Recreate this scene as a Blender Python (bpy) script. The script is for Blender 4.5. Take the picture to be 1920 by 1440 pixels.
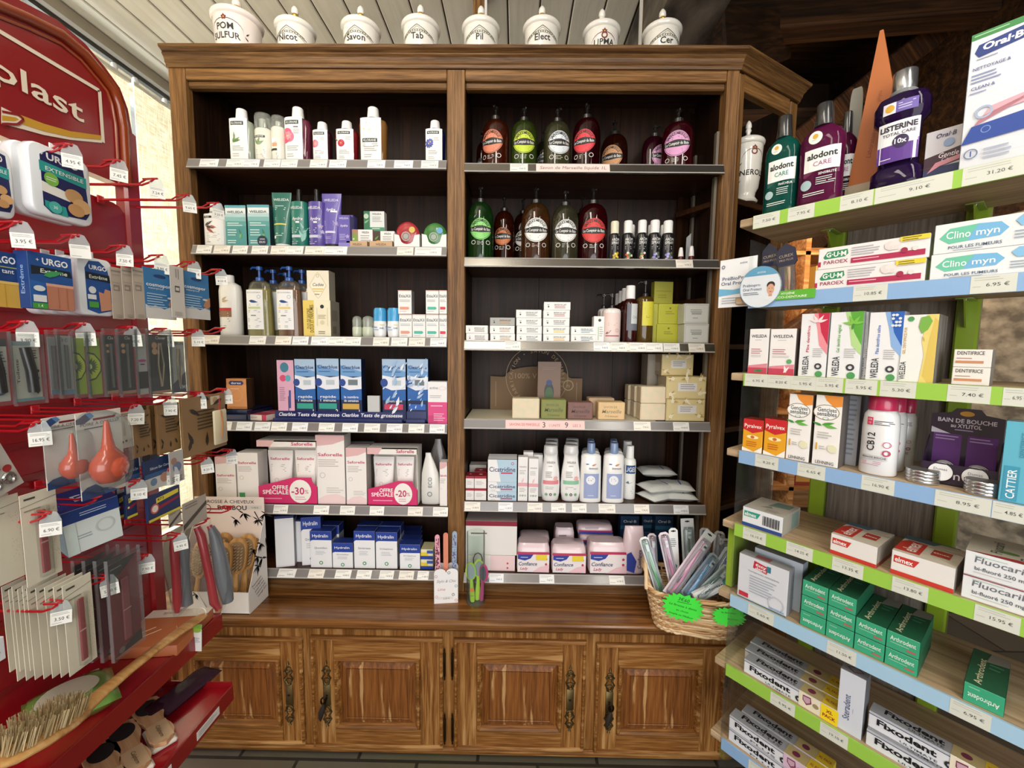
import bpy, math, random
from mathutils import Vector, Matrix
random.seed(7)
for o in list(bpy.data.objects): bpy.data.objects.remove(o)
SC = bpy.context.scene
COL = SC.collection
PI = math.pi
# ------------------------------------------------------------------ camera
FPX = 780.0
CAM = Vector((0, 0, 1.45))
PITCH, ROLL, YAW = math.radians(5.08), math.radians(0.66), math.radians(0.6)
RM = Matrix.Rotation(YAW, 3, 'Z') @ Matrix.Rotation(PI/2 - PITCH, 3, 'X') @ Matrix.Rotation(ROLL, 3, 'Z')
cd = bpy.data.cameras.new('camera'); cam = bpy.data.objects.new('camera', cd); COL.objects.link(cam)
cam.matrix_world = Matrix.Translation(CAM) @ RM.to_4x4()
cd.sensor_width = 36; cd.lens = 36*FPX/1920; cd.clip_start = 0.02; cd.clip_end = 60
SC.camera = cam
# ------------------------------------------------------------------ world and light
W = bpy.data.worlds.new('world'); SC.world = W; W.use_nodes = True
bg = W.node_tree.nodes['Background']; bg.inputs[0].default_value = (1.0, 0.95, 0.87, 1); bg.inputs[1].default_value = 1.0
SC.view_settings.view_transform = 'Standard'; SC.view_settings.look = 'None'
SC.view_settings.exposure = -0.3; SC.view_settings.gamma = 1.0; SC.view_settings.use_curve_mapping = False
def area(name, loc, aim, sx, sy, power, col):
    l = bpy.data.lights.new(name, 'AREA'); l.shape = 'RECTANGLE'; l.size = sx; l.size_y = sy; l.energy = power; l.color = col
    o = bpy.data.objects.new(name, l); COL.objects.link(o); o.location = loc
    o.rotation_euler = (Vector(aim)-Vector(loc)).to_track_quat('-Z', 'Y').to_euler(); return o
area('ceiling_tube_light', (-0.25, 0.0, 2.76), (-0.2, 0.7, 1.0), 0.25, 1.3, 20, (1.0, 0.93, 0.82))
area('ceiling_tube_light', (0.9, -0.5, 2.76), (0.7, 0.8, 1.0), 0.25, 1.3, 20, (1.0, 0.93, 0.82))
area('shopfront_daylight', (0.3, -2.3, 1.5), (-0.1, 1.2, 1.2), 2.8, 2.2, 88, (0.97, 0.98, 1.0))
area('hanging_tube_uplight', (-0.9, 0.5, 2.55), (-0.8, 0.9, 3.2), 0.3, 1.2, 9, (1.0, 0.95, 0.86))  # unseen uplight, added only to brighten the ceiling planks
area('shop_window_daylight', (-3.0, 1.6, 1.5), (-1.5, 1.8, 1.5), 2.4, 2.4, 520, (1.0, 0.98, 0.95))
area('far_room_lamp', (2.0, 2.5, 2.3), (2.2, 3.6, 2.2), 0.5, 0.5, 34, (1.0, 0.72, 0.45))
# ------------------------------------------------------------------ pixel rays
def ray(u, v):
    return RM @ Vector(((u-960)/FPX, -(v-720)/FPX, -1.0))
def atY(u, v, Y):
    d = ray(u, v); t = (Y-CAM.y)/d.y; return CAM + d*t
def atX(u, v, X):
    d = ray(u, v); t = (X-CAM.x)/d.x; return CAM + d*t
def atZ(u, v, Z):
    d = ray(u, v); t = (Z-CAM.z)/d.z; return CAM + d*t
def proj(p):
    q = RM.transposed() @ (Vector(p)-CAM); return (960+FPX*q.x/-q.z, 720-FPX*q.y/-q.z)
# ------------------------------------------------------------------ materials
def lin(c):
    c /= 255.0
    return c/12.92 if c <= 0.04045 else ((c+0.055)/1.055)**2.4
def rgb(h):
    h = h.lstrip('#'); return tuple(lin(int(h[i:i+2], 16)) for i in (0, 2, 4)) + (1,)
MC = {}
def newmat(key):
    m = bpy.data.materials.new(key); m.use_nodes = True; MC[key] = m
    nt = m.node_tree; return m, nt, nt.nodes, nt.links, nt.nodes['Principled BSDF']
def M(h, r=0.5, kind='p'):
    """kind p print/plain, g glossy plastic, m metal, f foil"""
    key = '%s_%.2f_%s' % (h, r, kind)
    if key in MC: return MC[key]
    m, nt, N, L, b = newmat(key)
    b.inputs['Base Color'].default_value = rgb(h); b.inputs['Roughness'].default_value = r
    if kind == 'm': b.inputs['Metallic'].default_value = 0.9
    if kind == 'g':
        b.inputs['Coat Weight'].default_value = 0.6; b.inputs['Coat Roughness'].default_value = 0.12
    if kind in 'pg':
        n = N.new('ShaderNodeTexNoise'); n.inputs['Scale'].default_value = 90; n.inputs['Detail'].default_value = 3
        t = N.new('ShaderNodeTexCoord'); L.new(t.outputs['Object'], n.inputs['Vector'])
        bp = N.new('ShaderNodeBump'); bp.inputs['Strength'].default_value = 0.04; bp.inputs['Distance'].default_value = 0.002
        L.new(n.outputs['Fac'], bp.inputs['Height']); L.new(bp.outputs[0], b.inputs['Normal'])
    return m
def GL(h='ffffff', body=0.0, refl=0.5, key=None, rough=0.03, alpha=1.0):
    """thin clear plastic / tinted liquid: tinted see-through plus gloss plus a little body colour"""
    k = 'clear_%s_%.2f_%.2f' % (h, body, refl)
    if k in MC: return MC[k]
    m, nt, N, L, b = newmat(k); N.remove(b); out = N['Material Output']
    tr = N.new('ShaderNodeBsdfTransparent'); tr.inputs[0].default_value = rgb(h)
    gl = N.new('ShaderNodeBsdfGlossy'); gl.inputs['Roughness'].default_value = rough
    lw = N.new('ShaderNodeLayerWeight'); lw.inputs[0].default_value = refl
    mu = N.new('ShaderNodeMath'); mu.operation = 'MULTIPLY'; mu.inputs[1].default_value = 0.55; L.new(lw.outputs['Fresnel'], mu.inputs[0])
    df = N.new('ShaderNodeBsdfDiffuse'); df.inputs[0].default_value = rgb(h)
    m1 = N.new('ShaderNodeMixShader'); m1.inputs[0].default_value = body; L.new(tr.outputs[0], m1.inputs[1]); L.new(df.outputs[0], m1.inputs[2])
    m2 = N.new('ShaderNodeMixShader'); L.new(mu.outputs[0], m2.inputs[0]); L.new(m1.outputs[0], m2.inputs[1]); L.new(gl.outputs[0], m2.inputs[2])
    L.new(m2.outputs[0], out.inputs[0]); return m
def wood(key, cols, axis='Z', scale=1.0, rough=0.42, wear=0.0, bump=0.25):
    if key in MC: return MC[key]
    m, nt, N, L, b = newmat(key)
    t = N.new('ShaderNodeTexCoord'); mp = N.new('ShaderNodeMapping'); L.new(t.outputs['Object'], mp.inputs[0])
    s = {'X': (1.8, 42, 42), 'Y': (42, 1.8, 42), 'Z': (42, 42, 1.8)}[axis]
    mp.inputs['Scale'].default_value = tuple(a*scale for a in s)
    n1 = N.new('ShaderNodeTexNoise'); n1.inputs['Scale'].default_value = 1.0; n1.inputs['Detail'].default_value = 6; n1.inputs['Distortion'].default_value = 0.9
    L.new(mp.outputs[0], n1.inputs['Vector'])
    n2 = N.new('ShaderNodeTexNoise'); n2.inputs['Scale'].default_value = 4.0; n2.inputs['Detail'].default_value = 4
    L.new(mp.outputs[0], n2.inputs['Vector'])
    mx = N.new('ShaderNodeMix'); mx.inputs[0].default_value = 0.4; L.new(n1.outputs['Fac'], mx.inputs[2]); L.new(n2.outputs['Fac'], mx.inputs[3])
    cr = N.new('ShaderNodeValToRGB'); L.new(mx.outputs[0], cr.inputs[0])
    e = cr.color_ramp.elements; e[0].position = 0.38; e[1].position = 0.62
    e[0].color = rgb(cols[0]); e[1].color = rgb(cols[-1])
    for i, c in enumerate(cols[1:-1]):
        q = e.new(0.38+0.24*(i+1)/(len(cols)-1)); q.color = rgb(c)
    src = cr.outputs[0]
    if wear:
        mp2 = N.new('ShaderNodeMapping'); mp2.inputs['Scale'].default_value = tuple(a*0.9 for a in {'X': (4, 40, 40), 'Y': (40, 4, 40), 'Z': (55, 55, 5)}[axis]); L.new(t.outputs['Object'], mp2.inputs[0])
        n3 = N.new('ShaderNodeTexNoise'); n3.inputs['Scale'].default_value = 1; n3.inputs['Detail'].default_value = 3; L.new(mp2.outputs[0], n3.inputs['Vector'])
        r3 = N.new('ShaderNodeValToRGB'); r3.color_ramp.elements[0].position = 0.60; r3.color_ramp.elements[1].position = 0.68; L.new(n3.outputs['Fac'], r3.inputs[0])
        mu = N.new('ShaderNodeMath'); mu.operation = 'MULTIPLY'; mu.inputs[1].default_value = wear; L.new(r3.outputs[0], mu.inputs[0])
        m3 = N.new('ShaderNodeMix'); m3.data_type = 'RGBA'; L.new(mu.outputs[0], m3.inputs[0]); L.new(src, m3.inputs[6]); m3.inputs[7].default_value = rgb('c9a06a'); src = m3.outputs[2]
    L.new(src, b.inputs['Base Color']); b.inputs['Roughness'].default_value = rough; b.inputs['Specular IOR Level'].default_value = 0.3 if rough > .3 else 0.5
    bp = N.new('ShaderNodeBump'); bp.inputs['Strength'].default_value = bump; bp.inputs['Distance'].default_value = 0.001
    L.new(mx.outputs[0], bp.inputs['Height']); L.new(bp.outputs[0], b.inputs['Normal']); return m
# ------------------------------------------------------------------ text
TX = {}
def textmesh(s, bold=0.0):
    k = (s, bold)
    if k in TX: return TX[k]
    c = bpy.data.curves.new('t', 'FONT'); c.body = s; c.size = 1; c.offset = bold; c.align_x = 'CENTER'; c.resolution_u = 2
    o = bpy.data.objects.new('t', c); COL.objects.link(o)
    bpy.context.view_layer.update()
    me = o.to_mesh()
    vs = [(v.co.x, v.co.y) for v in me.vertices]; fs = [tuple(p.vertices) for p in me.polygons]
    o.to_mesh_clear(); bpy.data.objects.remove(o); bpy.data.curves.remove(c)
    if vs:
        x0 = min(a for a, _ in vs); x1 = max(a for a, _ in vs); y0 = min(b for _, b in vs); y1 = max(b for _, b in vs)
    else: x0 = y0 = 0; x1 = y1 = 1
    TX[k] = (vs, fs, x0, x1, y0, y1); return TX[k]
# ------------------------------------------------------------------ mesh builder
class MB:
    def __init__(s): s.v = []; s.f = []; s.m = []; s.mats = []; s.sm = []
    def mi(s, m):
        if isinstance(m, str): m = M(m)
        if m not in s.mats: s.mats.append(m)
        return s.mats.index(m)
    def add(s, vs, fs, m, smooth=False):
        n = len(s.v); k = s.mi(m); s.v += [tuple(a) for a in vs]
        for f in fs: s.f.append(tuple(i+n for i in f)); s.m.append(k); s.sm.append(smooth)
    def box(s, x0, x1, y0, y1, z0, z1, m, bev=0.0, T=None):
        b = min(bev, abs(x1-x0)/2.1, abs(y1-y0)/2.1, abs(z1-z0)/2.1)
        if b <= 0:
            vs = [(x, y, z) for x in (x0, x1) for y in (y0, y1) for z in (z0, z1)]
            fs = [(0, 1, 3, 2), (4, 6, 7, 5), (0, 4, 5, 1), (2, 3, 7, 6), (0, 2, 6, 4), (1, 5, 7, 3)]
        else:
            vs = []; 
            for ix, x in ((-1, x0), (1, x1)):
                for iy, y in ((-1, y0), (1, y1)):
                    for iz, z in ((-1, z0), (1, z1)):
                        vs += [(x, y-iy*b, z-iz*b), (x-ix*b, y, z-iz*b), (x-ix*b, y-iy*b, z)]
            def I(a, b_, c, k): return ((a*2+b_)*2+c)*3+k
            fs = []
            for a in (0, 1):
                q = [I(a, 0, 0, 0), I(a, 1, 0, 0), I(a, 1, 1, 0), I(a, 0, 1, 0)]; fs.append(q if a else q[::-1])
                q = [I(0, a, 0, 1), I(1, a, 0, 1), I(1, a, 1, 1), I(0, a, 1, 1)]; fs.append(q[::-1] if a else q)
                q = [I(0, 0, a, 2), I(1, 0, a, 2), I(1, 1, a, 2), I(0, 1, a, 2)]; fs.append(q if a else q[::-1])
            for a in (0, 1):
                for c in (0, 1):
                    fs.append([I(a, c, 0, 0), I(a, c, 1, 0), I(a, c, 1, 1), I(a, c, 0, 1)])
                    fs.append([I(a, 0, c, 0), I(a, 1, c, 0), I(a, 1, c, 2), I(a, 0, c, 2)])
                    fs.append([I(0, a, c, 1), I(1, a, c, 1), I(1, a, c, 2), I(0, a, c, 2)])
            for a in (0, 1):
                for c in (0, 1):
                    for e in (0, 1): fs.append([I(a, c, e, 0), I(a, c, e, 1), I(a, c, e, 2)])
        if T: vs = [T @ Vector(a) for a in vs]
        s.add(vs, fs, m)
    def prism(s, pts, fn, t0, t1, m):
        """pts 2D outline, fn(a,b,t)->3D"""
        n = len(pts); vs = [fn(a, b, t0) for a, b in pts]+[fn(a, b, t1) for a, b in pts]
        fs = [tuple(range(n))[::-1], tuple(range(n, 2*n))]+[(i, (i+1) % n, n+(i+1) % n, n+i) for i in range(n)]
        s.add(vs, fs, m)
    def lathe(s, prof, m, cx=0, cy=0, seg=24, ry=1.0, smooth=True, sq=0.0, z0=0):
        """prof list of (r,z); ry squashes y; sq superellipse blend"""
        vs = []; fs = []
        for r, z in prof:
            for i in range(seg):
                a = 2*PI*i/seg; c, q = math.cos(a), math.sin(a)
                if sq:
                    e = 1-sq; c = math.copysign(abs(c)**e, c); q = math.copysign(abs(q)**e, q)
                vs.append((cx+r*c, cy+r*ry*q, z+z0))
        for j in range(len(prof)-1):
            for i in range(seg):
                k = (i+1) % seg; fs.append((j*seg+i, j*seg+k, (j+1)*seg+k, (j+1)*seg+i))
        fs.append(tuple(range(seg))[::-1]); n = (len(prof)-1)*seg; fs.append(tuple(range(n, n+seg)))
        s.add(vs, fs, m, smooth)
    def loft(s, rings, m, smooth=True, cap=True):
        n = len(rings[0]); vs = [p for r in rings for p in r]; fs = []
        for j in range(len(rings)-1):
            for i in range(n):
                k = (i+1) % n; fs.append((j*n+i, j*n+k, (j+1)*n+k, (j+1)*n+i))
        if cap: fs.append(tuple(range(n))[::-1]); q = (len(rings)-1)*n; fs.append(tuple(range(q, q+n)))
        s.add(vs, fs, m, smooth)
    def tube(s, pts, r, m, seg=6, closed=False):
        pts = [Vector(p) for p in pts]; rings = []; n = len(pts)
        rs = r if isinstance(r, (list, tuple)) else [r]*n
        up = Vector((0.13, 0.21, 0.97))
        for i, p in enumerate(pts):
            if closed: d = pts[(i+1) % n]-pts[i-1]
            else: d = pts[min(i+1, n-1)]-pts[max(i-1, 0)]
            d.normalize(); a = d.cross(up)
            if a.length < 0.05: a = d.cross(Vector((1, 0, 0)))
            a.normalize(); b = d.cross(a)
            rings.append([p+a*rs[i]*math.cos(2*PI*k/seg)+b*rs[i]*math.sin(2*PI*k/seg) for k in range(seg)])
        if closed: rings.append(rings[0])
        s.loft(rings, m, True, not closed)
    # -- art on a surface: fn(x, z, off) -> point
    def rect(s, fn, x0, z0, x1, z1, m, off=0.0004, n=1):
        vs = []; fs = []
        for i in range(n+1):
            x = x0+(x1-x0)*i/n; vs += [fn(x, z0, off), fn(x, z1, off)]
        for i in range(n): fs.append((2*i, 2*i+2, 2*i+3, 2*i+1))
        s.add(vs, fs, m)
    def poly(s, fn, pts, m, off=0.0004):
        s.add([fn(x, z, off) for x, z in pts], [tuple(range(len(pts)))], m)
    def disc(s, fn, x, z, r, m, off=0.0004, rz=None, n=20, r0=0):
        rz = rz or r
        p = [(math.cos(2*PI*i/n), math.sin(2*PI*i/n)) for i in range(n)]
        if not r0:
            R = (.25, .5, .75, 1) if r > .012 else (.5, 1)
            vs = [fn(x, z, off)]+[fn(x+r*a*q, z+rz*b*q, off) for q in R for a, b in p]
            fs = [(0, 1+i, 1+(i+1) % n) for i in range(n)]+[(1+k*n+i, 1+k*n+n+i, 1+k*n+n+(i+1) % n, 1+k*n+(i+1) % n) for k in range(len(R)-1) for i in range(n)]
            s.add(vs, fs, m)
        else:
            vs = [fn(x+r*a, z+rz*b, off) for a, b in p]+[fn(x+r0*r*a, z+r0*rz*b, off) for a, b in p]
            s.add(vs, [(i, (i+1) % n, n+(i+1) % n, n+i) for i in range(n)], m)
    def text(s, fn, t, x, z, m, h=None, w=None, off=0.0007, bold=0.0, ang=0, shear=0, al='c'):
        """h cap height; w total width limit; al c/l/r"""
        vs, fs, x0, x1, y0, y1 = textmesh(t, bold)
        if not vs: return
        sc = h/0.7 if h else 1e9
        if w: sc2 = w/(x1-x0)
        sx = sz = sc
        if w and h: sx = sc2
        elif w: sx = sz = sc2
        ox = {'c': (x0+x1)/2, 'l': x0, 'r': x1}[al]; ca, sa = math.cos(ang), math.sin(ang)
        out = []
        for a, b in vs:
            a2 = (a-ox)*sx+shear*b*sz; b2 = (b-0.35)*sz
            out.append(fn(x+a2*ca-b2*sa, z+a2*sa+b2*ca, off))
        s.add(out, fs, m)
    def lines(s, fn, x0, z1, x1, n, pitch, m, th=None, off=0.0004):
        th = th or pitch*0.38; rr = random.Random(int(x0*9e3+z1*7e3+n))
        for i in range(n):
            z = z1-i*pitch; xe = x0+(x1-x0)*rr.uniform(0.7, 1); s.rect(fn, x0, z-th, xe, z, m, off)
    def build(s, name, parent=None, loc=None, rot=None):
        me = bpy.data.meshes.new(name); me.from_pydata(s.v, [], s.f); me.update()
        for m in s.mats: me.materials.append(m)
        me.polygons.foreach_set('material_index', s.m); me.polygons.foreach_set('use_smooth', s.sm)
        if any(s.sm):
            try: me.set_sharp_from_angle(angle=0.9)
            except Exception: pass
        o = bpy.data.objects.new(name, me); COL.objects.link(o)
        if parent: o.parent = parent
        if loc is not None: o.location = loc
        if rot is not None: o.rotation_euler = (0, 0, rot) if isinstance(rot, (int, float)) else rot
        return o
def tag(o, label, cat, group=None, kind=None):
    if label: o['label'] = label
    if cat: o['category'] = cat
    if group: o['group'] = group
    if kind: o['kind'] = kind
    return o
def empty(name, loc=(0, 0, 0), rot=0):
    o = bpy.data.objects.new(name, None); COL.objects.link(o); o.location = loc
    o.rotation_euler = (0, 0, rot) if isinstance(rot, (int, float)) else rot; o.empty_display_size = 0.02; return o
def dup(o, parent=None, label=None, loc=None, rot=None):
    c = o.copy(); COL.objects.link(c)
    if parent: c.parent = parent
    if loc is not None: c.location = loc
    if rot is not None: c.rotation_euler = (0, 0, rot) if isinstance(rot, (int, float)) else rot
    if label: c['label'] = label
    for ch in list(o.children): dup(ch, c)
    return c
def struct(mb, name, parent=None):
    o = mb.build(name, parent)
    if not parent: o['kind'] = 'structure'
    return o
def front(d):  return lambda x, z, off: (x, -d/2-off, z)
def frontc(a, b, y0=0): return lambda x, z, off: (x, y0-b*math.sqrt(max(0.0, 1-min(1, abs(x/a))**2))-off, z)
def right(w):  return lambda x, z, off: (w/2+off, x, z)     # x runs front(-) to back(+)
def left(w):   return lambda x, z, off: (-w/2-off, -x, z)
def top(h):    return lambda x, z, off: (x, z, h+off)
# ================================================================== SETTING
ZC = 2.92; XL = -2.02; YB = 4.6
OAK = ('5a3d20', '7a5630', '946c40'); OAKD = ('3f2614', '57371d', '6b4726'); OAKM = ('4c321a', '674827', '7c5a35')
oakZ = wood('oak_upright', OAK, 'Z', 1.7); oakX = wood('oak_rail', OAK, 'X', 1.8); oakMX = wood('oak_moulding', OAKM, 'X', 2.0)
oakDX = wood('oak_dark_shelf', ('29150a', '3c2210', '4c2e18'), 'X', 1.0, 0.4); oakDZ = wood('oak_dark_board', ('180c05', '281508', '371e0d'), 'Z', 0.8, 0.5)  # interior board oak darkened, standing in for shade inside the bays
oakTop = wood('oak_polished_top', ('4a2a12', '744a22', '966636'), 'X', 0.55, 0.22)
oakPan = wood('oak_worn_panel', ('5f3716', '7d4a1f', '8e5a2a'), 'Z', 1.5, 0.45, 0.75); oakRail = wood('oak_worn_rail', ('5e3a14', '855526', 'a87c46'), 'X', 1.3, 0.45, 0.5)
oakSt = wood('oak_worn_stile', ('5e3a14', '855526', 'a87c46'), 'Z', 1.3, 0.45, 0.5)
def tilemat():
    m, nt, N, L, b = newmat('floor_tiles'); t = N.new('ShaderNodeTexCoord'); br = N.new('ShaderNodeTexBrick')
    mp = N.new('ShaderNodeMapping'); L.new(t.outputs['Object'], mp.inputs[0]); L.new(mp.outputs[0], br.inputs['Vector'])
    mp.inputs['Location'].default_value = (0.12, 0.17, 0)
    br.inputs['Color1'].default_value = rgb('5f574a'); br.inputs['Color2'].default_value = rgb('756c5c'); br.inputs['Mortar'].default_value = rgb('37312a')
    br.inputs['Scale'].default_value = 1; br.inputs['Mortar Size'].default_value = 0.006; br.inputs['Brick Width'].default_value = 0.42; br.inputs['Row Height'].default_value = 0.3
    n = N.new('ShaderNodeTexNoise'); n.inputs['Scale'].default_value = 14; n.inputs['Detail'].default_value = 6
    mx = N.new('ShaderNodeMix'); mx.data_type = 'RGBA'; mx.blend_type = 'MULTIPLY'; mx.inputs[0].default_value = 0.5
    L.new(br.outputs['Color'], mx.inputs[6]); L.new(n.outputs['Color'], mx.inputs[7]); L.new(mx.outputs[2], b.inputs['Base Color']); b.inputs['Roughness'].default_value = 0.55
    bp = N.new('ShaderNodeBump'); bp.inputs['Strength'].default_value = 0.3; bp.inputs['Distance'].default_value = 0.004; L.new(n.outputs['Fac'], bp.inputs['Height']); L.new(bp.outputs[0], b.inputs['Normal']); return m
def noisemat(key, c1, c2, scale=6, rough=0.8, bump=0.4, stretch=(1, 1, 1), vor=False, dist=0.01):
    if key in MC: return MC[key]
    m, nt, N, L, b = newmat(key); t = N.new('ShaderNodeTexCoord'); mp = N.new('ShaderNodeMapping'); mp.inputs['Scale'].default_value = stretch; L.new(t.outputs['Object'], mp.inputs[0])
    n = N.new('ShaderNodeTexVoronoi' if vor else 'ShaderNodeTexNoise'); n.inputs['Scale'].default_value = scale
    if not vor: n.inputs['Detail'].default_value = 7
    L.new(mp.outputs[0], n.inputs['Vector']); o = n.outputs[0]
    cr = N.new('ShaderNodeValToRGB'); cr.color_ramp.elements[0].position = 0.35 if not vor else 0.1; cr.color_ramp.elements[1].position = 0.65 if not vor else 0.6
    cr.color_ramp.elements[0].color = rgb(c1); cr.color_ramp.elements[1].color = rgb(c2); L.new(o, cr.inputs[0]); L.new(cr.outputs[0], b.inputs['Base Color'])
    b.inputs['Roughness'].default_value = rough; bp = N.new('ShaderNodeBump'); bp.inputs['Strength'].default_value = bump; bp.inputs['Distance'].default_value = dist
    L.new(o, bp.inputs['Height']); L.new(bp.outputs[0], b.inputs['Normal']); return m
mb = MB(); mb.box(XL-.3, 3.4, -3.0, YB+.2, -0.05, 0, tilemat()); struct(mb, 'floor')
plank = noisemat('painted_plank', 'dbd2c1', 'e6ddcd', 3, 0.55, 0.15, (14, 1, 14))
mb = MB(); x = XL-.15
while x < 0.5:
    mb.box(x, x+.134, -3.0, YB, ZC, ZC+.02, plank, 0.004); mb.box(x+.134, x+.141, -3.0, YB, ZC+.008, ZC+.02, '3c352c'); x += .141
XE = x
struct(mb, 'ceiling')
dark = wood('old_beam', ('1d120a', '33200f', '4a3019'), 'X', 0.5, 0.7, 0, 0.5); darkD = wood('old_rafter', ('1c110a', '3a2413', '5a3a1f'), 'Z', 0.5, 0.7, 0, 0.5)
# left wall with the window opening, right wall, back wall, front side
wl = noisemat('cream_plaster', 'bfb6a4', 'cdc5b5', 9, 0.9, 0.2)
mb = MB(); mb.box(XL-.2, XL, -3.0, 0.0, 0, ZC, wl); mb.box(XL-.2, XL, 2.75, YB, 0, ZC, wl); mb.box(XL-.2, XL, 0, 2.75, 0, 0.35, wl); mb.box(XL-.2, XL, 0, 2.75, 2.8, ZC, wl); struct(mb, 'wall_left')
mb = MB(); mb.box(XL, XL+.035, -1.0, 3.4, ZC-.085, ZC-.004, noisemat('greige_trim', '8f8371', '9c907d', 5, 0.7, 0.1), 0.004); struct(mb, 'trim_1')
stone = noisemat('stone_wall_face', '6b6459', 'b5aa98', 9, 0.9, 0.8, (1, 1, 1.6))
mb = MB(); mb.box(XL-.2, 3.6, YB, YB+.2, 0, 4.25, noisemat('back_plaster', '2b1c10', '3d2a19', 4, 0.9, 0.3)); struct(mb, 'wall_back')
mb = MB(); mb.box(3.2, 3.4, -3.0, YB, 0, 2.35, stone); mb.box(3.2, 3.4, -3.0, YB, 2.35, 4.25, dark); struct(mb, 'wall_right')
# window frame + glass in the left wall
win = MB(); 
for y in (0.0, 0.9, 1.8, 2.70): win.box(XL-.12, XL-.07, y, y+.05, 0.35, 2.8, 'e8e4da', 0.003)
for z in (0.35, 2.75): win.box(XL-.12, XL-.07, 0.0, 2.75, z, z+.05, 'e8e4da', 0.003)
wo = struct(win, 'window_1'); g = MB(); g.box(XL-.10, XL-.095, 0.02, 2.73, 0.38, 2.77, GL('f6fbfb', 0.0, 0.2)); g.build('glass', wo)
# vertical fabric blind in front of the window
def linen():
    m, nt, N, L, b = newmat('linen_blind_fabric'); N.remove(b); t = N.new('ShaderNodeTexCoord')
    facs = []
    for sc_ in ((2, 260, 14), (2, 14, 260)):
        mp = N.new('ShaderNodeMapping'); mp.inputs['Scale'].default_value = sc_; L.new(t.outputs['Object'], mp.inputs[0])
        n = N.new('ShaderNodeTexNoise'); n.inputs['Scale'].default_value = 1; n.inputs['Detail'].default_value = 3; L.new(mp.outputs[0], n.inputs['Vector']); facs.append(n.outputs['Fac'])
    mm = N.new('ShaderNodeMath'); mm.operation = 'MULTIPLY'; L.new(facs[0], mm.inputs[0]); L.new(facs[1], mm.inputs[1])
    cr = N.new('ShaderNodeValToRGB'); cr.color_ramp.elements[0].position = 0.15; cr.color_ramp.elements[1].position = 0.33; cr.color_ramp.elements[0].color = rgb('cfc6b2'); cr.color_ramp.elements[1].color = rgb('f2ecdf'); L.new(mm.outputs[0], cr.inputs[0])
    d = N.new('ShaderNodeBsdfDiffuse'); tl = N.new('ShaderNodeBsdfTranslucent'); mx = N.new('ShaderNodeMixShader'); mx.inputs[0].default_value = 0.42
    L.new(cr.outputs[0], d.inputs[0]); L.new(cr.outputs[0], tl.inputs[0]); L.new(d.outputs[0], mx.inputs[1]); L.new(tl.outputs[0], mx.inputs[2]); L.new(mx.outputs[0], N['Material Output'].inputs[0]); return m
lin_m = linen(); XT = XL+.07
tr = empty('vertical_blind', (XT, 1.6, 0.4)); tag(tr, 'cream linen panel blind hanging from a track across the shop window', 'blind')
mb = MB(); mb.box(-.012, .012, -2.2, 1.1, 2.385, 2.405, '2a2723'); mb.box(-.016, .016, -2.2, 1.1, 2.405, 2.425, 'cfd0ce'); mb.build('track', tr)
for k, (a, b_) in enumerate(((-1.4, -0.72), (-0.70, 0.0), (0.01, 0.57), (0.585, 0.82))):
    p = MB(); n = 8
    for i in range(n):
        y0 = a+(b_-a)*i/n; y1 = a+(b_-a)*(i+1)/n; q = .012*(k % 2)
        p.add([(q+.002*math.sin(i), y0, 0.06), (q+.002*math.sin(i+1), y1, 0.06), (q+.002*math.sin(i+1), y1, 2.34), (q+.002*math.sin(i), y0, 2.34)], [(0, 1, 2, 3)], lin_m, True)
        p.add([(q+.0025+.002*math.sin(i), y0, 0.06), (q+.0025+.002*math.sin(i+1), y1, 0.06), (q+.0025+.002*math.sin(i+1), y1, 2.34), (q+.0025+.002*math.sin(i), y0, 2.34)], [(3, 2, 1, 0)], lin_m, True)
    p.box(-.004, .018, a, b_, 2.335, 2.352, 'd8d4c8')
    for f in (0.12, 0.88): p.lathe([(0.012, 0), (0.014, .02), (0.010, .034)], 'd9d9d4', 0, a+(b_-a)*f, 10, z0=2.352)
    p.build('fabric_panel', tr)
# beams and rafters of the open roof on the right
mb = MB(); mb.box(XE, XE+.22, -3, YB, 2.66, ZC+.1, noisemat('weathered_beam', '2a221b', '8a8071', 7, 0.9, 0.8, (1, .5, 1))); struct(mb, 'trim_2')
mb = MB(); mb.box(XE+.2, 3.6, -3.0, YB+.2, 4.2, 4.25, dark); mb.box(XE+.18, XE+.22, -3, YB, ZC, 4.25, dark); struct(mb, 'ceiling_open_roof')
def beam(name, p, q, w, h, m, label, group=None):
    p, q = Vector(p), Vector(q); d = (q-p); L_ = d.length; mb = MB()
    mb.box(-L_/2, L_/2, -w/2, w/2, -h/2, h/2, m, 0.012); o = mb.build(name); o.location = (p+q)/2; o.rotation_euler = d.to_track_quat('X', 'Z').to_euler()
    o['kind'] = 'structure'; return o
beam('beam', (0.9, 3.3, 3.78), (3.2, 3.1, 3.83), .2, .22, dark, '')
beam('beam', (0.9, 3.6, 3.20), (3.2, 3.6, 3.28), .2, .26, dark, '')
for k, (x0, z0, x1, z1, yy) in enumerate(((1.25, 2.0, 2.35, 3.2, 3.9), (1.75, 2.05, 3.0, 3.15, 3.95), (2.3, 2.05, 3.2, 2.85, 4.0), (0.8, 2.1, 1.7, 3.2, 3.85), (2.0, 1.5, 3.2, 2.4, 3.2), (1.2, 2.3, 3.2, 3.9, 3.4))):
    beam('rafter', (x0, yy, z0), (x1, yy, z1), .12, .16, darkD, '')
beam('beam', (0.85, 2.2, 2.9), (2.0, 3.6, 3.9), .3, .3, dark, '')
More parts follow.
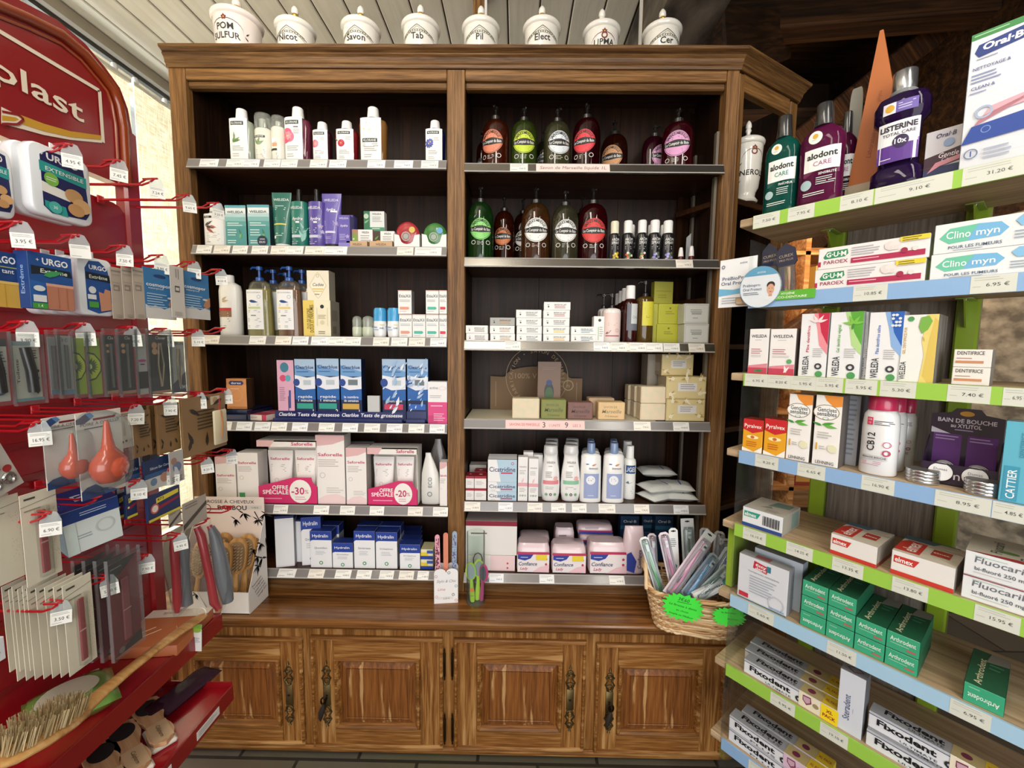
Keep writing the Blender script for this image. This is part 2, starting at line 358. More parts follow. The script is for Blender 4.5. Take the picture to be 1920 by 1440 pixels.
# posts behind the jars
for (u0, u1, lab) in ((887, 908, 'narrow oak post rising behind the fifth apothecary jar'), (1205, 1240, 'broad oak post rising behind the rightmost apothecary jar')):
    a = atY(u0, 40, 1.86); b_ = atY(u1, 40, 1.86)
    mb = MB(); mb.box(a.x, b_.x, 1.86, 1.93, 0, ZC, oakZ, 0.004); o = mb.build('oak_post'); o['kind'] = 'structure'
    mb = MB(); xx = b_.x+.006 if u0 < 1000 else a.x-.006
    mb.box(xx-.005, xx+.005, 1.86, 1.875, 0, ZC, 'e8e6de'); o2 = mb.build('cable_cover', o)
# dim warm shelves of the room beyond (seen past and through the right-hand rack)
far = empty('wooden_wall_shelf', (2.0, 3.6, 0)); tag(far, 'lit wooden shelving with boxes in the far room behind the rack', 'shelf')
wm = wood('warm_shelf_wood', ('8a5a30', 'b07a48', 'd0a070'), 'X', 0.6, 0.5)
mb = MB()
for z in [0.3+.32*i for i in range(7)]: mb.box(-1.1, 1.0, -.2, .2, z-.015, z+.015, wm)
for x in (-1.1, -.4, .3, 1.0): mb.box(x-.02, x+.02, -.2, .2, 0, 2.35, wm)
mb.box(-1.1, 1.0, .18, .2, 0, 2.35, wm); mb.build('frame', far)
rr = random.Random(3); cols = ['d9c3a0', 'b5643a', 'e6ddcc', '8c3b2a', 'c99a4a', 'f0e8da', '6f7a52']
for i in range(6):
    x = 0.95
    while x < 2.9:
        w = rr.uniform(.06, .16); h = rr.uniform(.1, .22)
        if rr.random() < 0.8 and not any(abs(x+w/2-2.0-q) < w/2+.03 for q in (-1.1, -.4, .3, 1.0)):
            mb = MB(); mb.box(-w/2, w/2, -.06, .06, 0, h, rr.choice(cols), 0.003); mb.box(-w/2+.01, w/2-.01, -.0605, -.06, h*.2, h*.5, rr.choice(cols))
            o = mb.build('box', None, (x+w/2, 3.5, 0.3+.32*i+.0155)); tag(o, 'small blurred box on the lit shelves of the far room', 'box', 'boxes on the far-room shelves')
        x += w+.02
# ================================================================== CABINET
YF = 1.485; YK = 1.745; XA, XB = -1.138, 0.694; XD0, XD1 = -0.247, -0.186; XO0, XO1 = -1.195, 0.735
ZK = 0.5325   # counter surface
ZTOP = atY(857, 88, 1.462).z
cab = empty('oak_shelf_cabinet', ((XO0+XO1)/2, 1.6, ZK)); CO = Vector(cab.location)
tag(cab, 'tall dark oak shelf unit in two bays with a moulded cornice', 'shelf cabinet')
class LB(MB):
    """builder whose coordinates are world, shifted to the parent's base"""
    def bw(s, name, par, org): 
        s.v = [(a-org[0], b-org[1], c-org[2]) for a, b, c in s.v]; return s.build(name, par)
def cb(name, fn):
    l = LB(); fn(l); return l.bw(name, cab, CO)
zh0, zh1, zh2, zh3 = (atY(857, v, YF).z for v in (163, 150, 130, 122))
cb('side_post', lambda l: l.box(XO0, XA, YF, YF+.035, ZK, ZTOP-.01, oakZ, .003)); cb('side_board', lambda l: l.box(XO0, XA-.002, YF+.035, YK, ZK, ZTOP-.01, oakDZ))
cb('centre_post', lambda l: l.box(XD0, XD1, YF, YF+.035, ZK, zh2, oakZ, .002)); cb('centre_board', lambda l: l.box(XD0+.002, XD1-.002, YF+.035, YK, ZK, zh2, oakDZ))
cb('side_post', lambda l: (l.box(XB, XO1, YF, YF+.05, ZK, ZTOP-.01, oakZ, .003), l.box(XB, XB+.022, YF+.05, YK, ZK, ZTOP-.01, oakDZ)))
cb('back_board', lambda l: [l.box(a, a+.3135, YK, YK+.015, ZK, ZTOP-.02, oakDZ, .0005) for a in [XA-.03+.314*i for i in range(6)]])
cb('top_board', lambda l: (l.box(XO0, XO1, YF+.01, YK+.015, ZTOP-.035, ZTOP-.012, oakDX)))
cb('header_rail', lambda l: (l.box(XA, XD0, YF+.002, YF+.03, zh1, zh3, oakX, .003), l.box(XD1, XB, YF+.002, YF+.03, zh1, zh3, oakX, .003),
    l.box(XA, XD0, YF+.012, YF+.04, zh0, zh1, oakMX, .004), l.box(XD1, XB, YF+.012, YF+.04, zh0, zh1, oakMX, .004)))
def cornice(l, part):
    zb = zh2; H = ZTOP-zb
    prof = [(0, 0), (.006, 0), (.008, .16), (.012, .24), (.012, .34), (.016, .50), (.022, .60), (.022, .68), (.018, .70), (.026, .78), (.034, .84), (.036, .90), (.036, 1.0), (0, 1.0)]
    # path of plan points with outward offset directions (front run, canted wing, wing end)
    A = Vector((XO0, YF)); B = Vector((XO1, YF)); dw = Vector((.866, .5)); C_ = B+dw*.36; E = C_+Vector((0.0, .25))
    n1 = Vector((0, -1)); n2 = Vector((dw.y, -dw.x))
    m = (n1+n2).normalized(); mB = m/ m.dot(n1); m2 = (n2+Vector((1, 0))).normalized(); mC = m2/m2.dot(n2)
    for k, pa in enumerate(([(A, n1), (B, mB)], [(B, mB), (C_, mC), (E, Vector((1, 0)))])):
        if k == part: l.loft([[(p.x+n.x*o, p.y+n.y*o, zb+t*H) for o, t in prof] for p, n in pa], oakMX, False)
def cbw(name, fn):
    l = LB(); fn(l); T = Matrix.Rotation(math.radians(-30), 4, 'Z') @ Matrix.Translation((-XO1, -YF, 0)); l.v = [tuple(T @ Vector(v)) for v in l.v]
    o = l.build(name, cab); o.location = (XO1-CO.x, YF-CO.y, -CO.z); o.rotation_euler = (0, 0, math.radians(30))
cb('cornice', lambda l: cornice(l, 0)); cbw('cornice', lambda l: cornice(l, 1))
# canted open wing on the right
def wingf(l):
    B = Vector((XO1, YF, 0)); T = Matrix.Translation(B) @ Matrix.Rotation(math.radians(30), 4, 'Z')
    l.box(0, .03, .0, .045, ZK, ZTOP-.06, oakZ, .003, T); l.box(.315, .36, 0, .045, ZK, ZTOP-.06, oakZ, .003, T)
    l.box(.03, .315, .004, .03, zh1-.02, zh2+.01, oakX, .003, T); l.box(.03, .345, .24, .255, ZK, ZTOP-.06, oakDZ, 0, T)
    l.box(.34, .36, .045, .255, ZK, ZTOP-.06, oakDZ, 0, T)
cbw('canted_frame', wingf)
ZJ = atY(1385, 387, 1.62).z
for z in (ZJ, 1.64, 1.47, 1.16, 0.86):
    def ws(l, z=z):
        T = Matrix.Translation((XO1, YF, 0)) @ Matrix.Rotation(math.radians(30), 4, 'Z'); l.box(.005, .34, .02, .24, z-.02, z, oakDX, .002, T)
    cbw('corner_shelf', ws)
ZL = [2.080, 1.791, 1.478, 1.168, 0.860, 0.611]; ZR = [2.072, 1.757, 1.469, 1.188, 0.882, 0.606]
# price strips: (left-bay) list of label centre pixels per shelf and widths
PLAB = {('L', 0): [(393, 34), (441, 30), (472, 30), (511, 30), (543, 30), (598, 31), (634, 31), (706, 32), (757, 34), (806, 31)],
 ('L', 1): [(384, 28), (417, 30), (451, 28), (488, 30), (524, 30), (554, 30), (591, 36), (630, 42), (760, 30), (803, 49)],
 ('L', 2): [(397, 31), (484, 31), (532, 30), (564, 30), (600, 32), (632, 32), (662, 30), (715, 30), (749, 30), (782, 30), (822, 30)],
 ('L', 3): [(430, 11), (459, 30), (493, 30), (524, 30), (563, 30), (613, 30), (657, 30), (698, 30), (740, 30), (781, 30), (820, 29)],
 ('L', 4): [(527, 28), (603, 30), (652, 29), (707, 28), (779, 29), (826, 29)],
 ('L', 5): [(540, 35), (595, 31), (645, 31), (684, 29), (726, 28), (763, 29), (794, 22)],
 ('R', 0): [(973, 32), (1074, 132)],
 ('R', 1): [(1283, 31)],
 ('R', 2): [(961, 30), (1128, 30), (1160, 30), (1196, 32), (1227, 31), (1259, 30), (1306, 30)],
 ('R', 3): [(1022, 150), (1204, 32), (1277, 30)],
 ('R', 4): [(886, 30), (948, 28), (1003, 29), (1047, 28), (1086, 28), (1138, 32), (1203, 29), (1277, 29)],
 ('R', 5): [(931, 28), (1025, 29), (1156, 30)]}
PRICES = ['9.60 €', '14.90 €', '12.50 €', '10.90 €', '13.90 €', '9.40 €', '7.90 €', '11.80 €']
stripL = M('7f7b79', 0.3, 'g'); stripR = M('8f8b84', 0.25, 'm')
H = 0.034
for side, zs, x0, x1 in (('L', ZL, XA, XD0), ('R', ZR, XD1, XB)):
    for i, z in enumerate(zs):
        l = LB(); 
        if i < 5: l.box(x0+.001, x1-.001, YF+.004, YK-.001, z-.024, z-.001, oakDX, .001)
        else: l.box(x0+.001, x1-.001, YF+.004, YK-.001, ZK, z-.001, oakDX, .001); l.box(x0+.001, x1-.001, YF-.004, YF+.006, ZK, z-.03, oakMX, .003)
        sh = l.bw('shelf', cab, CO)
        st = MB(); sm = stripR if (side == 'R' and i in (0, 1, 2)) else stripL
        ty = -.012 if i < 5 else -.024; tz = -H if i < 5 else -.026
        # tilted strip: top edge at the shelf front, bottom leaning out
        def fn(x, s, off, ty=ty, tz=tz):
            n = Vector((0, tz, -ty)).normalized(); n = n if n.y < 0 else -n
            return (x, ty*s+n.y*off, tz*s+n.z*off)
        rings = [[fn(xx, 0, .004), fn(xx, 0, .0055), fn(xx, 1, .0055), fn(xx, 1.0, 0.0), fn(xx, 0, 0.0)] for xx in (x0, x1)]
        st.loft(rings, sm, False); st.rect(fn, x0, 0.02, x1, 0.12, '9a9692', .0057); st.rect(fn, x0, .86, x1, .98, 'aca8a4', .0057)
        so = st.build('price_strip', sh); so.location = (-CO.x, YF-CO.y, z-CO.z+.001)
        for k, (uc, wpx) in enumerate(PLAB[(side, i)]):
            vv = proj((0, YF, z-.015))[1]; p = atY(uc, vv, YF-.01).x; w = wpx/FPX*1.475
            lb = MB(); pk = (side, i) in (('R', 0), ('R', 3)) and wpx > 60
            c = 'f0c9c4' if pk and i == 3 else ('f1dcd4' if pk else rr.choice(['eeede6', 'f1f0ea', 'f0e9dd', 'eceef0']))
            ff = lambda x, s, off, p=p: fn(x+p, s, off)
            lb.rect(ff, -w/2, .07, w/2, .93, c, .0062)
            if pk and i == 0:
                lb.text(lambda x, q, off: fn(x+p, .5-q/H, off), 'Savon de Marseille liquide 1L', 0, 0, '8a6f6a', .011, w*.9, .0068, shear=.2)
            elif pk:
                g2 = lambda x, q, off: fn(x+p, .5-q/H, off)
                lb.text(g2, 'SAVONS DE MARSEILLE', -w*.26, 0, 'c04a52', .009, w*.38, .0068); lb.text(g2, "3", -w*.015, 0, '2a2626', .019, None, .0068)
                lb.text(g2, "L'UNITÉ", w*.12, -.002, 'b06a66', .008, None, .0068); lb.text(g2, '9', w*.27, 0, '2a2626', .019, None, .0068); lb.text(g2, 'LES 3', w*.4, -.002, 'b06a66', .009, None, .0068)
            else:
                lb.rect(ff, -w*.44, .2, w*.3, .25, 'b5b2ac', .0065); lb.rect(ff, -w*.44, .34, w*.1, .38, 'c0bdb7', .0065); lb.rect(ff, -w*.44, .72, -w*.1, .77, 'b5b2ac', .0065)
                if wpx > 20: lb.text(lambda x, q, off: fn(x+p, .62-q/H, off), PRICES[(k*3+i) % 8], w*.2, 0, '4c4a48', .0055, None, .0065)
            lo = lb.build('price_label', sh); lo.location = so.location
# shelf support uprights in the right bay
cb('shelf_support', lambda l: (l.box(XB-.012, XB-.002, YF+.03, YF+.05, ZK+.1, 2.2, '6d6355', .001), l.box(XB-.012, XB-.002, YK-.05, YK-.03, ZK+.1, 2.2, '6d6355', .001)))
# ------------------------------------------------------------------ worktop and base
XW0, XW1 = XO0-.10, XO1+.03; YW = 1.308; YD = 1.351
wt = empty('oak_worktop', ((XW0+XW1)/2, 1.52, ZK)); WO = Vector(wt.location); tag(wt, 'polished oak worktop with rounded front edge below the shelves', 'worktop')
def outline(y0, d0=0): 
    a = y0; return [(XW0+d0, a), (XW1-d0*.3, a), (XW1+.33-d0*.8, a+.19), (XW1+.33-d0*.8, 1.76), (XW0+d0, 1.76)]
l = LB(); prof = [(0.010, 0.0), (0.004, -.003), (0.0, -.008), (0.0, -.016), (0.004, -.022), (.012, -.026), (.012, -.032), (.022, -.044), (.030, -.052)]
rings = [[(x, y, ZK+dz) for x, y in outline(YW+o, o)] for o, dz in prof]
l.loft(rings, oakTop, False); l.bw('board', wt, WO)
base = empty('oak_base_cabinet', ((XW0+XW1)/2, 1.55, 0)); BO = Vector(base.location); tag(base, 'low oak base cabinet with four panelled doors and bun feet', 'cabinet')
ZB0 = atY(857, 1410, YD).z; ZBt = ZK-.052
l = LB(); pts = [(XW0+.03, YD+.004), (XW1-.012, YD+.004), (XW1+.29, YD+.175), (XW1+.29, 1.75), (XW0+.03, 1.75)]
l.prism(pts, lambda a, b, t: (a, b, t), ZB0, ZBt, wood('oak_base_face', ('6a4219', '8a5c2c', 'a87c48'), 'Z', 1.0, .45, .35)); l.bw('carcass', base, BO)
l = LB(); l.loft([[(x+(dx if x > 0 else -dx), y-dy if y < 1.6 else y, z) for x, y in pts] for dx, dy, z in ((.012, .012, ZB0), (.014, .014, ZB0+.012), (.004, .004, ZB0+.018))], oakRail, False); l.bw('plinth_moulding', base, BO)
def esc(d, x, z0, z1, key):
    br = M('6a5a3a', 0.45, 'm'); e = MB(); h = z1-z0; y = -.004
    e.box(x-.013, x+.013, y-.003, y, z0+h*.34, z0+h*.66, br, .001)
    for s, zc in ((1, z0+h*.66), (-1, z0+h*.34)):
        e.tube([(x+.011*math.cos(a), y-.002, zc+s*h*.05+.011*math.sin(a)) for a in [2*PI*i/10 for i in range(10)]], .0032, br, 5, True)
        for q in (-1, 1):
            e.tube([(x+q*.004, y-.002, zc+s*h*.02), (x+q*.015, y-.002, zc+s*h*.10), (x+q*.006, y-.002, zc+s*h*.16), (x+q*.014, y-.002, zc+s*h*.21), (x, y-.002, zc+s*h*.27)], .0034, br, 5)
        e.tube([(x+.009*math.cos(a), y-.002, zc+s*h*.24+.009*math.sin(a)) for a in [2*PI*i/10 for i in range(10)]], .003, br, 5, True)
        e.lathe([(.001, -.003), (.005, 0), (.001, .012 if s > 0 else .008)], br, x, y-.002, 8, z0=zc+s*h*.32)
    e.lathe([(.004, -.002), (.004, .002)], '17120c', x, y-.004, 8, z0=z0+h*.5)
    eo = e.build('escutcheon', d)
    if key:
        k = MB(); km = M('2b2118', .4, 'm'); kz = z0+h*.46
        k.tube([(x, -.006, kz), (x, -.03, kz)], .003, km); k.tube([(x+.008*math.sin(a), -.034, kz+.012-.012*math.cos(a)) for a in [2*PI*i/12 for i in range(12)]], .003, km, 6, True)
        k.loft([[(x+r*math.cos(a)+dx, -.034+r*.6*math.sin(a), kz+dz) for a in [2*PI*i/8 for i in range(8)]] for r, dx, dz in ((.003, 0, 0), (.008, -.003, -.014), (.010, -.008, -.032), (.008, -.011, -.050), (.003, -.012, -.062))], M('241a14', .6)); k.build('key', d)
for i, (u0, u1, v0, v1, hs) in enumerate(((330, 568, 1196, 1392, 1), (590, 828, 1196, 1400, -1), (855, 1093, 1201, 1405, 1), (1118, 1352, 1210, 1412, -1))):
    p, q = atY(u0, (v0+v1)/2, YD), atY(u1, (v0+v1)/2, YD); z1 = atY((u0+u1)/2, v0, YD).z; z0 = atY((u0+u1)/2, v1, YD).z+.004
    w = q.x-p.x; h = z1-z0; d = empty('door', (p.x-BO.x, YD-BO.y, z0)); d.parent = base
    a, b = w*.165, h*.17
    for x0, x1 in ((0, a), (w-a, w)): f = MB(); f.box(x0, x1, -.022+.018, .003, 0, h, oakSt, .002); f.build('stile', d)
    for zz0, zz1 in ((0, b), (h-b, h)): f = MB(); f.box(a, w-a, -.004, .003, zz0, zz1, oakRail, .001); f.build('rail', d)
    f = MB()
    def ringm(m_, x0, x1, zz0, zz1, prof_):
        rr_ = []
        for o, y in prof_: rr_.append([(x0+o, y, zz0+o), (x1-o, y, zz0+o), (x1-o, y, zz1-o), (x0+o, y, zz1-o)])
        f.loft(rr_, m_, False, False)
    ringm(oakRail, -.006, w+.006, -.001, h+.006, [(0, .003), (0, -.008), (.004, -.012), (.009, -.012), (.012, -.006), (.013, -.003)])
    ringm(oakRail, a, w-a, b, h-b, [(0, -.003), (.003, -.012), (.008, -.013), (.014, -.008), (.018, .000), (.020, .004)]); f.build('moulding', d)
    f = MB(); x0, x1, zz0, zz1 = a+.018, w-a-.018, b+.018, h-b-.018
    f.loft([[(x0+o, y, zz0+o), (x1-o, y, zz0+o), (x1-o, y, zz1-o), (x0+o, y, zz1-o)] for o, y in ((0, .003), (.001, .002), (.022, -.006), (.024, -.0045), (.026, -.0045))], oakPan, False, False)
    f.box(x0+.025, x1-.025, -.0045, .002, zz0+.025, zz1-.025, oakPan); f.build('raised_panel', d)
    esc(d, w-a*.62 if hs > 0 else a*.62, h*.18, h*.78, i in (1, 3))
    for zz in (h*.04, h*.64):
        f = MB(); hx = -.012 if hs > 0 else w+.012
        f.lathe([(.001, 0), (.003, .006), (.0015, .011), (.004, .016), (.0042, .10), (.0015, .105), (.003, .111), (.001, .12)], M('3a2d1d', .35, 'm'), hx, -.008, 8, z0=zz); f.build('hinge', d)
for u in (385, 857, 1330):
    x = atY(u, 1412, 1.40).x; f = MB(); f.lathe([(.025, 0), (.034, .008), (.040, .022), (.034, .036), (.028, ZB0)], oakSt, x-BO.x, 1.40-BO.y, 20); f.build('foot', base)
f = MB(); f.lathe([(.025, 0), (.034, .008), (.040, .022), (.034, .036), (.028, ZB0)], oakSt, XO0-BO.x+.05, 1.7-BO.y, 20); f.build('foot', base)
# ================================================================== placing things on real planes
def plane_hit(u, v, O, phi):
    n = Vector((math.sin(phi), -math.cos(phi), 0)); d = ray(u, v); t = (Vector((O[0], O[1], 0))-CAM).dot(n) - 0
    t = (n.x*(O[0]-CAM.x)+n.y*(O[1]-CAM.y))/(n.x*d.x+n.y*d.y); return CAM+d*t
def slot(O, phi, u0, u1, vt, vb=None, z=None, d=0.05, back=0.0):
    """front face seen between columns u0-u1, rows vt-vb, on the vertical plane through O facing phi; returns loc, w, h"""
    n = Vector((math.sin(phi), -math.cos(phi), 0)); O = (O[0]-n.x*back, O[1]-n.y*back)
    vm = ((vt or 0)+(vb if vb is not None else vt+50))/2
    p, q = plane_hit(u0, vm, O, phi), plane_hit(u1, vm, O, phi); c = (p+q)/2; w = (Vector((q.x-p.x, q.y-p.y))).length
    um = (u0+u1)/2
    if z is None: z = plane_hit(um, vb, O, phi).z
    h = plane_hit(um, vt, O, phi).z-z
    loc = Vector((c.x-n.x*d/2, c.y-n.y*d/2, z)); return loc, w, h
def ops(mb, fn, w, h, L, x0=None, z0=0.0, off=.0004, n=1):
    """draw ops with 0..1 coordinates on a w x h field whose lower left corner is (x0,z0)"""
    if x0 is None: x0 = -w/2
    X = lambda a: x0+a*w; Z = lambda b: z0+b*h
    for i, o in enumerate(L):
        k = o[0]; of = off+.00018*i
        if k == 'r': mb.rect(fn, X(o[1]), Z(o[2]), X(o[3]), Z(o[4]), o[5], of, n)
        elif k == 'd': mb.disc(fn, X(o[1]), Z(o[2]), o[3]*w, o[4], of, (o[5]*w if len(o) > 5 and o[5] else None), 18, (o[6] if len(o) > 6 else 0))
        elif k == 't':
            kw = dict(o[6]) if len(o) > 6 else {}; wl = kw.pop('w', None)
            kw.setdefault('bold', .01); mb.text(fn, o[1], X(o[2]), Z(o[3]), o[5], o[4]*h, (wl*w if wl else None), of+.0001, **kw)
        elif k == 'T':  # text running upwards; height relative to w
            mb.text(fn, o[1], X(o[2]), Z(o[3]), o[5], o[4]*w, (o[6]*h if len(o) > 6 else None), of+.0001, .01, PI/2)
        elif k == 'l': mb.lines(fn, X(o[1]), Z(o[2]), X(o[3]), o[4], o[5]*h, o[6], None, of)
        elif k == 'p': mb.poly(fn, [(X(a), Z(b)) for a, b in o[1]], o[2], of)
        elif k == 'f': flower(mb, fn, X(o[1]), Z(o[2]), o[3]*w, o[4], of, o[5] if len(o) > 5 else 6)
        elif k == 'v': leaf(mb, fn, X(o[1]), Z(o[2]), o[3]*w, o[4], o[5], of)
def leaf(mb, fn, x, z, L_, ang, col, off, wd=.28):
    ca, sa = math.cos(ang), math.sin(ang); P = []
    for t, s in ((0, 0), (.25, 1), (.55, .9), (1, 0), (.55, -.9), (.25, -1)):
        a, b = t*L_, s*wd*L_*.5; P.append((x+a*ca-b*sa, z+a*sa+b*ca))
    mb.poly(fn, P, col, off)
def flower(mb, fn, x, z, r, col, off, n=6):
    for i in range(n): leaf(mb, fn, x, z, r, 2*PI*i/n+.3, col, off+.00002*i, .75)
    mb.disc(fn, x, z, r*.2, 'e8c85a', off+.0002)
def carton(name, w, h, d, base='f2f1ee', F=(), R=(), L=(), T=(), r=.42, bev=.0006, loc=None, phi=0, kind='p', label=None, cat='box', group=None):
    mb = MB(); mb.box(-w/2, w/2, -d/2, d/2, 0, h, M(base, r, kind), bev)
    if F: ops(mb, front(d), w, h, F)
    if R: ops(mb, right(w), d, h, R)
    if L: ops(mb, left(w), d, h, L)
    if T: ops(mb, top(h), w, d, T, None, -d/2)
    o = mb.build(name, None, loc, phi)
    if label: tag(o, label, cat, group)
    return o
def se(a, b, n, z, e=.5, cx=0, cy=0):
    out = []
    for i in range(n):
        t = 2*PI*(i+.5)/n; c, s = math.cos(t), math.sin(t)
        out.append((cx+a*math.copysign(abs(c)**e, c), cy+b*math.copysign(abs(s)**e, s), z))
    return out
def bottle(name, w, h, d, body, prof, cap=None, lab=None, e=.8, loc=None, phi=0, label=None, cat='bottle', group=None, fill=None, neck=None, extra=None):
    """prof: (width fraction, z fraction) of the body; cap (z0,z1,w0,w1,mat[,depthratio]); lab (x0,x1,z0,z1,mat,ops)"""
    root = empty(name, loc or (0, 0, 0), phi)
    if label: tag(root, label, cat, group)
    mb = MB(); n = 24; mb.loft([se(w/2*f, d/2*(f if f > .9 else f*(1+(1-f)*.0)), n, z*h, e) for f, z in prof], body); mb.build('body', root)
    if fill:
        mf, zf = fill; fm = MB(); rg = [(f, z) for f, z in prof if z < zf]; fm.loft([se(w/2*f*.93, d/2*f*.9, n, max(z*h, .002), e) for f, z in rg]+[se(w/2*rg[-1][0]*.93, d/2*rg[-1][0]*.9, n, zf*h, e)], mf); fm.build('liquid', root)
    if cap:
        for c in (cap if isinstance(cap[0], tuple) else (cap,)):
            z0, z1, w0, w1, cm = c[:5]; q = MB(); q.loft([se(w*w0/2, w*w0/2, 20, z0*h, 1), se(w*w0/2*1.01, w*w0/2*1.01, 20, (z0+.004)*h, 1), se(w*w1/2*1.0, w*w1/2, 20, (z1-.01)*h, 1), se(w*w1/2*.9, w*w1/2*.9, 20, z1*h, 1)], cm); q.build('cap', root)
    if lab:
        for lb in (lab if isinstance(lab[0], tuple) else (lab,)):
            x0, x1, z0, z1, lm, L = lb; q = MB(); pw = 2/e; fn = lambda x, z, off: (x, -d/2*max(0, 1-abs(x/(w/2))**pw)**(1/pw)-off, z)
            if lm: q.rect(fn, x0*w/2, z0*h, x1*w/2, z1*h, lm, .0006, 12)
            ops(q, fn, (x1-x0)*w/2, (z1-z0)*h, L, x0*w/2, z0*h, .0009, 6)
            q.build('label', root)
    if extra: extra(root, w, h, d)
    return root
def pump(root, w, h, d, z0, m, r=.012, hh=.05, side=1, spout=.03, collar=None):
    q = MB(); q.lathe([(r, 0), (r, .012), (r*.7, .014), (r*.35, .016), (r*.3, hh-.012), (r*.75, hh-.012), (r*.8, hh), (r*.3, hh+.002)], m, 0, 0, 14, z0=z0)
    q.loft([se(.005, .005, 8, z0+hh-.008, 1, side*r*.5), se(.005, .005, 8, z0+hh, 1, side*r*.5)], m)
    q.tube([(0, 0, z0+hh-.004), (side*spout*.8, -.002, z0+hh-.003), (side*spout, -.003, z0+hh-.010)], [.005, .004, .003], m, 7); q.build('pump', root)
def tubep(name, w, h, d, body, cap, F, loc=None, phi=0, label=None, group=None, capup=False, lean=0):
    """squeeze tube standing on its cap: flat crimp on top"""
    root = empty(name, loc or (0, 0, 0), phi); tag(root, label, 'tube', group)
    if lean: root.rotation_euler = (0, lean, phi)
    hc = h*.075; mb = MB(); rings = []
    TB = ((0, .74, 1), (.03, .78, 1), (.3, .86, .86), (.6, .93, .6), (.9, 1, .12), (1, 1, .05))
    for t, fw, fd in TB:
        rings.append(se(w/2*fw, max(d/2*fd, .0008), 24, hc+(h-hc)*t, .9 if fd > .3 else .6))
    mb.loft(rings, body); mb.build('body', root)
    def fn(x, z, off):
        t = min(1, max(0, (z-hc)/(h-hc))); fw = .78+.22*t
        for a, b in zip(TB, TB[1:]):
            if a[0] <= t <= b[0]: fd = a[2]+(b[2]-a[2])*(t-a[0])/(b[0]-a[0]+1e-9)
        return (x*fw, -d/2*fd*math.sqrt(max(0, 1-(2*x/w)**2))-off-.0006, z)
    q = MB(); ops(q, fn, w, h-hc, F, -w/2, hc, .0006, 6); q.build('print', root)
    q = MB(); q.loft([se(w*.36, w*.3, 20, z, 1) for z in (0, hc*.96)], cap); q.build('cap', root)
    return root
def card(w, h, t, m, F=(), hole=True, r=.003):
    mb = MB(); mb.box(-w/2, w/2, -t/2, t/2, 0, h, m, .0004)
    ops(mb, front(t), w, h, F); return mb
PH_C, PH_L = 0.0, PI/2
def C(u0, u1, vt, z, d=.05, back=.012, vb=None):
    loc, w, h = slot((0, YF), 0.0, u0, u1, vt, vb, z, d, back); w *= .985
    lo, hi = (XA+.003, XD0-.003) if loc.x < XD0 else (XD1+.003, XB-.014)
    a, b = max(loc.x-w/2, lo), min(loc.x+w/2, hi); loc.x = (a+b)/2; return loc, b-a, h
BRZ = 'c3c1bb'
def txt(*a): return ('t',)+a
# ================================================================== LEFT BAY
WH = 'f1f0ec'; DK = '1f2523'; GY = 'b9b8b4'
def klo(u0, u1, vt, c0, lab0, lab1, liq, z, deco, label, lt=.69, band=None, body_op=.55, dep=.045):
    loc, w, h = C(u0, u1, vt, z, dep); uc = (u0+u1)/2; s = (u1-u0)/2
    x0, x1 = (lab0-uc)/s, (lab1-uc)/s
    band = band or .88
    L = [('r', .1, band-.045, .82, band+.045, '20302a'), txt('KLORANE', .46, band, .05, WH, dict(w=.6))]+deco+[('l', .18, .34, .8, 3, .045, 'a9a9a4'), ('l', .18, .16, .6, 2, .05, 'bcbbb6')]
    return bottle('shampoo_bottle', w, h, dep, GL(liq, body_op, .5), [(.8, 0), (.88, .012), (.93, .05), (.97, .4), (1, .68), (.93, .755), (.6, .80), (.42, .82)], (.81, 1.0, c0, c0*.86, M('f0f0ee', .35)), (x0, x1, .03, lt, M(WH, .4), L), .72, loc, 0, label)
z = ZL[0]
klo(423, 469, 200, .46, 427, 462, 'c5cdbb', z, [('v', .2, .42, .45, 1.2, '6f8f5a'), ('v', .2, .42, .5, .6, '7f9b68'), ('v', .2, .45, .45, .15, '5f7f4c'), ('v', .3, .5, .4, 1.6, '86a070')], 'leftmost large shampoo bottle on top left shelf, olive sprig on its label', .8)
def can(u0, u1, vt, z, label, F, vcap, dep=.045, w2=None):
    loc, w, h = C(u0, u1, vt, z, dep); zc = 1-(vcap-vt)/(z and (C(u0, u1, vt, z)[2]*FPX/1.5))
    rt = empty('spray_can', loc); tag(rt, label, 'can')
    q = MB(); q.lathe([(w*.48, 0), (w*.5, .004), (w*.5, h*zc-.006), (w*.42, h*zc)], M('e4e1d4', .35, 'g'), ry=dep/w if w else 1); q.build('body', rt)
    q = MB(); q.lathe([(w*.49, h*zc-.002), (w*.49, h*.93), (w*.44, h*.98), (w*.3, h)], GL('dfe4df', .18, .5), ry=dep/w); q.lathe([(w*.2, h*zc), (w*.2, h*.88)], M('dedcd2')); q.build('cap', rt)
    q = MB(); fn = frontc(w/2, dep/2); ops(q, fn, w*.92, h*zc, F, -w*.46, 0, .0008, 6); q.build('label', rt)
can(470, 502, 207, z, 'tall dry shampoo can, first right of the olive sprig bottle', [('r', .05, .70, .8, .76, '20302a'), txt('KLORANE', .42, .73, .035, WH, dict(w=.6)), ('v', .3, .5, .5, 1.2, '7f9b68'), ('v', .3, .5, .5, .5, '8fa878'), ('v', .3, .5, .4, 1.9, '6f8f5a'), ('l', .2, .36, .8, 6, .045, GY)], 234)
can(502, 529, 212, z, 'slimmer cream spray can between tall can and pink bottle', [('d', .35, .6, .2, 'dfe5ee'), ('r', .2, .44, .6, .52, 'd8a078'), ('r', 0, .32, .6, .37, '20302a'), ('l', .1, .26, .7, 5, .04, '9fa6b4')], 232)
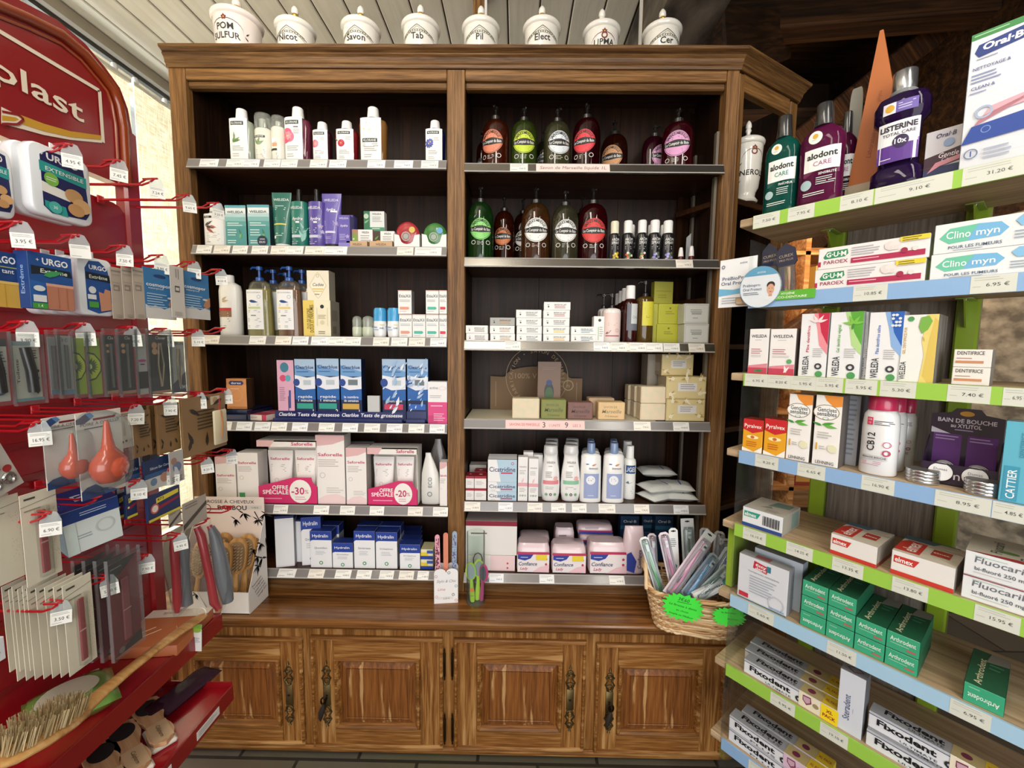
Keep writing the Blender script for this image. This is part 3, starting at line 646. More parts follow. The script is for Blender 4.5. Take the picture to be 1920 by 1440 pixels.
klo(528, 578, 197, .44, 529, 566, '7a3048', z, [('d', .2, .62, .28, 'd9607a'), ('d', .32, .55, .26, 'e27a90'), ('d', .12, .52, .24, 'd0506c'), ('f', .24, .57, .24, 'ee97a8', 7), ('r', .55, .76, .8, .78, '555'+'555'), ('l', .55, .72, .9, 3, .04, GY)], 'large purple-pink shampoo bottle with rose peony label, top left shelf', .8)
klo(582, 617, 225, .55, 584, 613, '4a1626', z, [('d', .18, .56, .24, 'd9607a'), ('f', .22, .56, .24, 'ee97a8', 7), ('l', .55, .76, .9, 3, .04, GY)], 'small dark bottle with pink peony label, left of pomegranate bottle', .78)
klo(624, 668, 223, .46, 629, 662, '8a1420', z, [('v', .1, .62, .3, 2.3, '4f7a3c'), ('d', .3, .56, .2, 'a52436'), ('d', .32, .58, .12, 'd86474'), ('f', .3, .56, .18, 'c23a4c', 5), ('l', .55, .76, .9, 3, .04, GY)], 'small red shampoo bottle with pomegranate label on the top left shelf', .78)
klo(669, 723, 197, .42, 674, 714, 'a07038', z, [('f', .3, .88, .14, 'f6f4ea', 9), ('f', .18, .74, .14, 'f2f0e6', 9), ('f', .45, .72, .13, 'ece9dc', 9), ('f', .2, .6, .1, 'f6f4ea', 9), ('d', .78, .74, .11, 'dfe0d8', None, .8), ('l', .1, .40, .9, 2, .04, 'a0a09a')], 'large amber shampoo bottle with chamomile daisies on its label', .79, .48)
klo(794, 833, 222, .5, 797, 829, '141e5c', z, [('f', .22, .55, .28, '4450a0', 11), ('f', .3, .6, .2, '5a66b8', 9), ('v', .2, .4, .2, 1.2, '7d8f6a'), ('l', .5, .74, .9, 3, .04, GY)], 'navy shampoo bottle with cornflower label, rightmost on the top left shelf', .78)
# ---- second shelf
z = ZL[1]
loc, w, h = C(375, 418, 378, z, .05, .01)
klb = bottle('shampoo_bottle', w, h, .05, M('e9e8e2', .35, 'g'), [(.95, 0), (1, .02), (1, .55), (.8, .74), (.5, .80)], (.80, 1.0, .5, .44, M('eeeeea')), (-.85, .85, .03, .74, M(WH), [('r', .05, .86, .5, .93, DK), txt('KLO', .25, .895, .05, WH), ('v', .15, .6, .5, -.2, '4d3a30'), ('v', .1, .62, .5, .5, '55453a'), ('v', .2, .55, .5, -.6, 'a8554e'), ('v', .4, .62, .35, -.3, 'b4605a'), ('l', .2, .42, .9, 6, .05, 'c4c2bc'), ('r', .2, .1, .4, .12, '8a8a86')]), .8, loc, 0, 'white bottle with dark blossom label at far left, second left shelf')
def wel(u0, u1, vt, z, label, extra=(), dep=.04, cat='box', name='cosmetics_box'):
    loc, w, h = C(u0, u1, vt, z, dep)
    F = [('r', 0, 0, 1, .62, '5fa3a0'), ('r', 0, 0, 1, .5, '4f9795'), ('r', 0, .62, 1, .72, '86b8b6'), ('r', 0, .72, 1, .8, 'b6d2d2'), ('r', 0, .94, 1, 1, '63a8b4'),
         txt('WELEDA', .5, .84, .055, '3f4a4c', dict(w=.8)), ('l', .1, .58, .85, 2, .05, 'dcebe8'), ('l', .1, .42, .6, 3, .06, 'c6dfdc'), ('v', .7, .2, .35, 1.4, '79b45f'), ('v', .75, .3, .3, 1.9, '3f7f74'), ('l', .1, .16, .6, 2, .05, 'dcebe8')]+list(extra)
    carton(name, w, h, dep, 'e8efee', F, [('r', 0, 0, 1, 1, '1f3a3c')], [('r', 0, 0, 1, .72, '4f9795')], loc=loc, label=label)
wel(422, 461, 385, z, 'teal-and-white cosmetics box, leftmost of the two beside green tube')
wel(464, 505, 384, z, 'teal-and-white cosmetics box with a dark round DUO sticker', [('d', .66, .15, .24, '233246'), txt('OFFRE', .66, .19, .03, 'e8e8e8'), txt('DUO', .66, .12, .045, 'e8e8e8')])
loc, w, h = C(503, 541, 357, z, .045)
tubep('cream_tube', w, h, .045, M('2f7265', .35, 'g'), M('e9e9e4'), [txt('WELEDA', .5, .86, .05, 'e3ece8', dict(w=.8)), ('l', .2, .74, .85, 3, .035, 'c9dcd6'), ('r', .1, .36, .85, .385, 'e5da6a'), ('l', .2, .5, .8, 2, .03, '9cc0b4'), ('l', .25, .2, .8, 2, .04, 'bcd4cc'), ('d', .2, .12, .08, 'dfe9e4')], loc, 0, 'dark green squeeze tube standing on a white cap, second left shelf', None, lean=.0)
def wb(u0, u1, vt, col, label, pic):
    loc, w, h = C(u0, u1, vt, z, .04)
    bottle('shampoo_bottle', w, h, .04, M(col, .32, 'g'), [(.92, 0), (1, .01), (1, .70), (.96, .78), (.6, .80)], (.805, 1, .3, .3, M('151515', .3)), (-.98, .98, .02, .78, None, [txt('WELEDA', .42, .86, .06, 'e6e8ec', dict(w=.8)), txt('hydra', .5, .62, .07, 'f0f0f4', dict(shear=.3)), ('r', .4, .52, .62, .56, 'f0f0f4'), ('l', .1, .42, .6, 3, .045, 'bfc6d2'), ('r', .1, .2, .7, .26, 'c5cbd6'), ('l', .1, .12, .6, 2, .045, 'a8b0c2')]+pic), .9, loc, 0, label)
wb(540, 572, 352, '1f7868', 'round teal shampoo bottle with black cap beside green tube', [('v', .75, .1, .8, 1.3, '8cc4b4'), ('v', .8, .2, .5, 2.0, '8cc4b4'), ('v', .8, .3, .45, 1.0, '8cc4b4'), ('v', .85, .4, .4, 2.0, '8cc4b4')])
wb(573, 606, 352, '5a4a9c', 'round violet shampoo bottle with black cap beside violet tube', [('f', .8, .45, .16, 'a89cd8', 5), ('f', .9, .33, .13, 'b8aee0', 5), ('f', .75, .22, .13, '9a8ed0', 5)])
loc, w, h = C(598, 636, 359, z, .045)
tubep('cream_tube', w, h, .045, M('6a5cae', .35, 'g'), M('17151c'), [txt('WELEDA', .5, .87, .05, 'e3e2f0', dict(w=.75)), txt('hydra', .5, .68, .06, 'f2f2f8', dict(shear=.3)), ('r', .5, .62, .85, .655, 'f2f2f8'), ('l', .15, .45, .85, 3, .035, 'bcb4dc'), ('r', .2, .21, .8, .25, 'd8d4ea'), ('f', .85, .4, .14, 'a89cd8', 5), ('l', .2, .14, .7, 2, .03, 'a9a0d0')], loc, 0, 'violet squeeze tube on a black cap, tallest purple item')
for k, (b, lb) in enumerate(((.012, 'lilac cosmetics box in front, right of the violet tube'), (.06, 'lilac cosmetics box directly behind the front lilac box'))):
    loc, w, h = C(634, 656, 403, z, .04, b); w = w if k == 0 else w
    if k: loc.x += .012
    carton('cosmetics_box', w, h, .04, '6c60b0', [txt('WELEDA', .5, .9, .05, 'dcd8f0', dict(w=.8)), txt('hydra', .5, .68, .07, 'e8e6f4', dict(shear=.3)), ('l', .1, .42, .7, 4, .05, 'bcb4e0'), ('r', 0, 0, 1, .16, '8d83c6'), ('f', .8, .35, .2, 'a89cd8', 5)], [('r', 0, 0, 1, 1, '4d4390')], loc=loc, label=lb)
# kraft trays with small soap boxes
for u0, u1, lb, frt in ((650, 690, 'kraft soap tray, left one, holding the green-fruit box', 'a8c46a'), (692, 737, 'kraft soap tray, right one, holding the mango-coloured box', 'e89a3a')):
    loc, w, h = C(u0, u1, 452, z, .085); mb = MB(); mb.box(-w/2, w/2, -.0425, .0425, 0, .002, 'c9a67e'); t = .0015
    for a in ((-w/2, w/2, -.0425, -.0425+t), (-w/2, w/2, .0425-t, .0425), (-w/2, -w/2+t, -.0425, .0425), (w/2-t, w/2, -.0425, .0425)): mb.box(*a, 0, h, 'cba983')
    ops(mb, front(.085), w, h, [txt('WELEDA', .5, .55, .28, '6b4a2a', dict(w=.45))]); tag(mb.build('display_tray', None, loc), lb, 'tray')
loc, w, h = C(660, 699, 430, z, .03, .03); hz = h*.9
carton('soap_box', w, h-.003, .03, 'efeeea', [('r', 0, 0, .3, 1, 'b98a6a'), ('d', .14, .5, .13, '86a94e', .3), ('d', .08, .5, .05, 'd9e0a0'), txt('WELEDA', .66, .85, .1, '444444', dict(w=.35)), ('l', .42, .7, .95, 4, .12, 'b4b2ac')], [('r', 0, 0, 1, 1, 'b88a92')], loc=loc+Vector((0, 0, .0025)), label='small soap box with green fruit picture in the left kraft tray')
loc, w, h = C(702, 740, 433, z, .03, .03)
carton('soap_box', w, h-.003, .03, 'efeeea', [('r', 0, 0, .3, 1, '47392a'), ('v', .02, .5, .28, .8, '5f9a3a'), ('v', .05, .4, .28, .2, 'e89a3a'), ('v', .03, .3, .25, -.5, 'd9702a'), txt('WELEDA', .66, .85, .1, '444444', dict(w=.35)), ('l', .42, .7, .95, 4, .12, 'b4b2ac')], loc=loc+Vector((0, 0, .0025)), label='small soap box with orange mango picture in the right kraft tray')
loc, w, h = C(682, 721, 396, z, .03, .10); loc2 = loc
lo, w2, h2 = C(682, 721, 434, z, .03, .10)
carton('soap_box', w2, h2, .03, 'e8dcc8', [('l', .2, .8, .9, 3, .2, GY)], loc=lo, label='plain soap box under the green leaf soap box')
carton('soap_box', w, h-h2-.0005, .03, 'eef0ea', [('r', 0, 0, .3, 1, '3f7f5c'), ('d', .12, .75, .12, 'c8dcc0'), ('v', .02, .4, .3, .6, '8fc08a'), txt('WELEDA', .64, .86, .07, '444444', dict(w=.45)), ('l', .42, .72, .95, 4, .07, 'b4b2ac'), ('r', .3, 0, 1, .2, '4f9a72'), ('l', .4, .15, .9, 1, .1, 'dfeade')], loc=Vector((loc.x, loc.y, z+h2+.0005)), label='soap box with green leaf picture stacked on top behind trays')
# white trays with round sachets
for u0, u1, vp, c1, c2, lb, lt in ((738, 788, 415, 'b03038', 'd9c060', 'red round gummy sachet standing in a white tray', 'white tray holding the red round sachet'), (790, 840, 417, '3f7f3a', '6aa8d8', 'green round gummy sachet standing in a white tray', 'white tray holding the green round sachet')):
    loc, w, h = C(u0, u1, 445, z, .06); mb = MB(); t = .0015
    mb.box(-w/2, w/2, -.03, .03, 0, .002, 'e9e8e4'); mb.box(-w/2, -w/2+t, -.03, .03, 0, h*1.3, 'e4e3df'); mb.box(w/2-t, w/2, -.03, .03, 0, h*1.3, 'e4e3df'); mb.box(-w/2, w/2, .028, .03, 0, h, 'e9e8e4')
    P = [(-w/2, 0), (w/2, 0), (w/2, h*1.3), (w*.3, h*1.2)]+[(w*.25*math.cos(a), h*.85+h*.45*math.sin(a)) for a in (0, -.5, -1, -1.57, -2.1, -2.6, -3.14)]+[(-w*.3, h*1.2), (-w/2, h*1.3)]
    mb.prism(P, lambda a, b, t_: (a, t_, b), -.03, -.0285, M('eeeeea')); tag(mb.build('display_tray', None, loc), lt, 'tray')
    lo, w3, h3 = C(u0+3, u1-3, vp, z, .02, .03); hh = h3
    mb = MB(); cx = []; n = 22
    def rg(s, y):
        return [(s*w3/2*math.cos(2*PI*i/n)*(1+.04*math.cos(7*i)), y, .005+(hh-.006)*.5+s*(hh-.006)*.5*math.sin(2*PI*i/n)) for i in range(n)]
    mb.loft([rg(1, .001), rg(.8, -.007), rg(.3, -.009), rg(.05, -.009)], M(c1, .25, 'g')); mb.loft([rg(1, .001), rg(.7, .006), rg(.05, .007)], M(c1, .25, 'g'))
    fz = lambda x, z_, off: (x, -.0092-off, z_)
    mb.disc(fz, -w3*.05, hh*.45, w3*.2, 'a8b0a6', .0008); mb.disc(fz, -w3*.05, hh*.45, w3*.15, c1, .001, None, 20, .8); mb.disc(fz, w3*.22, hh*.68, w3*.13, c2, .001); mb.text(fz, 'B', -w3*.05, hh*.45, '3a2a28', h=.012)
    tag(mb.build('sachet', None, lo+Vector((0, 0, .0025))), lb, 'sachet')
# ---- third shelf
z = ZL[2]
loc, w, h = C(401, 443, 514, z, .055)
bottle('lotion_bottle', w, h, .05, M('eeece6', .35, 'g'), [(.92, 0), (1, .015), (1, .74), (.9, .83), (.5, .875), (.34, .89)], (.885, 1, .36, .34, M('f2f1ee')), (-.95, .75, .10, .72, None, [('r', 0, .5, .8, .58, 'c0303a'), ('r', 0, .34, .8, .5, '8c6a4c'), ('v', .3, .74, .4, .2, 'c9b48a'), ('v', .3, .78, .35, .6, 'c9b48a'), ('l', .08, .3, .8, 2, .06, 'a3a29c'), ('l', .08, .45, .7, 2, .07, 'd0bca0'), ('l', .1, .12, .6, 2, .05, GY)]), .9, loc, 0, 'white lotion bottle with red and brown band, leftmost on third shelf')
BLUE = M('1f55a8', .3, 'g')
def bio(u0, u1, liq, stripe, k, label):
    loc, w, h = C(u0, u1, 497, z, .055, .012); loc.y += .0; s = k*.062
    loc = loc+Vector((s*.22, s, 0))
    rt = bottle('shower_oil_bottle', w, h, .052, GL('f4f4ee', .05, .5), [(1, 0), (1, .02), (.97, .3), (.88, .65), (.72, .76), (.45, .80)], None, (-.86, .5, .10, .66, M('f0f1f2', .4), [txt('BIODERMA', .5, .93, .035, 'a8acb0', dict(w=.8)), ('d', .78, .82, .1, '8fa0b4', None, .8), ('v', .2, .72, .55, -.15, '2a4a84'), ('l', .2, .64, .8, 2, .03, 'b6babd'), ('r', .15, .52, .85, .57, stripe), ('l', .15, .48, .85, 2, .035, 'a8acb0'), ('r', .3, .34, .6, .36, '5a5e64'), ('l', .1, .28, .9, 3, .04, 'b0b4b8'), ('l', .1, .1, .9, 2, .035, 'b0b4b8')]) if k == 0 else (-.8, .6, .1, .66, M('d9dde0', .4), []), .8, loc, 0, label, fill=(GL(liq, .45, .3), .68))
    pump(rt, w, h, .05, h*.79, BLUE, .0135, h*.205, -1, .03)
for nm, u0, u1, liq, st in (('pale yellow', 453, 503, 'd9cf6a', 'c4d79a'), ('orange', 510, 560, 'b8752a', 'e6cf86')):
    for k in (2, 1, 0):
        bio(u0, u1, liq, st, k, nm+' oil pump bottle with blue pump, '+('front of its row on third shelf', 'second in its row', 'last in its row at the back')[k])
loc, w, h = C(568, 620, 563, z, .075)
hb = h
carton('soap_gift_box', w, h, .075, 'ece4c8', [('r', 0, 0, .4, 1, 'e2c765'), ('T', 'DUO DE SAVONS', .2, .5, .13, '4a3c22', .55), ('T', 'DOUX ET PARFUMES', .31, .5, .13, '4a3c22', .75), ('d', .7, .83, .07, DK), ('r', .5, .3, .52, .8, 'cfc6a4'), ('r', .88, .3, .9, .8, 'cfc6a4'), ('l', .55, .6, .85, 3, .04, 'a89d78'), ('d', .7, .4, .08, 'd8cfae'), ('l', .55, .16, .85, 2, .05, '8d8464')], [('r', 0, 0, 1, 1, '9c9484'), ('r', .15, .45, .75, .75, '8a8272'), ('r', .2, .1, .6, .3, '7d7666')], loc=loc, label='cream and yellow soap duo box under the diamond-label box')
loc, w, h = C(575, 617, 507, z, .05, .02); 
carton('soap_gift_box', w, h-hb-.001, .05, 'ebe3cd', [('p', [(.5, .95), (.62, .85), (.9, .5), (.62, .15), (.5, .05), (.38, .15), (.1, .5), (.38, .85)], 'd8c9a4'), ('p', [(.5, .92), (.6, .83), (.86, .5), (.6, .17), (.5, .08), (.4, .17), (.14, .5), (.4, .83)], 'efe8d6'), txt('Cadiès', .5, .53, .1, '4d4434', dict(shear=.25)), ('r', .25, .36, .75, .4, 'd9bc62'), ('r', .3, .29, .7, .32, 'd9bc62'), ('d', .5, .82, .07, 'b8a678', None, .7), ('l', .35, .22, .65, 1, .1, 'a89a78')], [('r', 0, 0, 1, 1, 'a9a18f')], loc=Vector((loc.x, loc.y, z+hb+.0008)), label='cream box with diamond emblem on top of the soap duo box')
for u0, u1, lb in ((657, 675, 'left one of two frosted green roll-on jars on the third shelf'), (676, 698, 'right one of two frosted green roll-on jars on the third shelf')):
    loc, w, h = C(u0, u1, 592, z, .04, .03); rt = empty('roll_on', loc); tag(rt, lb, 'deodorant')
    q = MB(); q.lathe([(w*.42, 0), (w*.5, .006), (w*.5, h*.45), (w*.46, h*.5)], M('c9cfb8', .3, 'g')); q.build('body', rt)
    q = MB(); q.lathe([(w*.47, h*.5), (w*.49, h*.8), (w*.42, h*.93), (w*.2, h)], GL('dfe4d8', .35, .5)); q.build('cap', rt)
for u0, u1, lb in ((697, 722, 'left one of two blue-capped deodorant sticks'), (723, 748, 'right one of two blue-capped deodorant sticks')):
    loc, w, h = C(u0, u1, 577, z, .04, .025); rt = empty('deodorant', loc); tag(rt, lb+' on the third shelf', 'deodorant')
    q = MB(); q.loft([se(w*.40, .018, 24, 0, .9), se(w*.47, .019, 24, h*.1, .9), se(w*.5, .02, 24, h*.35, .9), se(w*.47, .02, 24, h*.56, .9)], M('eef0f0', .3, 'g')); ops(q, lambda x, z_, o: (x, -.0205-o, z_), w, h, [txt('Déo', .2, .36, .07, '1d4f8f'), txt('SVR', .75, .32, .06, '1d4f8f'), ('r', .05, .26, .5, .28, '6a9fd0'), ('r', .6, .42, .95, .45, 'e3d27a')]); q.build('body', rt)
    q = MB(); q.loft([se(w*.49, .0205, 24, h*.56, .9), se(w*.48, .02, 24, h*.92, .9), se(w*.40, .017, 24, h, .9)], M('3f9fd4', .3, 'g')); q.build('cap', rt)
def etx(u0, u1, vt, vb, col, label, side=False):
    loc, w, h = C(u0, u1, vt, z, .04, .012); z0 = z
    if vb: z0 = atY((u0+u1)/2, vb, YF+.012).z
    h = h-(z0-z)
    carton('cosmetics_box', w-.001, h-.0005, .04, 'f0eeea', [txt('EtiaXil', .5, .76, .12, '3d4a56', dict(w=.84)), ('l', .1, .6, .9, 2, .06, 'a5adb3'), ('r', .12, .18, .75, .3, col), ('p', [(.75, .18), (.85, .24), (.75, .3)], col), ('l', .1, .12, .7, 1, .05, GY), ('r', 0, .97, 1, 1, 'd9a894')], [('r', 0, 0, 1, 1, '8d8c8c')], loc=Vector((loc.x, loc.y, z0)), label=label)
V = atY(790, 588.5, YF+.012)
for i, (u0, u1, c, nm) in enumerate(((748, 773, 'e09a84', 'salmon'), (773, 798, '4fb8a2', 'turquoise'), (798, 823, '4fb8a2', 'turquoise'), (823, 841, 'd4404e', 'red'))):
    etx(u0, u1, 589, None, c, 'white antiperspirant box with %s arrow, %s of the bottom row of four' % (nm, ('first', 'second', 'third', 'last')[i]))
for i, (u0, u1, c, nm) in enumerate(((746, 772, 'e09a84', 'salmon'), (798, 823, '4fb8a2', 'turquoise'), (823, 841, 'd4404e', 'red'))):
    etx(u0, u1, 544, 588.5, c, 'white antiperspirant box with %s arrow stacked on the upper row' % nm)
# ---- fourth shelf
z = ZL[3]
TR = 'd'+'15a9'
loc, w, h = C(424, 464, 770, z, .16); mb = MB(); NV = M('17264a', .3, 'g')
hd = h; mb.box(-w/2, w/2, -.08, .08, 0, .004, NV); mb.box(-w/2, w/2, -.08, -.077, .004, h*.6, NV); mb.box(-w/2, w/2, -.05, -.047, .004, h-.001, NV); mb.box(-w/2, -w/2+.002, -.08, .08, .004, h-.001, NV); mb.box(w/2-.002, w/2, -.08, .08, .004, h-.001, NV); mb.box(-w/2, w/2, -.047, .08, h-.004, h-.001, NV)
tag(mb.build('display_tray', None, loc), 'dark blue stepped stand under the orange condom box', 'tray')
for k, lb in ((1, 'copper condom box standing second behind the front one'), (0, 'copper condom box on blue stand, front of the fourth shelf')):
    lo, w, h = C(424, 463, 710, z, .035, .048+.045*k)
    carton('condom_box', w-.002, h-hd-.001, .035, 'cf8a52', [('r', 0, 0, 1, .8, 'd9955c'), ('p', [(.12, .86), (.2, .93), (.8, .93), (.88, .86), (.8, .79), (.2, .79)], '2a2f66'), txt('durex', .5, .86, .07, 'f2f2f4', dict(w=.5)), ('l', .2, .68, .8, 1, .05, 'f0d4b4'), ('d', .5, .45, .3, 'e0a470', None, .9), ('r', 0, 0, 1, .08, 'b87a45')], [('r', 0, 0, 1, 1, '4a3220'), ('r', .5, .05, .52, .95, '8a6242')], loc=Vector((lo.x+k*.008, lo.y, z+hd+.0008)), label=lb)
loc, w, h = C(469, 508, 778, z, .12, .025)
mb = MB(); mb.box(-w/2, w/2, -.06, .06, 0, h, 'eadcd2', .0005); ops(mb, top(h), w, .12, [('r', 0, 0, 1, 1, 'b8455c'), ('r', 0, .5, 1, .62, 'e0a8ac')], None, -.06); ops(mb, front(.12), w, h, [('r', .75, 0, 1, 1, 'c43a5e'), ('l', .1, .6, .6, 1, .3, 'b09a94')])
tag(mb.build('flat_box', None, loc, -.18), 'flat red and cream carton lying beside the blue test display', 'box')
# test display tray
CB = M('14225c', .28, 'g')
def cbtray(u0, u1, label, words):
    loc, w, h = C(u0, u1, 772, z, .10, .020); mb = MB()
    mb.box(-w/2, w/2, -.05, .05, 0, .003, CB); mb.box(-w/2, w/2, -.045, -.042, .003, h, CB); mb.box(-w/2, w/2, -.062, -.045, 0, h*.35, CB, .002); mb.box(-w/2, w/2, .047, .05, .003, h*.8, CB)
    fz = lambda x, z_, off: (x, -.045-off, z_)
    for s in words: mb.text(fz, 'Clearblue', -w*.5+s*w, h*.68, 'eef0f8', .013, .062, al='l', shear=.2, bold=.015); mb.text(fz, 'Tests de grossesse', -w*.5+s*w+.069, h*.68, 'eef0f8', .013, .155, al='l', shear=.2, bold=.015)
    tag(mb.build('display_tray', None, loc), label, 'tray'); return loc
cbtray(513, 758, 'long blue display tray lettered with pregnancy test wording', (.03, .52)); cbtray(762, 799, 'short blue tray end piece under the rightmost test box', ())
def cbx(u0, u1, vt, label, F, base='1d3f8c', back=.030, kind='g'):
    loc, w, h = C(u0, u1, vt, z, .04, back)
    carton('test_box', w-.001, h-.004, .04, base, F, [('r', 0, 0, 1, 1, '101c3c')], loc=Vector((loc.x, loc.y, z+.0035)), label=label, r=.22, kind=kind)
cbx(519, 551, 675, 'pink ovulation test box with coloured blobs, left in blue tray', [('r', 0, 0, 1, 1, 'dba9c2'), ('d', .45, .88, .26, '3f7f96', .3), ('d', .35, .70, .2, 'd84a74', .2), ('d', .65, .70, .17, '5aa9b8', .2), ('p', [(.68, .5), (.8, .5), (.78, .2), (.66, .2)], '3a4f8c'), ('r', .62, .0, .66, .4, '3a3f6c'), ('l', .12, .55, .5, 7, .035, 'b07a98'), ('d', .3, .05, .2, 'e8d8e4')], 'dba9c2')
def cbf(d1, tx, pill, num, wrap=0):
    F = [('r', 0, 0, 1, 1, '14254e'), ('r', 0, .34, 1, .56, '2560a8'), ('r', 0, .72, 1, 1, 'a9c2dc'), ('p', [(0, .72), (1, .72), (1, .8), (0, .9)], '6d9ccc'), ('p', [(0, .74), (.6, .70), (1, .72), (1, .52), (.4, .50), (0, .56)], 'e3e6ee'), ('d', .08, .62, .16, '27468f', .18), ('r', .42, .58, .8, .66, 'b9c4cc') if d1 == 0 else ('r', .36, .58, .82, .67, '6d7a80'), txt('Clearblue', .5, .87, .055, '16306e', dict(w=.88)), ('l', .1, .8, .8, 1, .03, '3a5a94'), txt(tx[0], .5, .39, .04, 'f0f2f6', dict(w=.7)), txt(tx[1], .5, .33, .04, 'f0f2f6', dict(w=.7)), ('r', .08, .19, .88, .28, pill), ('l', .1, .15, .75, 2, .04, '8ea6cc'), txt(num, .88, .155, .06, 'f4f4f8')]
    if wrap:
        rw = random.Random(wrap)
        for i in range(22):
            x = rw.uniform(0, .8); y = rw.uniform(0, .95); F.append(('v', x, y, rw.uniform(.15, .6), rw.uniform(.5, 1.3) if wrap == 2 else rw.uniform(.2, 2.4), 'dfe8f2'))
            F[-1] = ('v', x, y, rw.uniform(.12, .45), rw.uniform(.4, 1.4), rw.choice(['cfdcec', 'e8eef6', '9fbcdc']))
    return F
def leafthin(): pass
cbx(552, 591, 673, 'blue pregnancy test box numbered 1, rapid type', cbf(0, ('rapide', '1 minute'), '2f9a8a', '1'))
cbx(593, 636, 672, 'blue pregnancy test box numbered 2, widest in the tray', cbf(0, ('rapide', '1 minute'), '2f9a8a', '2'))
cbx(638, 678, 673, 'blue pregnancy test box with digital window and gold pill stripe', cbf(1, ('le nombre', 'de semaines'), 'c9a24a', '1'))
cbx(716, 761, 673, 'shrink-wrapped blue test box with red stripe, right of gap', cbf(0, ('', '6 jours avant'), 'c23a5c', '', 1))
cbx(763, 803, 673, 'shrink-wrapped blue test box, rightmost in the blue trays', cbf(1, ('', ''), '2a62b8', '', 2))
loc, w, h = C(689, 712, 742, z, .012, .03); carton('card', w, h-.004, .012, 'c4c5c4', loc=loc+Vector((0, 0, .0035)), label='small blank grey card in the gap of the blue tray', cat='card')
loc, w, h = C(802, 841, 716, z, .05, .008)
carton('pad_pack', w, h, .05, 'eceaea', [('r', 0, 0, 1, .52, 'dc4a86'), ('r', 0, 0, .5, .2, 'c93a76'), txt('activa', .3, .86, .06, '8b8b90', dict(shear=.2)), ('d', .75, .85, .2, 'e7d2d0', .1, .8), ('l', .1, .68, .8, 2, .04, GY), ('l', .15, .44, .9, 1, .05, 'f4d0e0'), ('l', .3, .25, .9, 4, .05, 'f0bcd2')], loc=loc, label='white and pink carton at right end of the fourth left shelf')
# ---- fifth shelf
z = ZL[4]
SAF = 'c23468'
def saf(u0, u1, vt, label, pink=True, dep=.05, back=.012, extra=(), tx=.75, side='cfc8c4', **k):
    loc, w, h = C(u0, u1, vt, z, dep, back)
    F = ([('p', [(0, 1), (1, 1), (1, .93), (.6, .87), (0, .84)], 'dfb4b4')] if pink else [])+[txt('Saforelle', .5, tx, .045, SAF, dict(w=.86, bold=.015)), ('l', .08, tx-.07, .8, 4, .03, 'c2bab6'), ('d', .22, tx-.3, .1, 'c9c2bd', None, .8)]+list(extra)
    return carton('intimate_care_box', w-.001, h, dep, 'f1ece8', F, [('r', 0, 0, 1, 1, side)], loc=loc, label=label, **k)
saf(403, 442, 857, 'pink-topped care box partly behind a red hook, far left', tx=.6)
saf(443, 484, 849, 'care box with green leaf corner, second on the fifth left shelf', False, .06, .014, [('r', .08, .05, .35, .2, '3f9a5c'), ('p', [(.3, .05), (.7, .02), (1, .02), (1, .06), (.5, .08)], '6fb880')], .8)
def saft(u0, u1, vt, label, zz=z):
    loc, w, h = C(u0, u1, vt, zz, .04, .03); loc.z += .002
    tubep('care_tube', w, h-.003, .038, M('f0ece9', .35), M('efefec'), [txt('Saforelle', .5, .82, .05, SAF, dict(w=.82, bold=.015)), ('l', .12, .7, .8, 5, .035, 'bcb4b4'), ('d', .4, .36, .1, 'c4bcb8', None, .8)], loc, 0, label)
def promo(u0, u1, vh0, vh1, vb, pct, tubes, lbl, tl):
    loc, w, h = C(u0, u1, vh0, z, .075, .006); loc.y += 0
    Zv = lambda v: atY((u0+u1)/2, v, YF+.006).z-z
    hh0, hb = Zv(vh1), Zv(vb); mb = MB(); x0 = -w/2; fz = lambda x, z_, off: (x, -.0375-off, z_); K = M('efeae2', .5)
    mb.box(-w/2, w/2, -.0375, .0375, 0, .0015, K); mb.box(-w/2, w/2, .036, .0375, 0, hh0, K); mb.box(w/2-.0015, w/2, -.0375, .0375, 0, h*.98, K); mb.box(-w/2, w/2, -.0375, .0375, h*.98, h, K); mb.box(-w/2, w/2, -.0375, -.036, hh0, h, K)
    mb.text(fz, 'Saforelle', w*.26, (hh0+h)/2, SAF, (h-hh0)*.5, w*.36, bold=.02); mb.poly(fz, [(-w/2, h), (-w/2, hh0), (-w*.28, hh0), (-w*.2, h)], 'dfb4b4')
    P = [(-w/2, 0), (w/2, 0), (w/2, hb*.66), (w*.42, hb*.8), (w*.40, hb), (w*.1, hb), (-w*.2, hb*.82), (-w*.5, hb*.66)]
    mb.prism(P, lambda a, b, t: (a, t, b), -.0375, -.036, M('d4306c', .45))
    mb.disc(fz, w*.21, hb*.48, w*.185, 'f3efe8', .0006, hb*.44); mb.text(fz, '-'+pct, w*.17, hb*.5, SAF, hb*.26, w*.22, off=.0012, bold=.02); mb.text(fz, '%', w*.32, hb*.47, SAF, hb*.14, off=.0012)
    mb.lines(fz, w*.12, hb*.28, w*.32, 2, hb*.08, M('d8a8b8'), None, .001)
    mb.text(fz, 'OFFRE', -w*.13, hb*.62, 'f6f2f0', hb*.15, w*.27, bold=.02); mb.text(fz, 'SPÉCIALE', -w*.21, hb*.44, 'f6f2f0', hb*.15, w*.44, bold=.02); mb.lines(fz, -w*.4, hb*.22, w*.0, 1, .01, M('ee9ab8'), None, .0008)
    tag(mb.build('promotion_carton', None, loc), lbl, 'carton')
    for (a, b, vt), t in zip(tubes, tl): saft(a, b, vt, t)
promo(481, 594, 826, 838, 895, '30', ((497, 545, 846), (548, 590, 846)), 'open promotion carton with minus thirty percent banner, around two tubes', ('white care tube, left one in the minus thirty percent carton', 'white care tube, right one in the minus thirty percent carton'))
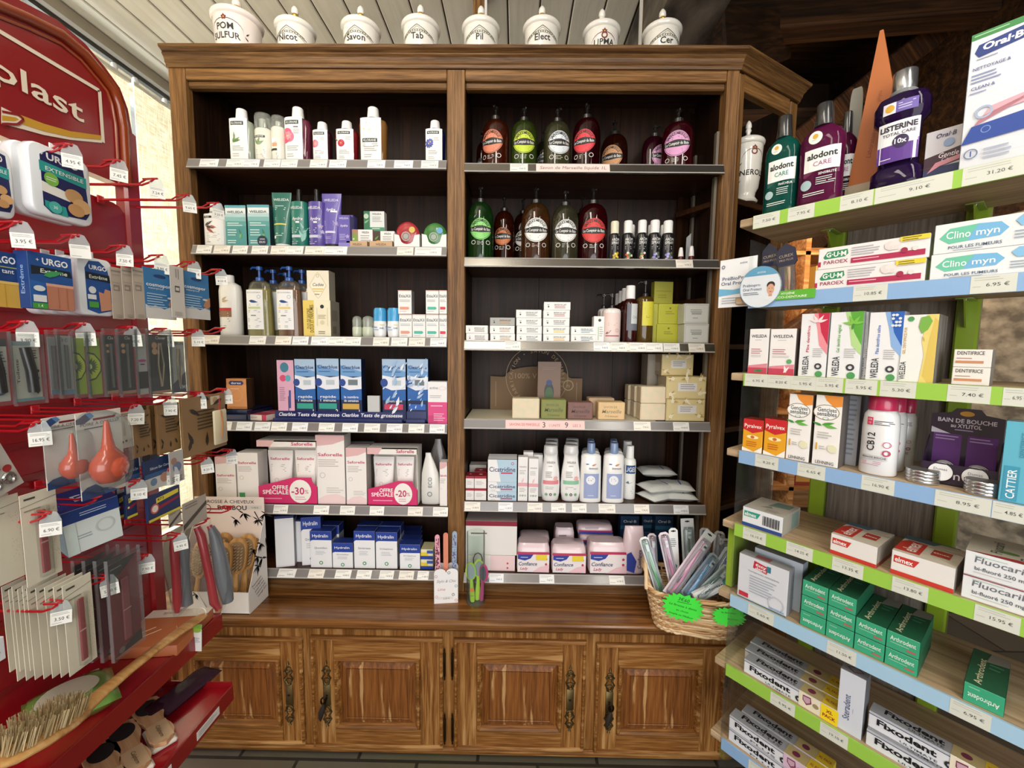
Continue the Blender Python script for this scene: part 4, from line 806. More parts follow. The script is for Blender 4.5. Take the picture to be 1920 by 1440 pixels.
promo(688, 783, 840, 852, 902, '20', ((697, 737, 858), (740, 775, 858)), 'open promotion carton with minus twenty percent banner, nearer the centre post', ('white care tube, left one in the minus twenty percent carton', 'white care tube, right one in the minus twenty percent carton'))
saf(591, 646, 816, 'tallest white and pink care box between the two promotion cartons', dep=.06, tx=.72, extra=[('p', [(0, 0), (1, 0), (1, .1), (.7, .15), (.3, .13), (0, .06)], 'f0d4d4'), ('l', .35, .24, .95, 3, .03, 'd0c8c4')])
saf(648, 687, 840, 'medium care box to the right of the tallest one', dep=.05, tx=.75, extra=[('p', [(0, 0), (1, 0), (1, .1), (.7, .15), (.3, .13), (0, .06)], 'f0d4d4'), ('l', .35, .24, .95, 3, .03, 'd0c8c4')], side='a8a19c')
loc, w, h = C(650, 694, 833, z, .05, .09); carton('intimate_care_box', w, h, .05, 'c8bfbb', loc=loc, label='grey-pink care box end standing behind the medium care box')
loc, w, h = C(502, 592, 818, z, .08, .12); carton('intimate_care_box', w, h, .08, 'a89c98', [txt('Saforelle', .75, .93, .04, '4a3a40', dict(w=.35))], loc=loc, label='long care carton at the back above the 30 percent carton')
def pouch(name, w, h, d, m, loc, phi, label, deco=None, lean=0):
    rt = MB(); n = 24; rings = []
    for t, fw, fd in ((0, .96, .7), (.06, 1, .9), (.4, 1, 1), (.8, .96, .8), (.95, .88, .4), (1, .86, .15)) if name == 'pad_pack' else ((0, .98, .7), (.06, 1, .9), (.3, .98, 1), (.6, .85, .7), (.8, .55, .4), (.93, .32, .2), (1, .26, .15)):
        rings.append(se(w/2*fw, max(d/2*fd, .001), n, h*t, .8, lean*t*t*w))
    rt.loft(rings, m)
    if deco: deco(rt, w, h, d)
    return tag(rt.build(name, None, loc, phi), label, 'pouch')
loc, w, h = C(787, 825, 852, z, .05, .015)
pouch('refill_pouch', w, h, .05, M('e2e0da', .35, 'g'), loc, 0, 'white eco refill pouch leaning beside the 20 percent carton', lambda q, w, h, d: (q.text(lambda x, z_, o: (x, -d/2-o-.001, z_), 'ECO', 0, h*.45, '6a7a80', .014, ang=PI/2), q.disc(lambda x, z_, o: (x, -d/2-o-.001, z_), -.001, h*.22, .009, '6a7a80', .0006, None, 18, .75)), -.15)
loc, w, h = C(798, 840, 826, z, .06, .09)
pouch('refill_pouch', w*1.1, h, .05, M('6d6664', .3, 'g'), loc, 0, 'dark grey pouch standing behind the eco refill pouch')
saf(824, 840, 867, 'narrow pink-cornered care box at right end of fifth shelf', dep=.045, tx=.7, back=.008)
# ---- sixth shelf (blue topped boxes)
z = ZL[5]
def hyd(u0, u1, vt, back, label, sub='Quotidien', cap_=.24, dep=.045, rot=0, front_=True, side='8d8f98', dim=None):
    loc, w, h = C(u0, u1, vt, z, dep, back)
    F = [('r', 0, 1-cap_, 1, 1, '24419a'), ('p', [(0, 1-cap_), (0, 1-cap_-.06), (.03, 1-cap_-.02), (.12, 1-cap_)], '24419a'), txt('Hydralin', .48, 1-cap_*.5, .085*(1 if h > .09 else 1.5), 'eef0f6', dict(w=.74)), txt(sub, .5, .55, .05, '8b9098', dict(w=.6)), ('l', .25, .46, .75, 3, .04, 'c6c8cc'), ('d', .5, .14, .09, '4f9468'), ('d', .5, .14, .05, 'e8f0ea')]
    carton('hygiene_box', w-.001, h-.0005, dep, dim or 'efeff1', F if front_ else [('r', 0, 1-cap_*.5, 1, 1, '1b2b66')], [('r', 0, 0, 1, 1, side), ('r', 0, 1-cap_, 1, 1, '16296a')], [('r', 0, 1-cap_, 1, 1, '16296a')], [('r', 0, 0, 1, 1, '20357e')], loc=loc, phi=rot, label=label)  # grey side and darker blues put shade into the carton's colours
hyd(513, 546, 968, .012, 'white box with shade-grey side and blue top, leftmost on bottom left shelf', cap_=.08, front_=False, rot=.25, dep=.05)
hyd(553, 566, 975, .05, 'narrow blue-topped box squeezed behind the leaning blue box', cap_=.06, front_=False)
hyd(563, 598, 970, .03, 'tall blue-topped hygiene box angled behind the front Quotidien box', rot=.2)
hyd(581, 622, 996, .012, 'large blue-topped box marked Quotidien at the front', 'Quotidien')
hyd(592, 636, 985, .065, 'large blue-topped box second behind the front Quotidien box', 'Quotidien')
hyd(623, 662, 1018, .012, 'short blue-topped box marked Quotidien between taller boxes', 'Quotidien', .36)
hyd(663, 703, 996, .012, 'blue-topped box marked Sécheresse, third in the front row', 'Sécheresse')
hyd(670, 712, 985, .065, 'blue-topped box second behind the Sécheresse box', 'Sécheresse')
hyd(704, 745, 998, .012, 'blue-topped box marked Gyn Irritation with yellow script', 'Irritation')
hyd(712, 752, 986, .065, 'blue-topped box second behind the Gyn Irritation box', 'Irritation')
for k in (3, 2, 1, 0):
    hyd(749-k*0, 788-k*0, 1021-k*9, .012+.05*k, 'short blue-topped Irritation box, '+('front of its row', 'second of its row', 'third of its row', 'last of its row')[k], 'Irritation', .34)
for k, (v0, v1) in enumerate(((1049, 1064), (1032, 1048))):
    loc, w, h = C(789, 812, v0, z, .06, .012); z0 = z+(h+.0006)*k; h = h if k == 0 else h
    h0 = C(789, 812, 1049, z, .06, .012)[2]
    carton('small_flat_box', w, h0-.0004, .06, 'e8e2c0', [('r', 0, .0, 1, .35, '24419a'), ('r', 0, .35, .6, .7, 'e3c93a'), ('r', .5, .6, 1, .9, '3a5aa8')], T=[('r', 0, 0, 1, 1, 'c9c294')], loc=Vector((loc.x, loc.y, z+(h0+.0006)*k)), label='small blue and yellow flat box, '+('lower' if k == 0 else 'upper')+' of the pair by centre post')
# ================================================================== RIGHT BAY
def mars(u0, u1, vt, liq, lab, z, back, label, lc=.5, vl=None, dep=None, rotl=0, tilt=0):
    """one-litre soap bottle: clear tinted, domed shoulder, dark pump, round label with black band"""
    loc, w, h = C(u0, u1, vt, z, .085, back); dep = min(w, .082)
    rt = empty('soap_bottle', loc, rotl); tag(rt, label, 'bottle')
    gl = GL(liq, .07, .5); mb = MB(); hb = h*.80; rs = [(.47, 0), (.5, .008), (.5, .60), (.495, .70), (.47, .79), (.41, .88), (.30, .945), (.18, .975), (.14, .985), (.14, 1.0)]
    mb.lathe([(w*r, hb*t) for r, t in rs], gl, ry=dep/w); mb.build('body', rt)
    fm = MB(); fm.lathe([(w*r*.94, max(hb*t, .003)) for r, t in rs[:4]]+[(w*.44, hb*.70)], GL(liq, .3, .2), ry=dep/w); fm.build('liquid', rt)
    p = MB(); dkp = M('23211f', .3, 'g'); p.lathe([(w*.17, 0), (w*.17, .012), (w*.1, .016), (w*.05, .02), (w*.045, h-hb-.01), (w*.09, h-hb-.008), (w*.08, h-hb)], dkp, z0=hb-.006, seg=12)
    p.tube([(0, 0, h-.012), (.004, -.018, h-.01), (.005, -.03, h-.018)], [.005, .004, .003], dkp, 6); p.tube([(0, 0, hb), (.002, 0, .01)], .0018, 'c9c9c4', 5); p.build('pump', rt)
    q = MB(); fn = frontc(w/2, dep/2); zc = hb*(vl or .50); r = w*.39; K = M('22201e', .5)
    q.disc(fn, 0, zc, r, lab, .0008, r*1.02, 28); q.disc(fn, 0, zc, r*.96, K, .0011, None, 28, .97)
    for i in range(12):
        x0, x1 = -r*1.02+r*2.04*i/12, -r*1.02+r*2.04*(i+1)/12; h0, h1 = .007+.005*math.cos(x0/r*1.5)**2, .007+.005*math.cos(x1/r*1.5)**2
        q.add([fn(x0, zc-h0, .0013), fn(x1, zc-h1, .0013), fn(x1, zc+h1, .0013), fn(x0, zc+h0, .0013)], [(0, 1, 2, 3)], K)
    q.text(fn, 'Le Comptoir du Bain', 0, zc, WH, .010, r*1.8, .0017, .012)
    T = 'SAVON DE MARSEILLE'
    for i, ch in enumerate(T):
        if ch == ' ': continue
        a = math.radians(152-124*i/(len(T)-1)); q.text(fn, ch, r*.80*math.cos(a), zc+r*.80*math.sin(a), K, .0085, None, .0013, .01, a-PI/2)
    q.lines(fn, -r*.4, zc+r*.52, r*.4, 2, .006, K, .0015, .0013); q.lines(fn, -r*.55, zc-r*.45, r*.55, 3, .006, K, .0015, .0013)
    for s in (-1, 1): q.disc(fn, s*r*.7, zc-r*1.25, .0075, 'd8d4cc', .0008, None, 16, .75)
    q.lines(fn, -r*.35, zc-r*1.15, r*.35, 3, .005, M('d8d4cc'), .0015, .0008); q.build('label', rt)
    return rt
z = ZR[0]
def small(u0, u1, vt, liq, lab, z, back, label, **k): return mars(u0, u1, vt, liq, lab, z, back, label, **k)
mars(873+18, 912, 235, '7a2a14', 'c9b23c', z, .16, 'dark soap bottle with yellow label at back left of top right shelf')
mars(901, 956, 185, 'a84a26', 'e58a6a', z, .03, 'orange-red soap bottle with salmon label, leftmost of top right shelf', rotl=-.35)
mars(957, 1010, 188, '8fae4a', 'c8dc3c', z, .03, 'green soap bottle with lime label on top right shelf')
mars(1004, 1038, 232, '6a6a50', 'dcdcd6', z, .16, 'pale soap bottle standing behind green and clear bottles, top shelf')
mars(1021, 1075, 190, 'a8a878', 'dfe6ea', z, .03, 'clear yellowish soap bottle with white label, third on top right shelf', rotl=.12)
mars(1077, 1132, 181, '7a1a2c', 'e0404a', z, .03, 'dark red soap bottle with bright red label, top right shelf', rotl=-.4)
mars(1131, 1184, 215, '7a3424', 'd9a070', z, .15, 'brown soap bottle with tan label, set back between the red bottles', rotl=-.5)
mars(1208, 1262, 222, '8a2a4a', 'd49ac0', z, .12, 'pink soap bottle set back at left of the magenta bottle', rotl=.5)
mars(1251, 1311, 190, '9c2440', 'dfa0cc', z, .03, 'magenta soap bottle with pink label, rightmost on top right shelf', rotl=-.4)
z = ZR[1]
mars(873, 925, 340, '4f9a4a', '8fdc78', z, .02, 'bright green soap bottle beside centre post, second right shelf', rotl=.1)
mars(924, 966, 360, '8a3a1c', 'd07a4a', z, .11, 'brown soap bottle with copper label set back on second right shelf', rotl=-.15)
mars(962, 1000, 365, '6a3018', 'e6e2d8', z, .145, 'soap bottle at the back, left of the amber bottle')
mars(978, 1035, 342, 'b07a44', 'f0efea', z, .03, 'amber soap bottle with white label on the second right shelf')
mars(1036, 1090, 348, 'a09c78', 'eeeeea', z, .015, 'clear greyish soap bottle with white label, second right shelf')
mars(1078, 1112, 360, '6a1620', 'a03038', z, .145, 'dark red soap bottle at the back between clear and red bottles')
mars(1088, 1146, 343, '8c1a28', 'd9403c', z, .03, 'deep red soap bottle with red label beside the sprays', rotl=-.05)
def aro(u0, u1, vt, back, kind, label):
    loc, w, h = C(u0, u1, vt, z, .05, back); rt = empty('aroma_spray', loc); tag(rt, label, 'spray')
    q = MB(); q.lathe([(w*.48, 0), (w*.5, .003), (w*.5, h*.63), (w*.42, h*.68), (w*.36, h*.69)], M('1a1a1c', .3, 'g')); q.build('body', rt)
    q = MB(); q.lathe([(w*.37, h*.68), (w*.37, h*.96), (w*.33, h*.99), (w*.2, h)], M('efeeea' if kind != 'c' else 'e3dfc6', .35)); q.build('cap', rt)
    q = MB(); fn = frontc(w/2, w/2); q.text(fn, 'ARÔM', 0, h*.52, WH, h*.065, w*.66, .001); q.text(fn, 'SPRAY', 0, h*.44, WH, h*.065, w*.66, .001); q.lines(fn, -w*.3, h*.35, w*.3, 2, h*.045, M('bdbdb8'), None, .001)
    c = {'c': ('d9c83a', 'e8d84a', 'c9a42a'), 'o': ('c8562a', '6a8a3a', 'e8e0c8'), 'l': ('8f86c8', 'b0a8e0', '5a6a48')}[kind]
    rq = random.Random(int(u0))
    for i in range(9): q.disc(fn, rq.uniform(-.3, .3)*w, h*(.03+.02*i), w*.11, c[i % 3], .001+.0001*i, h*.03, 12)
    q.build('label', rt)
aro(1145, 1166, 411, .012, 'c', 'black aroma spray with citrus picture and cream cap, leftmost spray')
aro(1170, 1192, 410, .012, 'o', 'black aroma spray with orange and herb picture, second spray from left')
aro(1197, 1219, 409, .012, 'o', 'black aroma spray with orange and herb picture, middle of five sprays')
aro(1220, 1244, 409, .012, 'l', 'black aroma spray with lavender picture, fourth spray from left')
aro(1245, 1269, 410, .012, 'l', 'black aroma spray with lavender picture, rightmost of five sprays')
for u0, u1, lb in ((1178, 1196, 'second'), (1216, 1234, 'fourth'), (1240, 1257, 'rightmost')): aro(u0, u1, 418, .08, 'o', 'aroma spray standing behind the %s front spray' % lb)
for u0, u1, vt, b, lb in ((1273, 1283, 463, .01, 'tiny dark red bottle with white cap, left of the pair by leaflets'), (1293, 1303, 460, .01, 'tiny dark red bottle with white cap, right of the pair by leaflets')):
    loc, w, h = C(u0, u1, vt, z, .02, b); rt = empty('dropper_bottle', loc); tag(rt, lb, 'bottle'); q = MB(); q.lathe([(w*.5, 0), (w*.5, h*.32), (w*.35, h*.36)], M('5a1c18', .25, 'g')); q.build('body', rt); q = MB(); q.lathe([(w*.5, h*.34), (w*.42, h*.7), (w*.3, h*.98), (w*.2, h)], M(WH)); q.build('cap', rt)
loc, w, h = C(1303, 1341, 437, z, .02, .05); mb = MB()
for i in range(7): mb.box(-.055+.0*i, .055, -.008+.0022*i, -.0068+.0022*i, 0, h*(1-.02*i), M('c9cdd0' if i % 2 else 'b4babd'), 0, None)
ops(mb, front(.016), .11, h, [('l', .1, .9, .9, 12, .07, 'a4acb2')]); tag(mb.build('leaflet_stack', None, loc+Vector((-.022, .05, 0)), 1.15), 'stack of pale leaflets leaning against right side of second right shelf', 'leaflets')
# ---- third right shelf: small soap cartons
z = ZR[2]; hb = .0285
CN = ['a4aaa8', 'd4a04a', 'c96a5a', '7a9a5a', '9a8aa8']
def stack(u0, u1, n, colname, cols, back=.012, grey=False):
    for k in range(n):
        loc, w, h = C(u0, u1, 600, z, .055, back); rq = random.Random(int(u0)*7+k); g = grey and k == n-1
        F = [('d', .17, .4, .03, '2a2624'), ('v', .15, .55, .06, 1.9, '2a2624'), ('v', .17, .55, .06, 1.2, '2a2624'), txt('SAVON AU LAIT', .62, .66, .2, '4a4644', dict(w=.46)), ('l', .4, .48, .88, 2, .18, cols[k % len(cols)])]
        carton('soap_carton', w-.002, hb-.0006, .055, 'f0eeea' if not g else 'a9a8a2', F, loc=loc+Vector((rq.uniform(-.0015, .0015), 0, hb*k)), phi=rq.uniform(-.02, .02), label='white rabbit-mark soap carton, %s, %s' % (('lowest', 'second up', 'third up', 'fourth up', 'fifth up')[k], colname))
stack(872, 916, 2, 'the stack by the centre post', ['8a8a88']); stack(918, 966, 3, 'the second stack with grey top', ['d4a04a', 'd9a060'], grey=True)
stack(967, 1016, 4, 'the four-high stack', ['8a9a94', '8a8a88']); stack(1018, 1069, 5, 'the tallest stack', ['d9b04a', 'd4c04a', '8a8a88', 'c96a5a', 'c96a7a']); stack(1070, 1119, 2, 'the short stack by the tall carton', ['6a9aa8'])
for u0, u1, v0, b, c, lb in ((1113, 1133, 593, .015, 'f0efec', 'tall narrow white carton beside the pink lotion pump'), (1125, 1142, 583, .09, 'd9d7d0', 'white bottle-shaped carton behind the tall narrow carton')):
    loc, w, h = C(u0, u1, v0, z, .04, b); carton('cosmetics_box', w, h, .04, c, [('d', .55, .85, .14, '2a2624'), ('r', .4, .1, .5, .6, 'b8cfa8'), ('l', .55, .6, .9, 5, .08, 'b0b0aa')], loc=loc, label=lb)
def pmp(name, u0, u1, vt, body, liq, lab, back, label, fpump=.3, Lx=None, capc='17151a', side=-1):
    loc, w, h = C(u0, u1, vt, z, .055, back)
    rt = bottle(name, w, h, .052, body, [(.95, 0), (1, .015), (1, 1-fpump-.06), (.88, 1-fpump-.025), (.45, 1-fpump)], None, lab, .9, loc, 0, label, fill=liq)
    pump(rt, w, h, .05, h*(1-fpump)-.002, M(capc, .3, 'g'), .009, h*fpump, side, .028); return rt
PL = (-.95, .95, .10, .60, M('ecd4cc', .4), [('l', .1, .92, .9, 3, .07, 'b48a88'), ('l', .25, .6, .75, 2, .08, 'c9a09a'), ('v', .1, .15, .4, .6, '8a5a60'), ('r', 0, .06, .9, .1, '9a4a5c'), ('d', .75, .3, .1, 'd4a8a4', None, .7)])
pmp('lotion_bottle', 1133, 1168, 548, M('efe6e0', .3, 'g'), None, PL, .012, 'cream lotion bottle with pink label and black pump, third shelf')
pmp('lotion_bottle', 1124, 1146, 549, M('efe6e0', .3, 'g'), None, PL, .10, 'lotion bottle with black pump behind the pink-labelled lotion')
def dk(u0, u1, vt, back, label):
    loc, w, h = C(u0, u1, vt, z, .05, back)
    bottle('soap_bottle', w, h, .05, GL('4a1812', .45, .5), [(.97, 0), (1, .01), (1, .66), (.9, .73), (.5, .77)], (.77, 1, .62, .6, M('f2f1ee')), (-.6, .98, .22, .68, M('6a6c76', .5), [('r', .35, .25, 1, 1, 'c9cdcc'), ('l', .42, .9, .95, 3, .06, '9aa0a0'), txt('CAL', .68, .5, .09, '8a9098', dict(w=.4))]), .9, loc, 0, label)
for k in (3, 2, 1): dk(1170-k*6, 1196-k*8, 534+k*5, .012+k*.05, 'dark soap bottle with white cap, %s behind the front dark one' % ('directly', 'second', 'third')[k-1])
dk(1171, 1200, 534, .012, 'dark reddish-brown soap bottle with tall white cap on third right shelf')
pmp('soap_bottle', 1198, 1231, 524, GL('8a6a2a', .3, .5), (GL('8a7220', .5, .3), .6), (-.5, .9, .28, .66, M('d2c93a', .45), [('l', .2, .75, .8, 2, .06, '8a8440'), ('l', .3, .4, .7, 2, .05, '8a8440')]), .012, 'brown glass pump bottle with yellow label on third right shelf', .25)
YB_ = 'b7b03c'
for k, (v0, dx) in enumerate(((604, 0), (566, .003))):
    for j in (1, 0):
        loc, w, h = C(1231, 1275, 604, z, .06, .01+.066*j); h = .0735
        carton('soap_box', w, h-.001, .06, 'c5c33a', [('r', .04, .06, .96, .94, 'bdbc30'), ('l', .3, .62, .7, 2, .1, '8a8a20'), ('d', .5, .78, .04, '6f7020')], [('r', 0, 0, 1, 1, '7d7a28')], loc=loc+Vector((dx, 0, h*k)), label='lime yellow soap box, %s of the stack%s' % (('lower', 'upper')[k], ' in front' if j == 0 else ' behind'))
        if j: break
loc, w, h = C(1223, 1260, 527, z, .02, .10)
for k, (v0) in enumerate((0, 1)):
    loc, w, h = C(1282, 1333, 609, z, .06, .01); h = .071
    carton('soap_box', w, h-.001, .06, 'd5d6ce', [('r', .03, .05, .97, .95, 'b9bab2'), ('r', .05, .08, .95, .92, 'd5d6ce'), ('l', .25, .7, .75, 2, .09, '8a8d86'), ('r', .3, .45, .7, .55, 'a5a9a2'), ('l', .35, .3, .65, 1, .1, '9a9d96')], loc=loc+Vector((-.003*k, 0, h*k)), label='pale grey ornate soap box, %s of two at the right end' % ('lower', 'upper')[k])
loc, w, h = C(1225, 1262, 528, z, .03, .085); hz = .148
carton('soap_box', w, h-hz, .03, 'a5a23a', [('r', .1, .55, .9, .58, '8a8828'), ('l', .2, .4, .8, 2, .1, '8a8828')], loc=Vector((loc.x, loc.y, z+hz)), phi=.1, label='olive soap packet standing tilted above the yellow boxes')
loc, w, h = C(1223, 1262, 528, z, .06, .083)
carton('soap_box', .085, hz-.001, .06, 'b5b33a', loc=loc+Vector((0, .0, 0)), label='tall yellow carton behind carrying the olive packet')
# ---- fourth right shelf
z = ZR[3]
mb = MB(); q0, q1 = atY(874, 785, YF+.02), atY(1228, 785, YF+.02)
mb.box(q0.x, q1.x, YF+.012, YK-.02, z, z+.0015, 'd6ccb0'); lo = mb.v[:]; mb.v = [(a-q0.x, b-YF, c-z) for a, b, c in lo]
tag(mb.build('shelf_liner', None, (q0.x, YF, z+.0003)), 'cream paper liner under the soap blocks on fourth right shelf', 'liner')
z += .0022
KR = M('7b6246', .7); loc, w, h = C(917, 1096, 688, z, .004, .19); loc.y = YK-.03
def kfn(a, b, t): return (a, t, b)
zs = atY(1000, 706, YK-.03).z-z; xl = atY(948, 690, YK-.03).x-loc.x; xr = atY(1066, 690, YK-.03).x-loc.x; cx = (xl+xr)/2
P = [(-w/2, 0), (w/2, 0), (w/2, zs*.96)]+[(xr+.012, zs*.96)]+[(cx+(xr-cx)*math.cos(a), zs+(h-zs)*math.sin(a)) for a in [PI*i/16 for i in range(17)]]+[(xl-.012, zs*.98), (-w/2, zs)]
mb = MB(); mb.prism(P, kfn, -.002, .002, KR); fk = lambda x, z_, off: (x, -.002-off, z_); LTk = M('b39a76', .7)
mb.text(fk, '100% V', cx-.045, zs*1.02, LTk, .022); T = 'FABRICATION • SAVON DE MARSEILLE'; R_ = (xr-xl)*.42
for i, ch in enumerate(T):
    if ch != ' ': a = math.radians(225-270*i/(len(T)-1)); mb.text(fk, ch, cx+R_*math.cos(a)*.98, zs*.98+R_*math.sin(a), LTk, .015, ang=a-PI/2)
mb.disc(fk, cx, zs*.98, R_*1.18, LTk, .0005, None, 40, .985); mb.disc(fk, xr+.0, zs*.75, .022, LTk, .0006, None, 24, .82); mb.text(fk, 'n', xr, zs*.75, LTk, .018)
for s in (-1, 1): mb.rect(fk, s*w*.44-.0008, zs*.1, s*w*.44+.0008, zs*.85, LTk, .0005)
tag(mb.build('cardboard_sign', None, loc), 'brown cardboard soap sign with arched top leaning at the back', 'sign')
def soap(u0, u1, v0, col, label, stamp=True, k=0, hs=None, back=.012, dep=.055, zz=None):
    loc, w, h = C(u0, u1, v0, z, dep, back); h = hs or h
    mb = MB(); mb.box(-w/2, w/2, -dep/2, dep/2, 0, h-.0008, noisemat('soap_'+col, col, col.replace(col[:2], '%02x' % min(255, int(col[:2], 16)+14), 1), 40, .6, .15, dist=.002), .003)
    if stamp: c2 = '%02x%02x%02x' % tuple(int(int(col[i:i+2], 16)*.74) for i in (0, 2, 4)); ops(mb, front(dep), w, h, [txt('SAVON DE', .45, .72, .12, c2, dict(w=.5)), txt('Marseille', .5, .48, .2, c2, dict(w=.72, shear=.2)), txt('72 % extra pur', .5, .22, .1, c2, dict(w=.5))])
    return tag(mb.build('soap_bar', None, loc+Vector((0, 0, (h)*k))), label, 'soap')
soap(960, 1012, 747, 'd9d3b4', 'cream soap block at the left, in front of the cardboard sign', False)
soap(1014, 1062, 749, '7f8a4c', 'olive green stamped soap block, second of the front row')
soap(1064, 1112, 754, '7a5f58', 'mauve brown stamped soap block, third of the front row')
soap(1121, 1172, 754, 'd9c08e', 'beige stamped soap block, fourth of the front row')
soap(1103, 1152, 746, 'b9a482', 'beige soap block standing behind the beige stamped one', False, back=.085)
for kk in range(2):
    soap(1200, 1248, 757, 'd8d0b2', 'cream soap block, %s of the right front pair' % ('lower', 'upper')[kk], False, kk, hs=.062)
    for j in (1, 2): soap(1200-j*12, 1246-j*13, 757, 'cfc7aa', 'cream soap block, %s, %s row behind the right front pair' % (('lower', 'upper')[kk], ('first', 'second')[j-1]), False, kk, hs=.061-.001*j, back=.012+.062*j)
def deco(u0, u1, v0, zb, label, hh, back=.012):
    loc, w, h = C(u0, u1, v0, z, .09, back)
    F = [('r', .03, .05, .97, .95, 'ddcb94'), ('r', .3, .35, .78, .72, 'e3e0da'), ('l', .36, .66, .74, 3, .09, '9a96a0')]
    rq = random.Random(int(v0))
    for cxx, czz in ((.12, .2), (.85, .25), (.85, .9), (.15, .9), (.5, .93)):
        for i in range(4): F.append(('v', cxx, czz, rq.uniform(.1, .18), rq.uniform(0, 6.2), rq.choice(['c9a860', 'f0e6c4', 'b89a58'])))
        F.append(('f', cxx, czz, .06, 'f2ead0', 5))
    carton('soap_gift_box', w, hh-.001, .09, 'd3c088', F, [('r', 0, 0, 1, 1, 'b8a878')], [('r', 0, 0, 1, 1, 'a89a80'), ('r', .2, .2, .8, .6, 'c0b8a8')], loc=Vector((loc.x, loc.y, zb)), label=label)
hd = .081; deco(1248, 1326, 750, z, 'yellow floral soap gift box, lowest of the stack at right', hd, .008); deco(1248, 1325, 706, z+hd, 'yellow floral soap gift box, middle of the stack at right', hd, .008)
zt = z+2*hd; loc, w, h = C(1240, 1300, 664, z, .09, .05); deco(1240, 1300, 664, zt, 'yellow floral soap gift box on top of the stack', h-2*hd, .05)
loc, w, h = C(1214, 1238, 664, z, .08, .12); carton('soap_gift_box', w, h, .08, '8f8778', [('r', .1, .1, .9, .48, '9a9284'), ('r', .1, .52, .9, .9, '9a9284')], loc=loc, label='greyish wrapped boxes column left of the floral gift stack')
loc, w, h = C(1008, 1052, 678, z, .03, .07); zb = z+.0555
hsb = atY(1038, 749, YF+.012).z-z
carton('soap_box', w, h-.0, .03, '6f5440', [('d', .5, .45, .21, '33363a', .42), ('d', .5, .40, .18, '3f5a3a', .34), ('d', .5, .62, .13, '2f4470', .12), ('l', .2, .9, .8, 2, .03, '8a7058')], loc=loc, label='brown soap box with oval window behind the green soap block')
# ---- fifth right shelf
z = ZR[4]
for j in range(2):
    for k in range(2):
        for i, (u0, u1) in enumerate(((872, 889), (889, 912))):
            if j and i == 0: continue
            loc, w, h = C(u0, u1, 908, z, .05, .012+.055*j); h = .046
            carton('medicine_box', w-.001, h-.0006, .05, 'ece9e6', [('r', 0, .82, 1, 1, 'a01c30'), ('l', .15, .6, .8, 3, .12, 'bdb8b4')], [('r', 0, 0, 1, 1, '9c1c2e')], T=[('r', 0, 0, 1, 1, '8e1626'), ('d', .5, .5, .16, 'e6c8c8', .1)], loc=loc+Vector((0, 0, h*k)), label='dark red and white medicine box, %s %s%s, by the centre post' % (('lower', 'upper')[k], ('left', 'right')[i], ', rear' if j else ', front'))
loc, w, h = C(880, 912, 872, z, .05, .13); carton('medicine_box', w, h, .05, 'b9b4ae', loc=loc, label='pale box at the back behind the dark red boxes')
def cic(k, hh, zb, label, big=False):
    loc, w, h = C(914, 969, 900, z, .07, .012)
    F = [('p', [(.45, 0), (1, 0), (1, 1), (.3, 1)], 'b4cfe0'), txt('Cicatridine', .5, .55, .2 if big else .36, '3f3a66', dict(w=.9)), ('r', .45, .36 if big else .18, .85, .42 if big else .3, 'c03a64')]+([('d', .85, .8, .05, 'b83a4c', None, .7), ('r', 0, .97, 1, 1, '5a5e6a')] if big else [('l', .1, .16, .3, 1, .1, GY)])
    carton('medicine_box', w, hh-.0006, .07, 'eeeeee', F, [('r', 0, 0, 1, 1, '9aa0a4')], loc=Vector((loc.x, loc.y, zb)), label=label)
h1 = .0355; cic(0, h1, z, 'flat wound-care box, lowest of three white and blue'); cic(1, h1, z+h1, 'flat wound-care box, middle of three white and blue')
hT = C(914, 969, 860, z, .07)[2]; cic(2, hT-2*h1, z+2*h1, 'larger wound-care box on top of the flat two', True)
def thin(u0, u1, vt, back, label, full=True):
    loc, w, h = C(u0, u1, vt, z, .03, back)
    carton('cream_box', w-.001, h, .03, 'efedeb', [txt('WELEDA', .5, .78, .025, '5a5e60', dict(w=.75)), ('l', .15, .7, .85, 3, .035, GY), ('r', 0, .34, 1, .42, 'e6a8b0'), ('v', .4, .42, .6, 1.2, 'ecc0c4'), ('l', .15, .3, .85, 3, .035, GY)]+[('d', .25+.25*i, .13, .09, '5f9a6a' if i != 1 else '3a3a3a', None, .6) for i in range(3)] if full else [], [('r', 0, 0, 1, 1, 'a9a5a2')], loc=loc, label=label)
thin(971, 990, 857, .012, 'tall narrow pink and white cream box, left one'); thin(991, 1010, 860, .012, 'tall narrow pink and white cream box, right one')
thin(981, 1000, 848, .06, 'tall narrow cream box behind, between the front two', False); thin(1000, 1018, 853, .06, 'tall narrow cream box behind the right front one', False)
def wlt(u0, u1, vt, c, back, label):
    loc, w, h = C(u0, u1, vt, z, .045, back)
    bottle('lotion_bottle', w, h, .045, M('f1f0ee', .3, 'g'), [(.80, 0), (.86, .01), (.98, .14), (1, .3), (.92, .52), (.76, .70), (.70, .80), (.74, .86)], (.86, 1.0, .76, .70, M('d5d6d6', .25, 'g')), (-.9, .9, .04, .80, None, [txt('WELEDA', .5, .88, .05, '6a6e70', dict(w=.5)), ('l', .35, .8, .65, 1, .05, GY), ('f', .78, .5, .16, 'ecb4b8', 6), ('r', .06, .36, .95, .45, c), ('l', .2, .66, .6, 4, .04, 'aaa8a6'), ('l', .2, .3, .8, 2, .04, 'b8b6b4'), ('d', .25, .12, .08, '7aa87a'), ('d', .5, .12, .08, '3a3a3a', None, .5), ('d', .75, .12, .08, '7aa87a')]), .95, loc, 0, label)
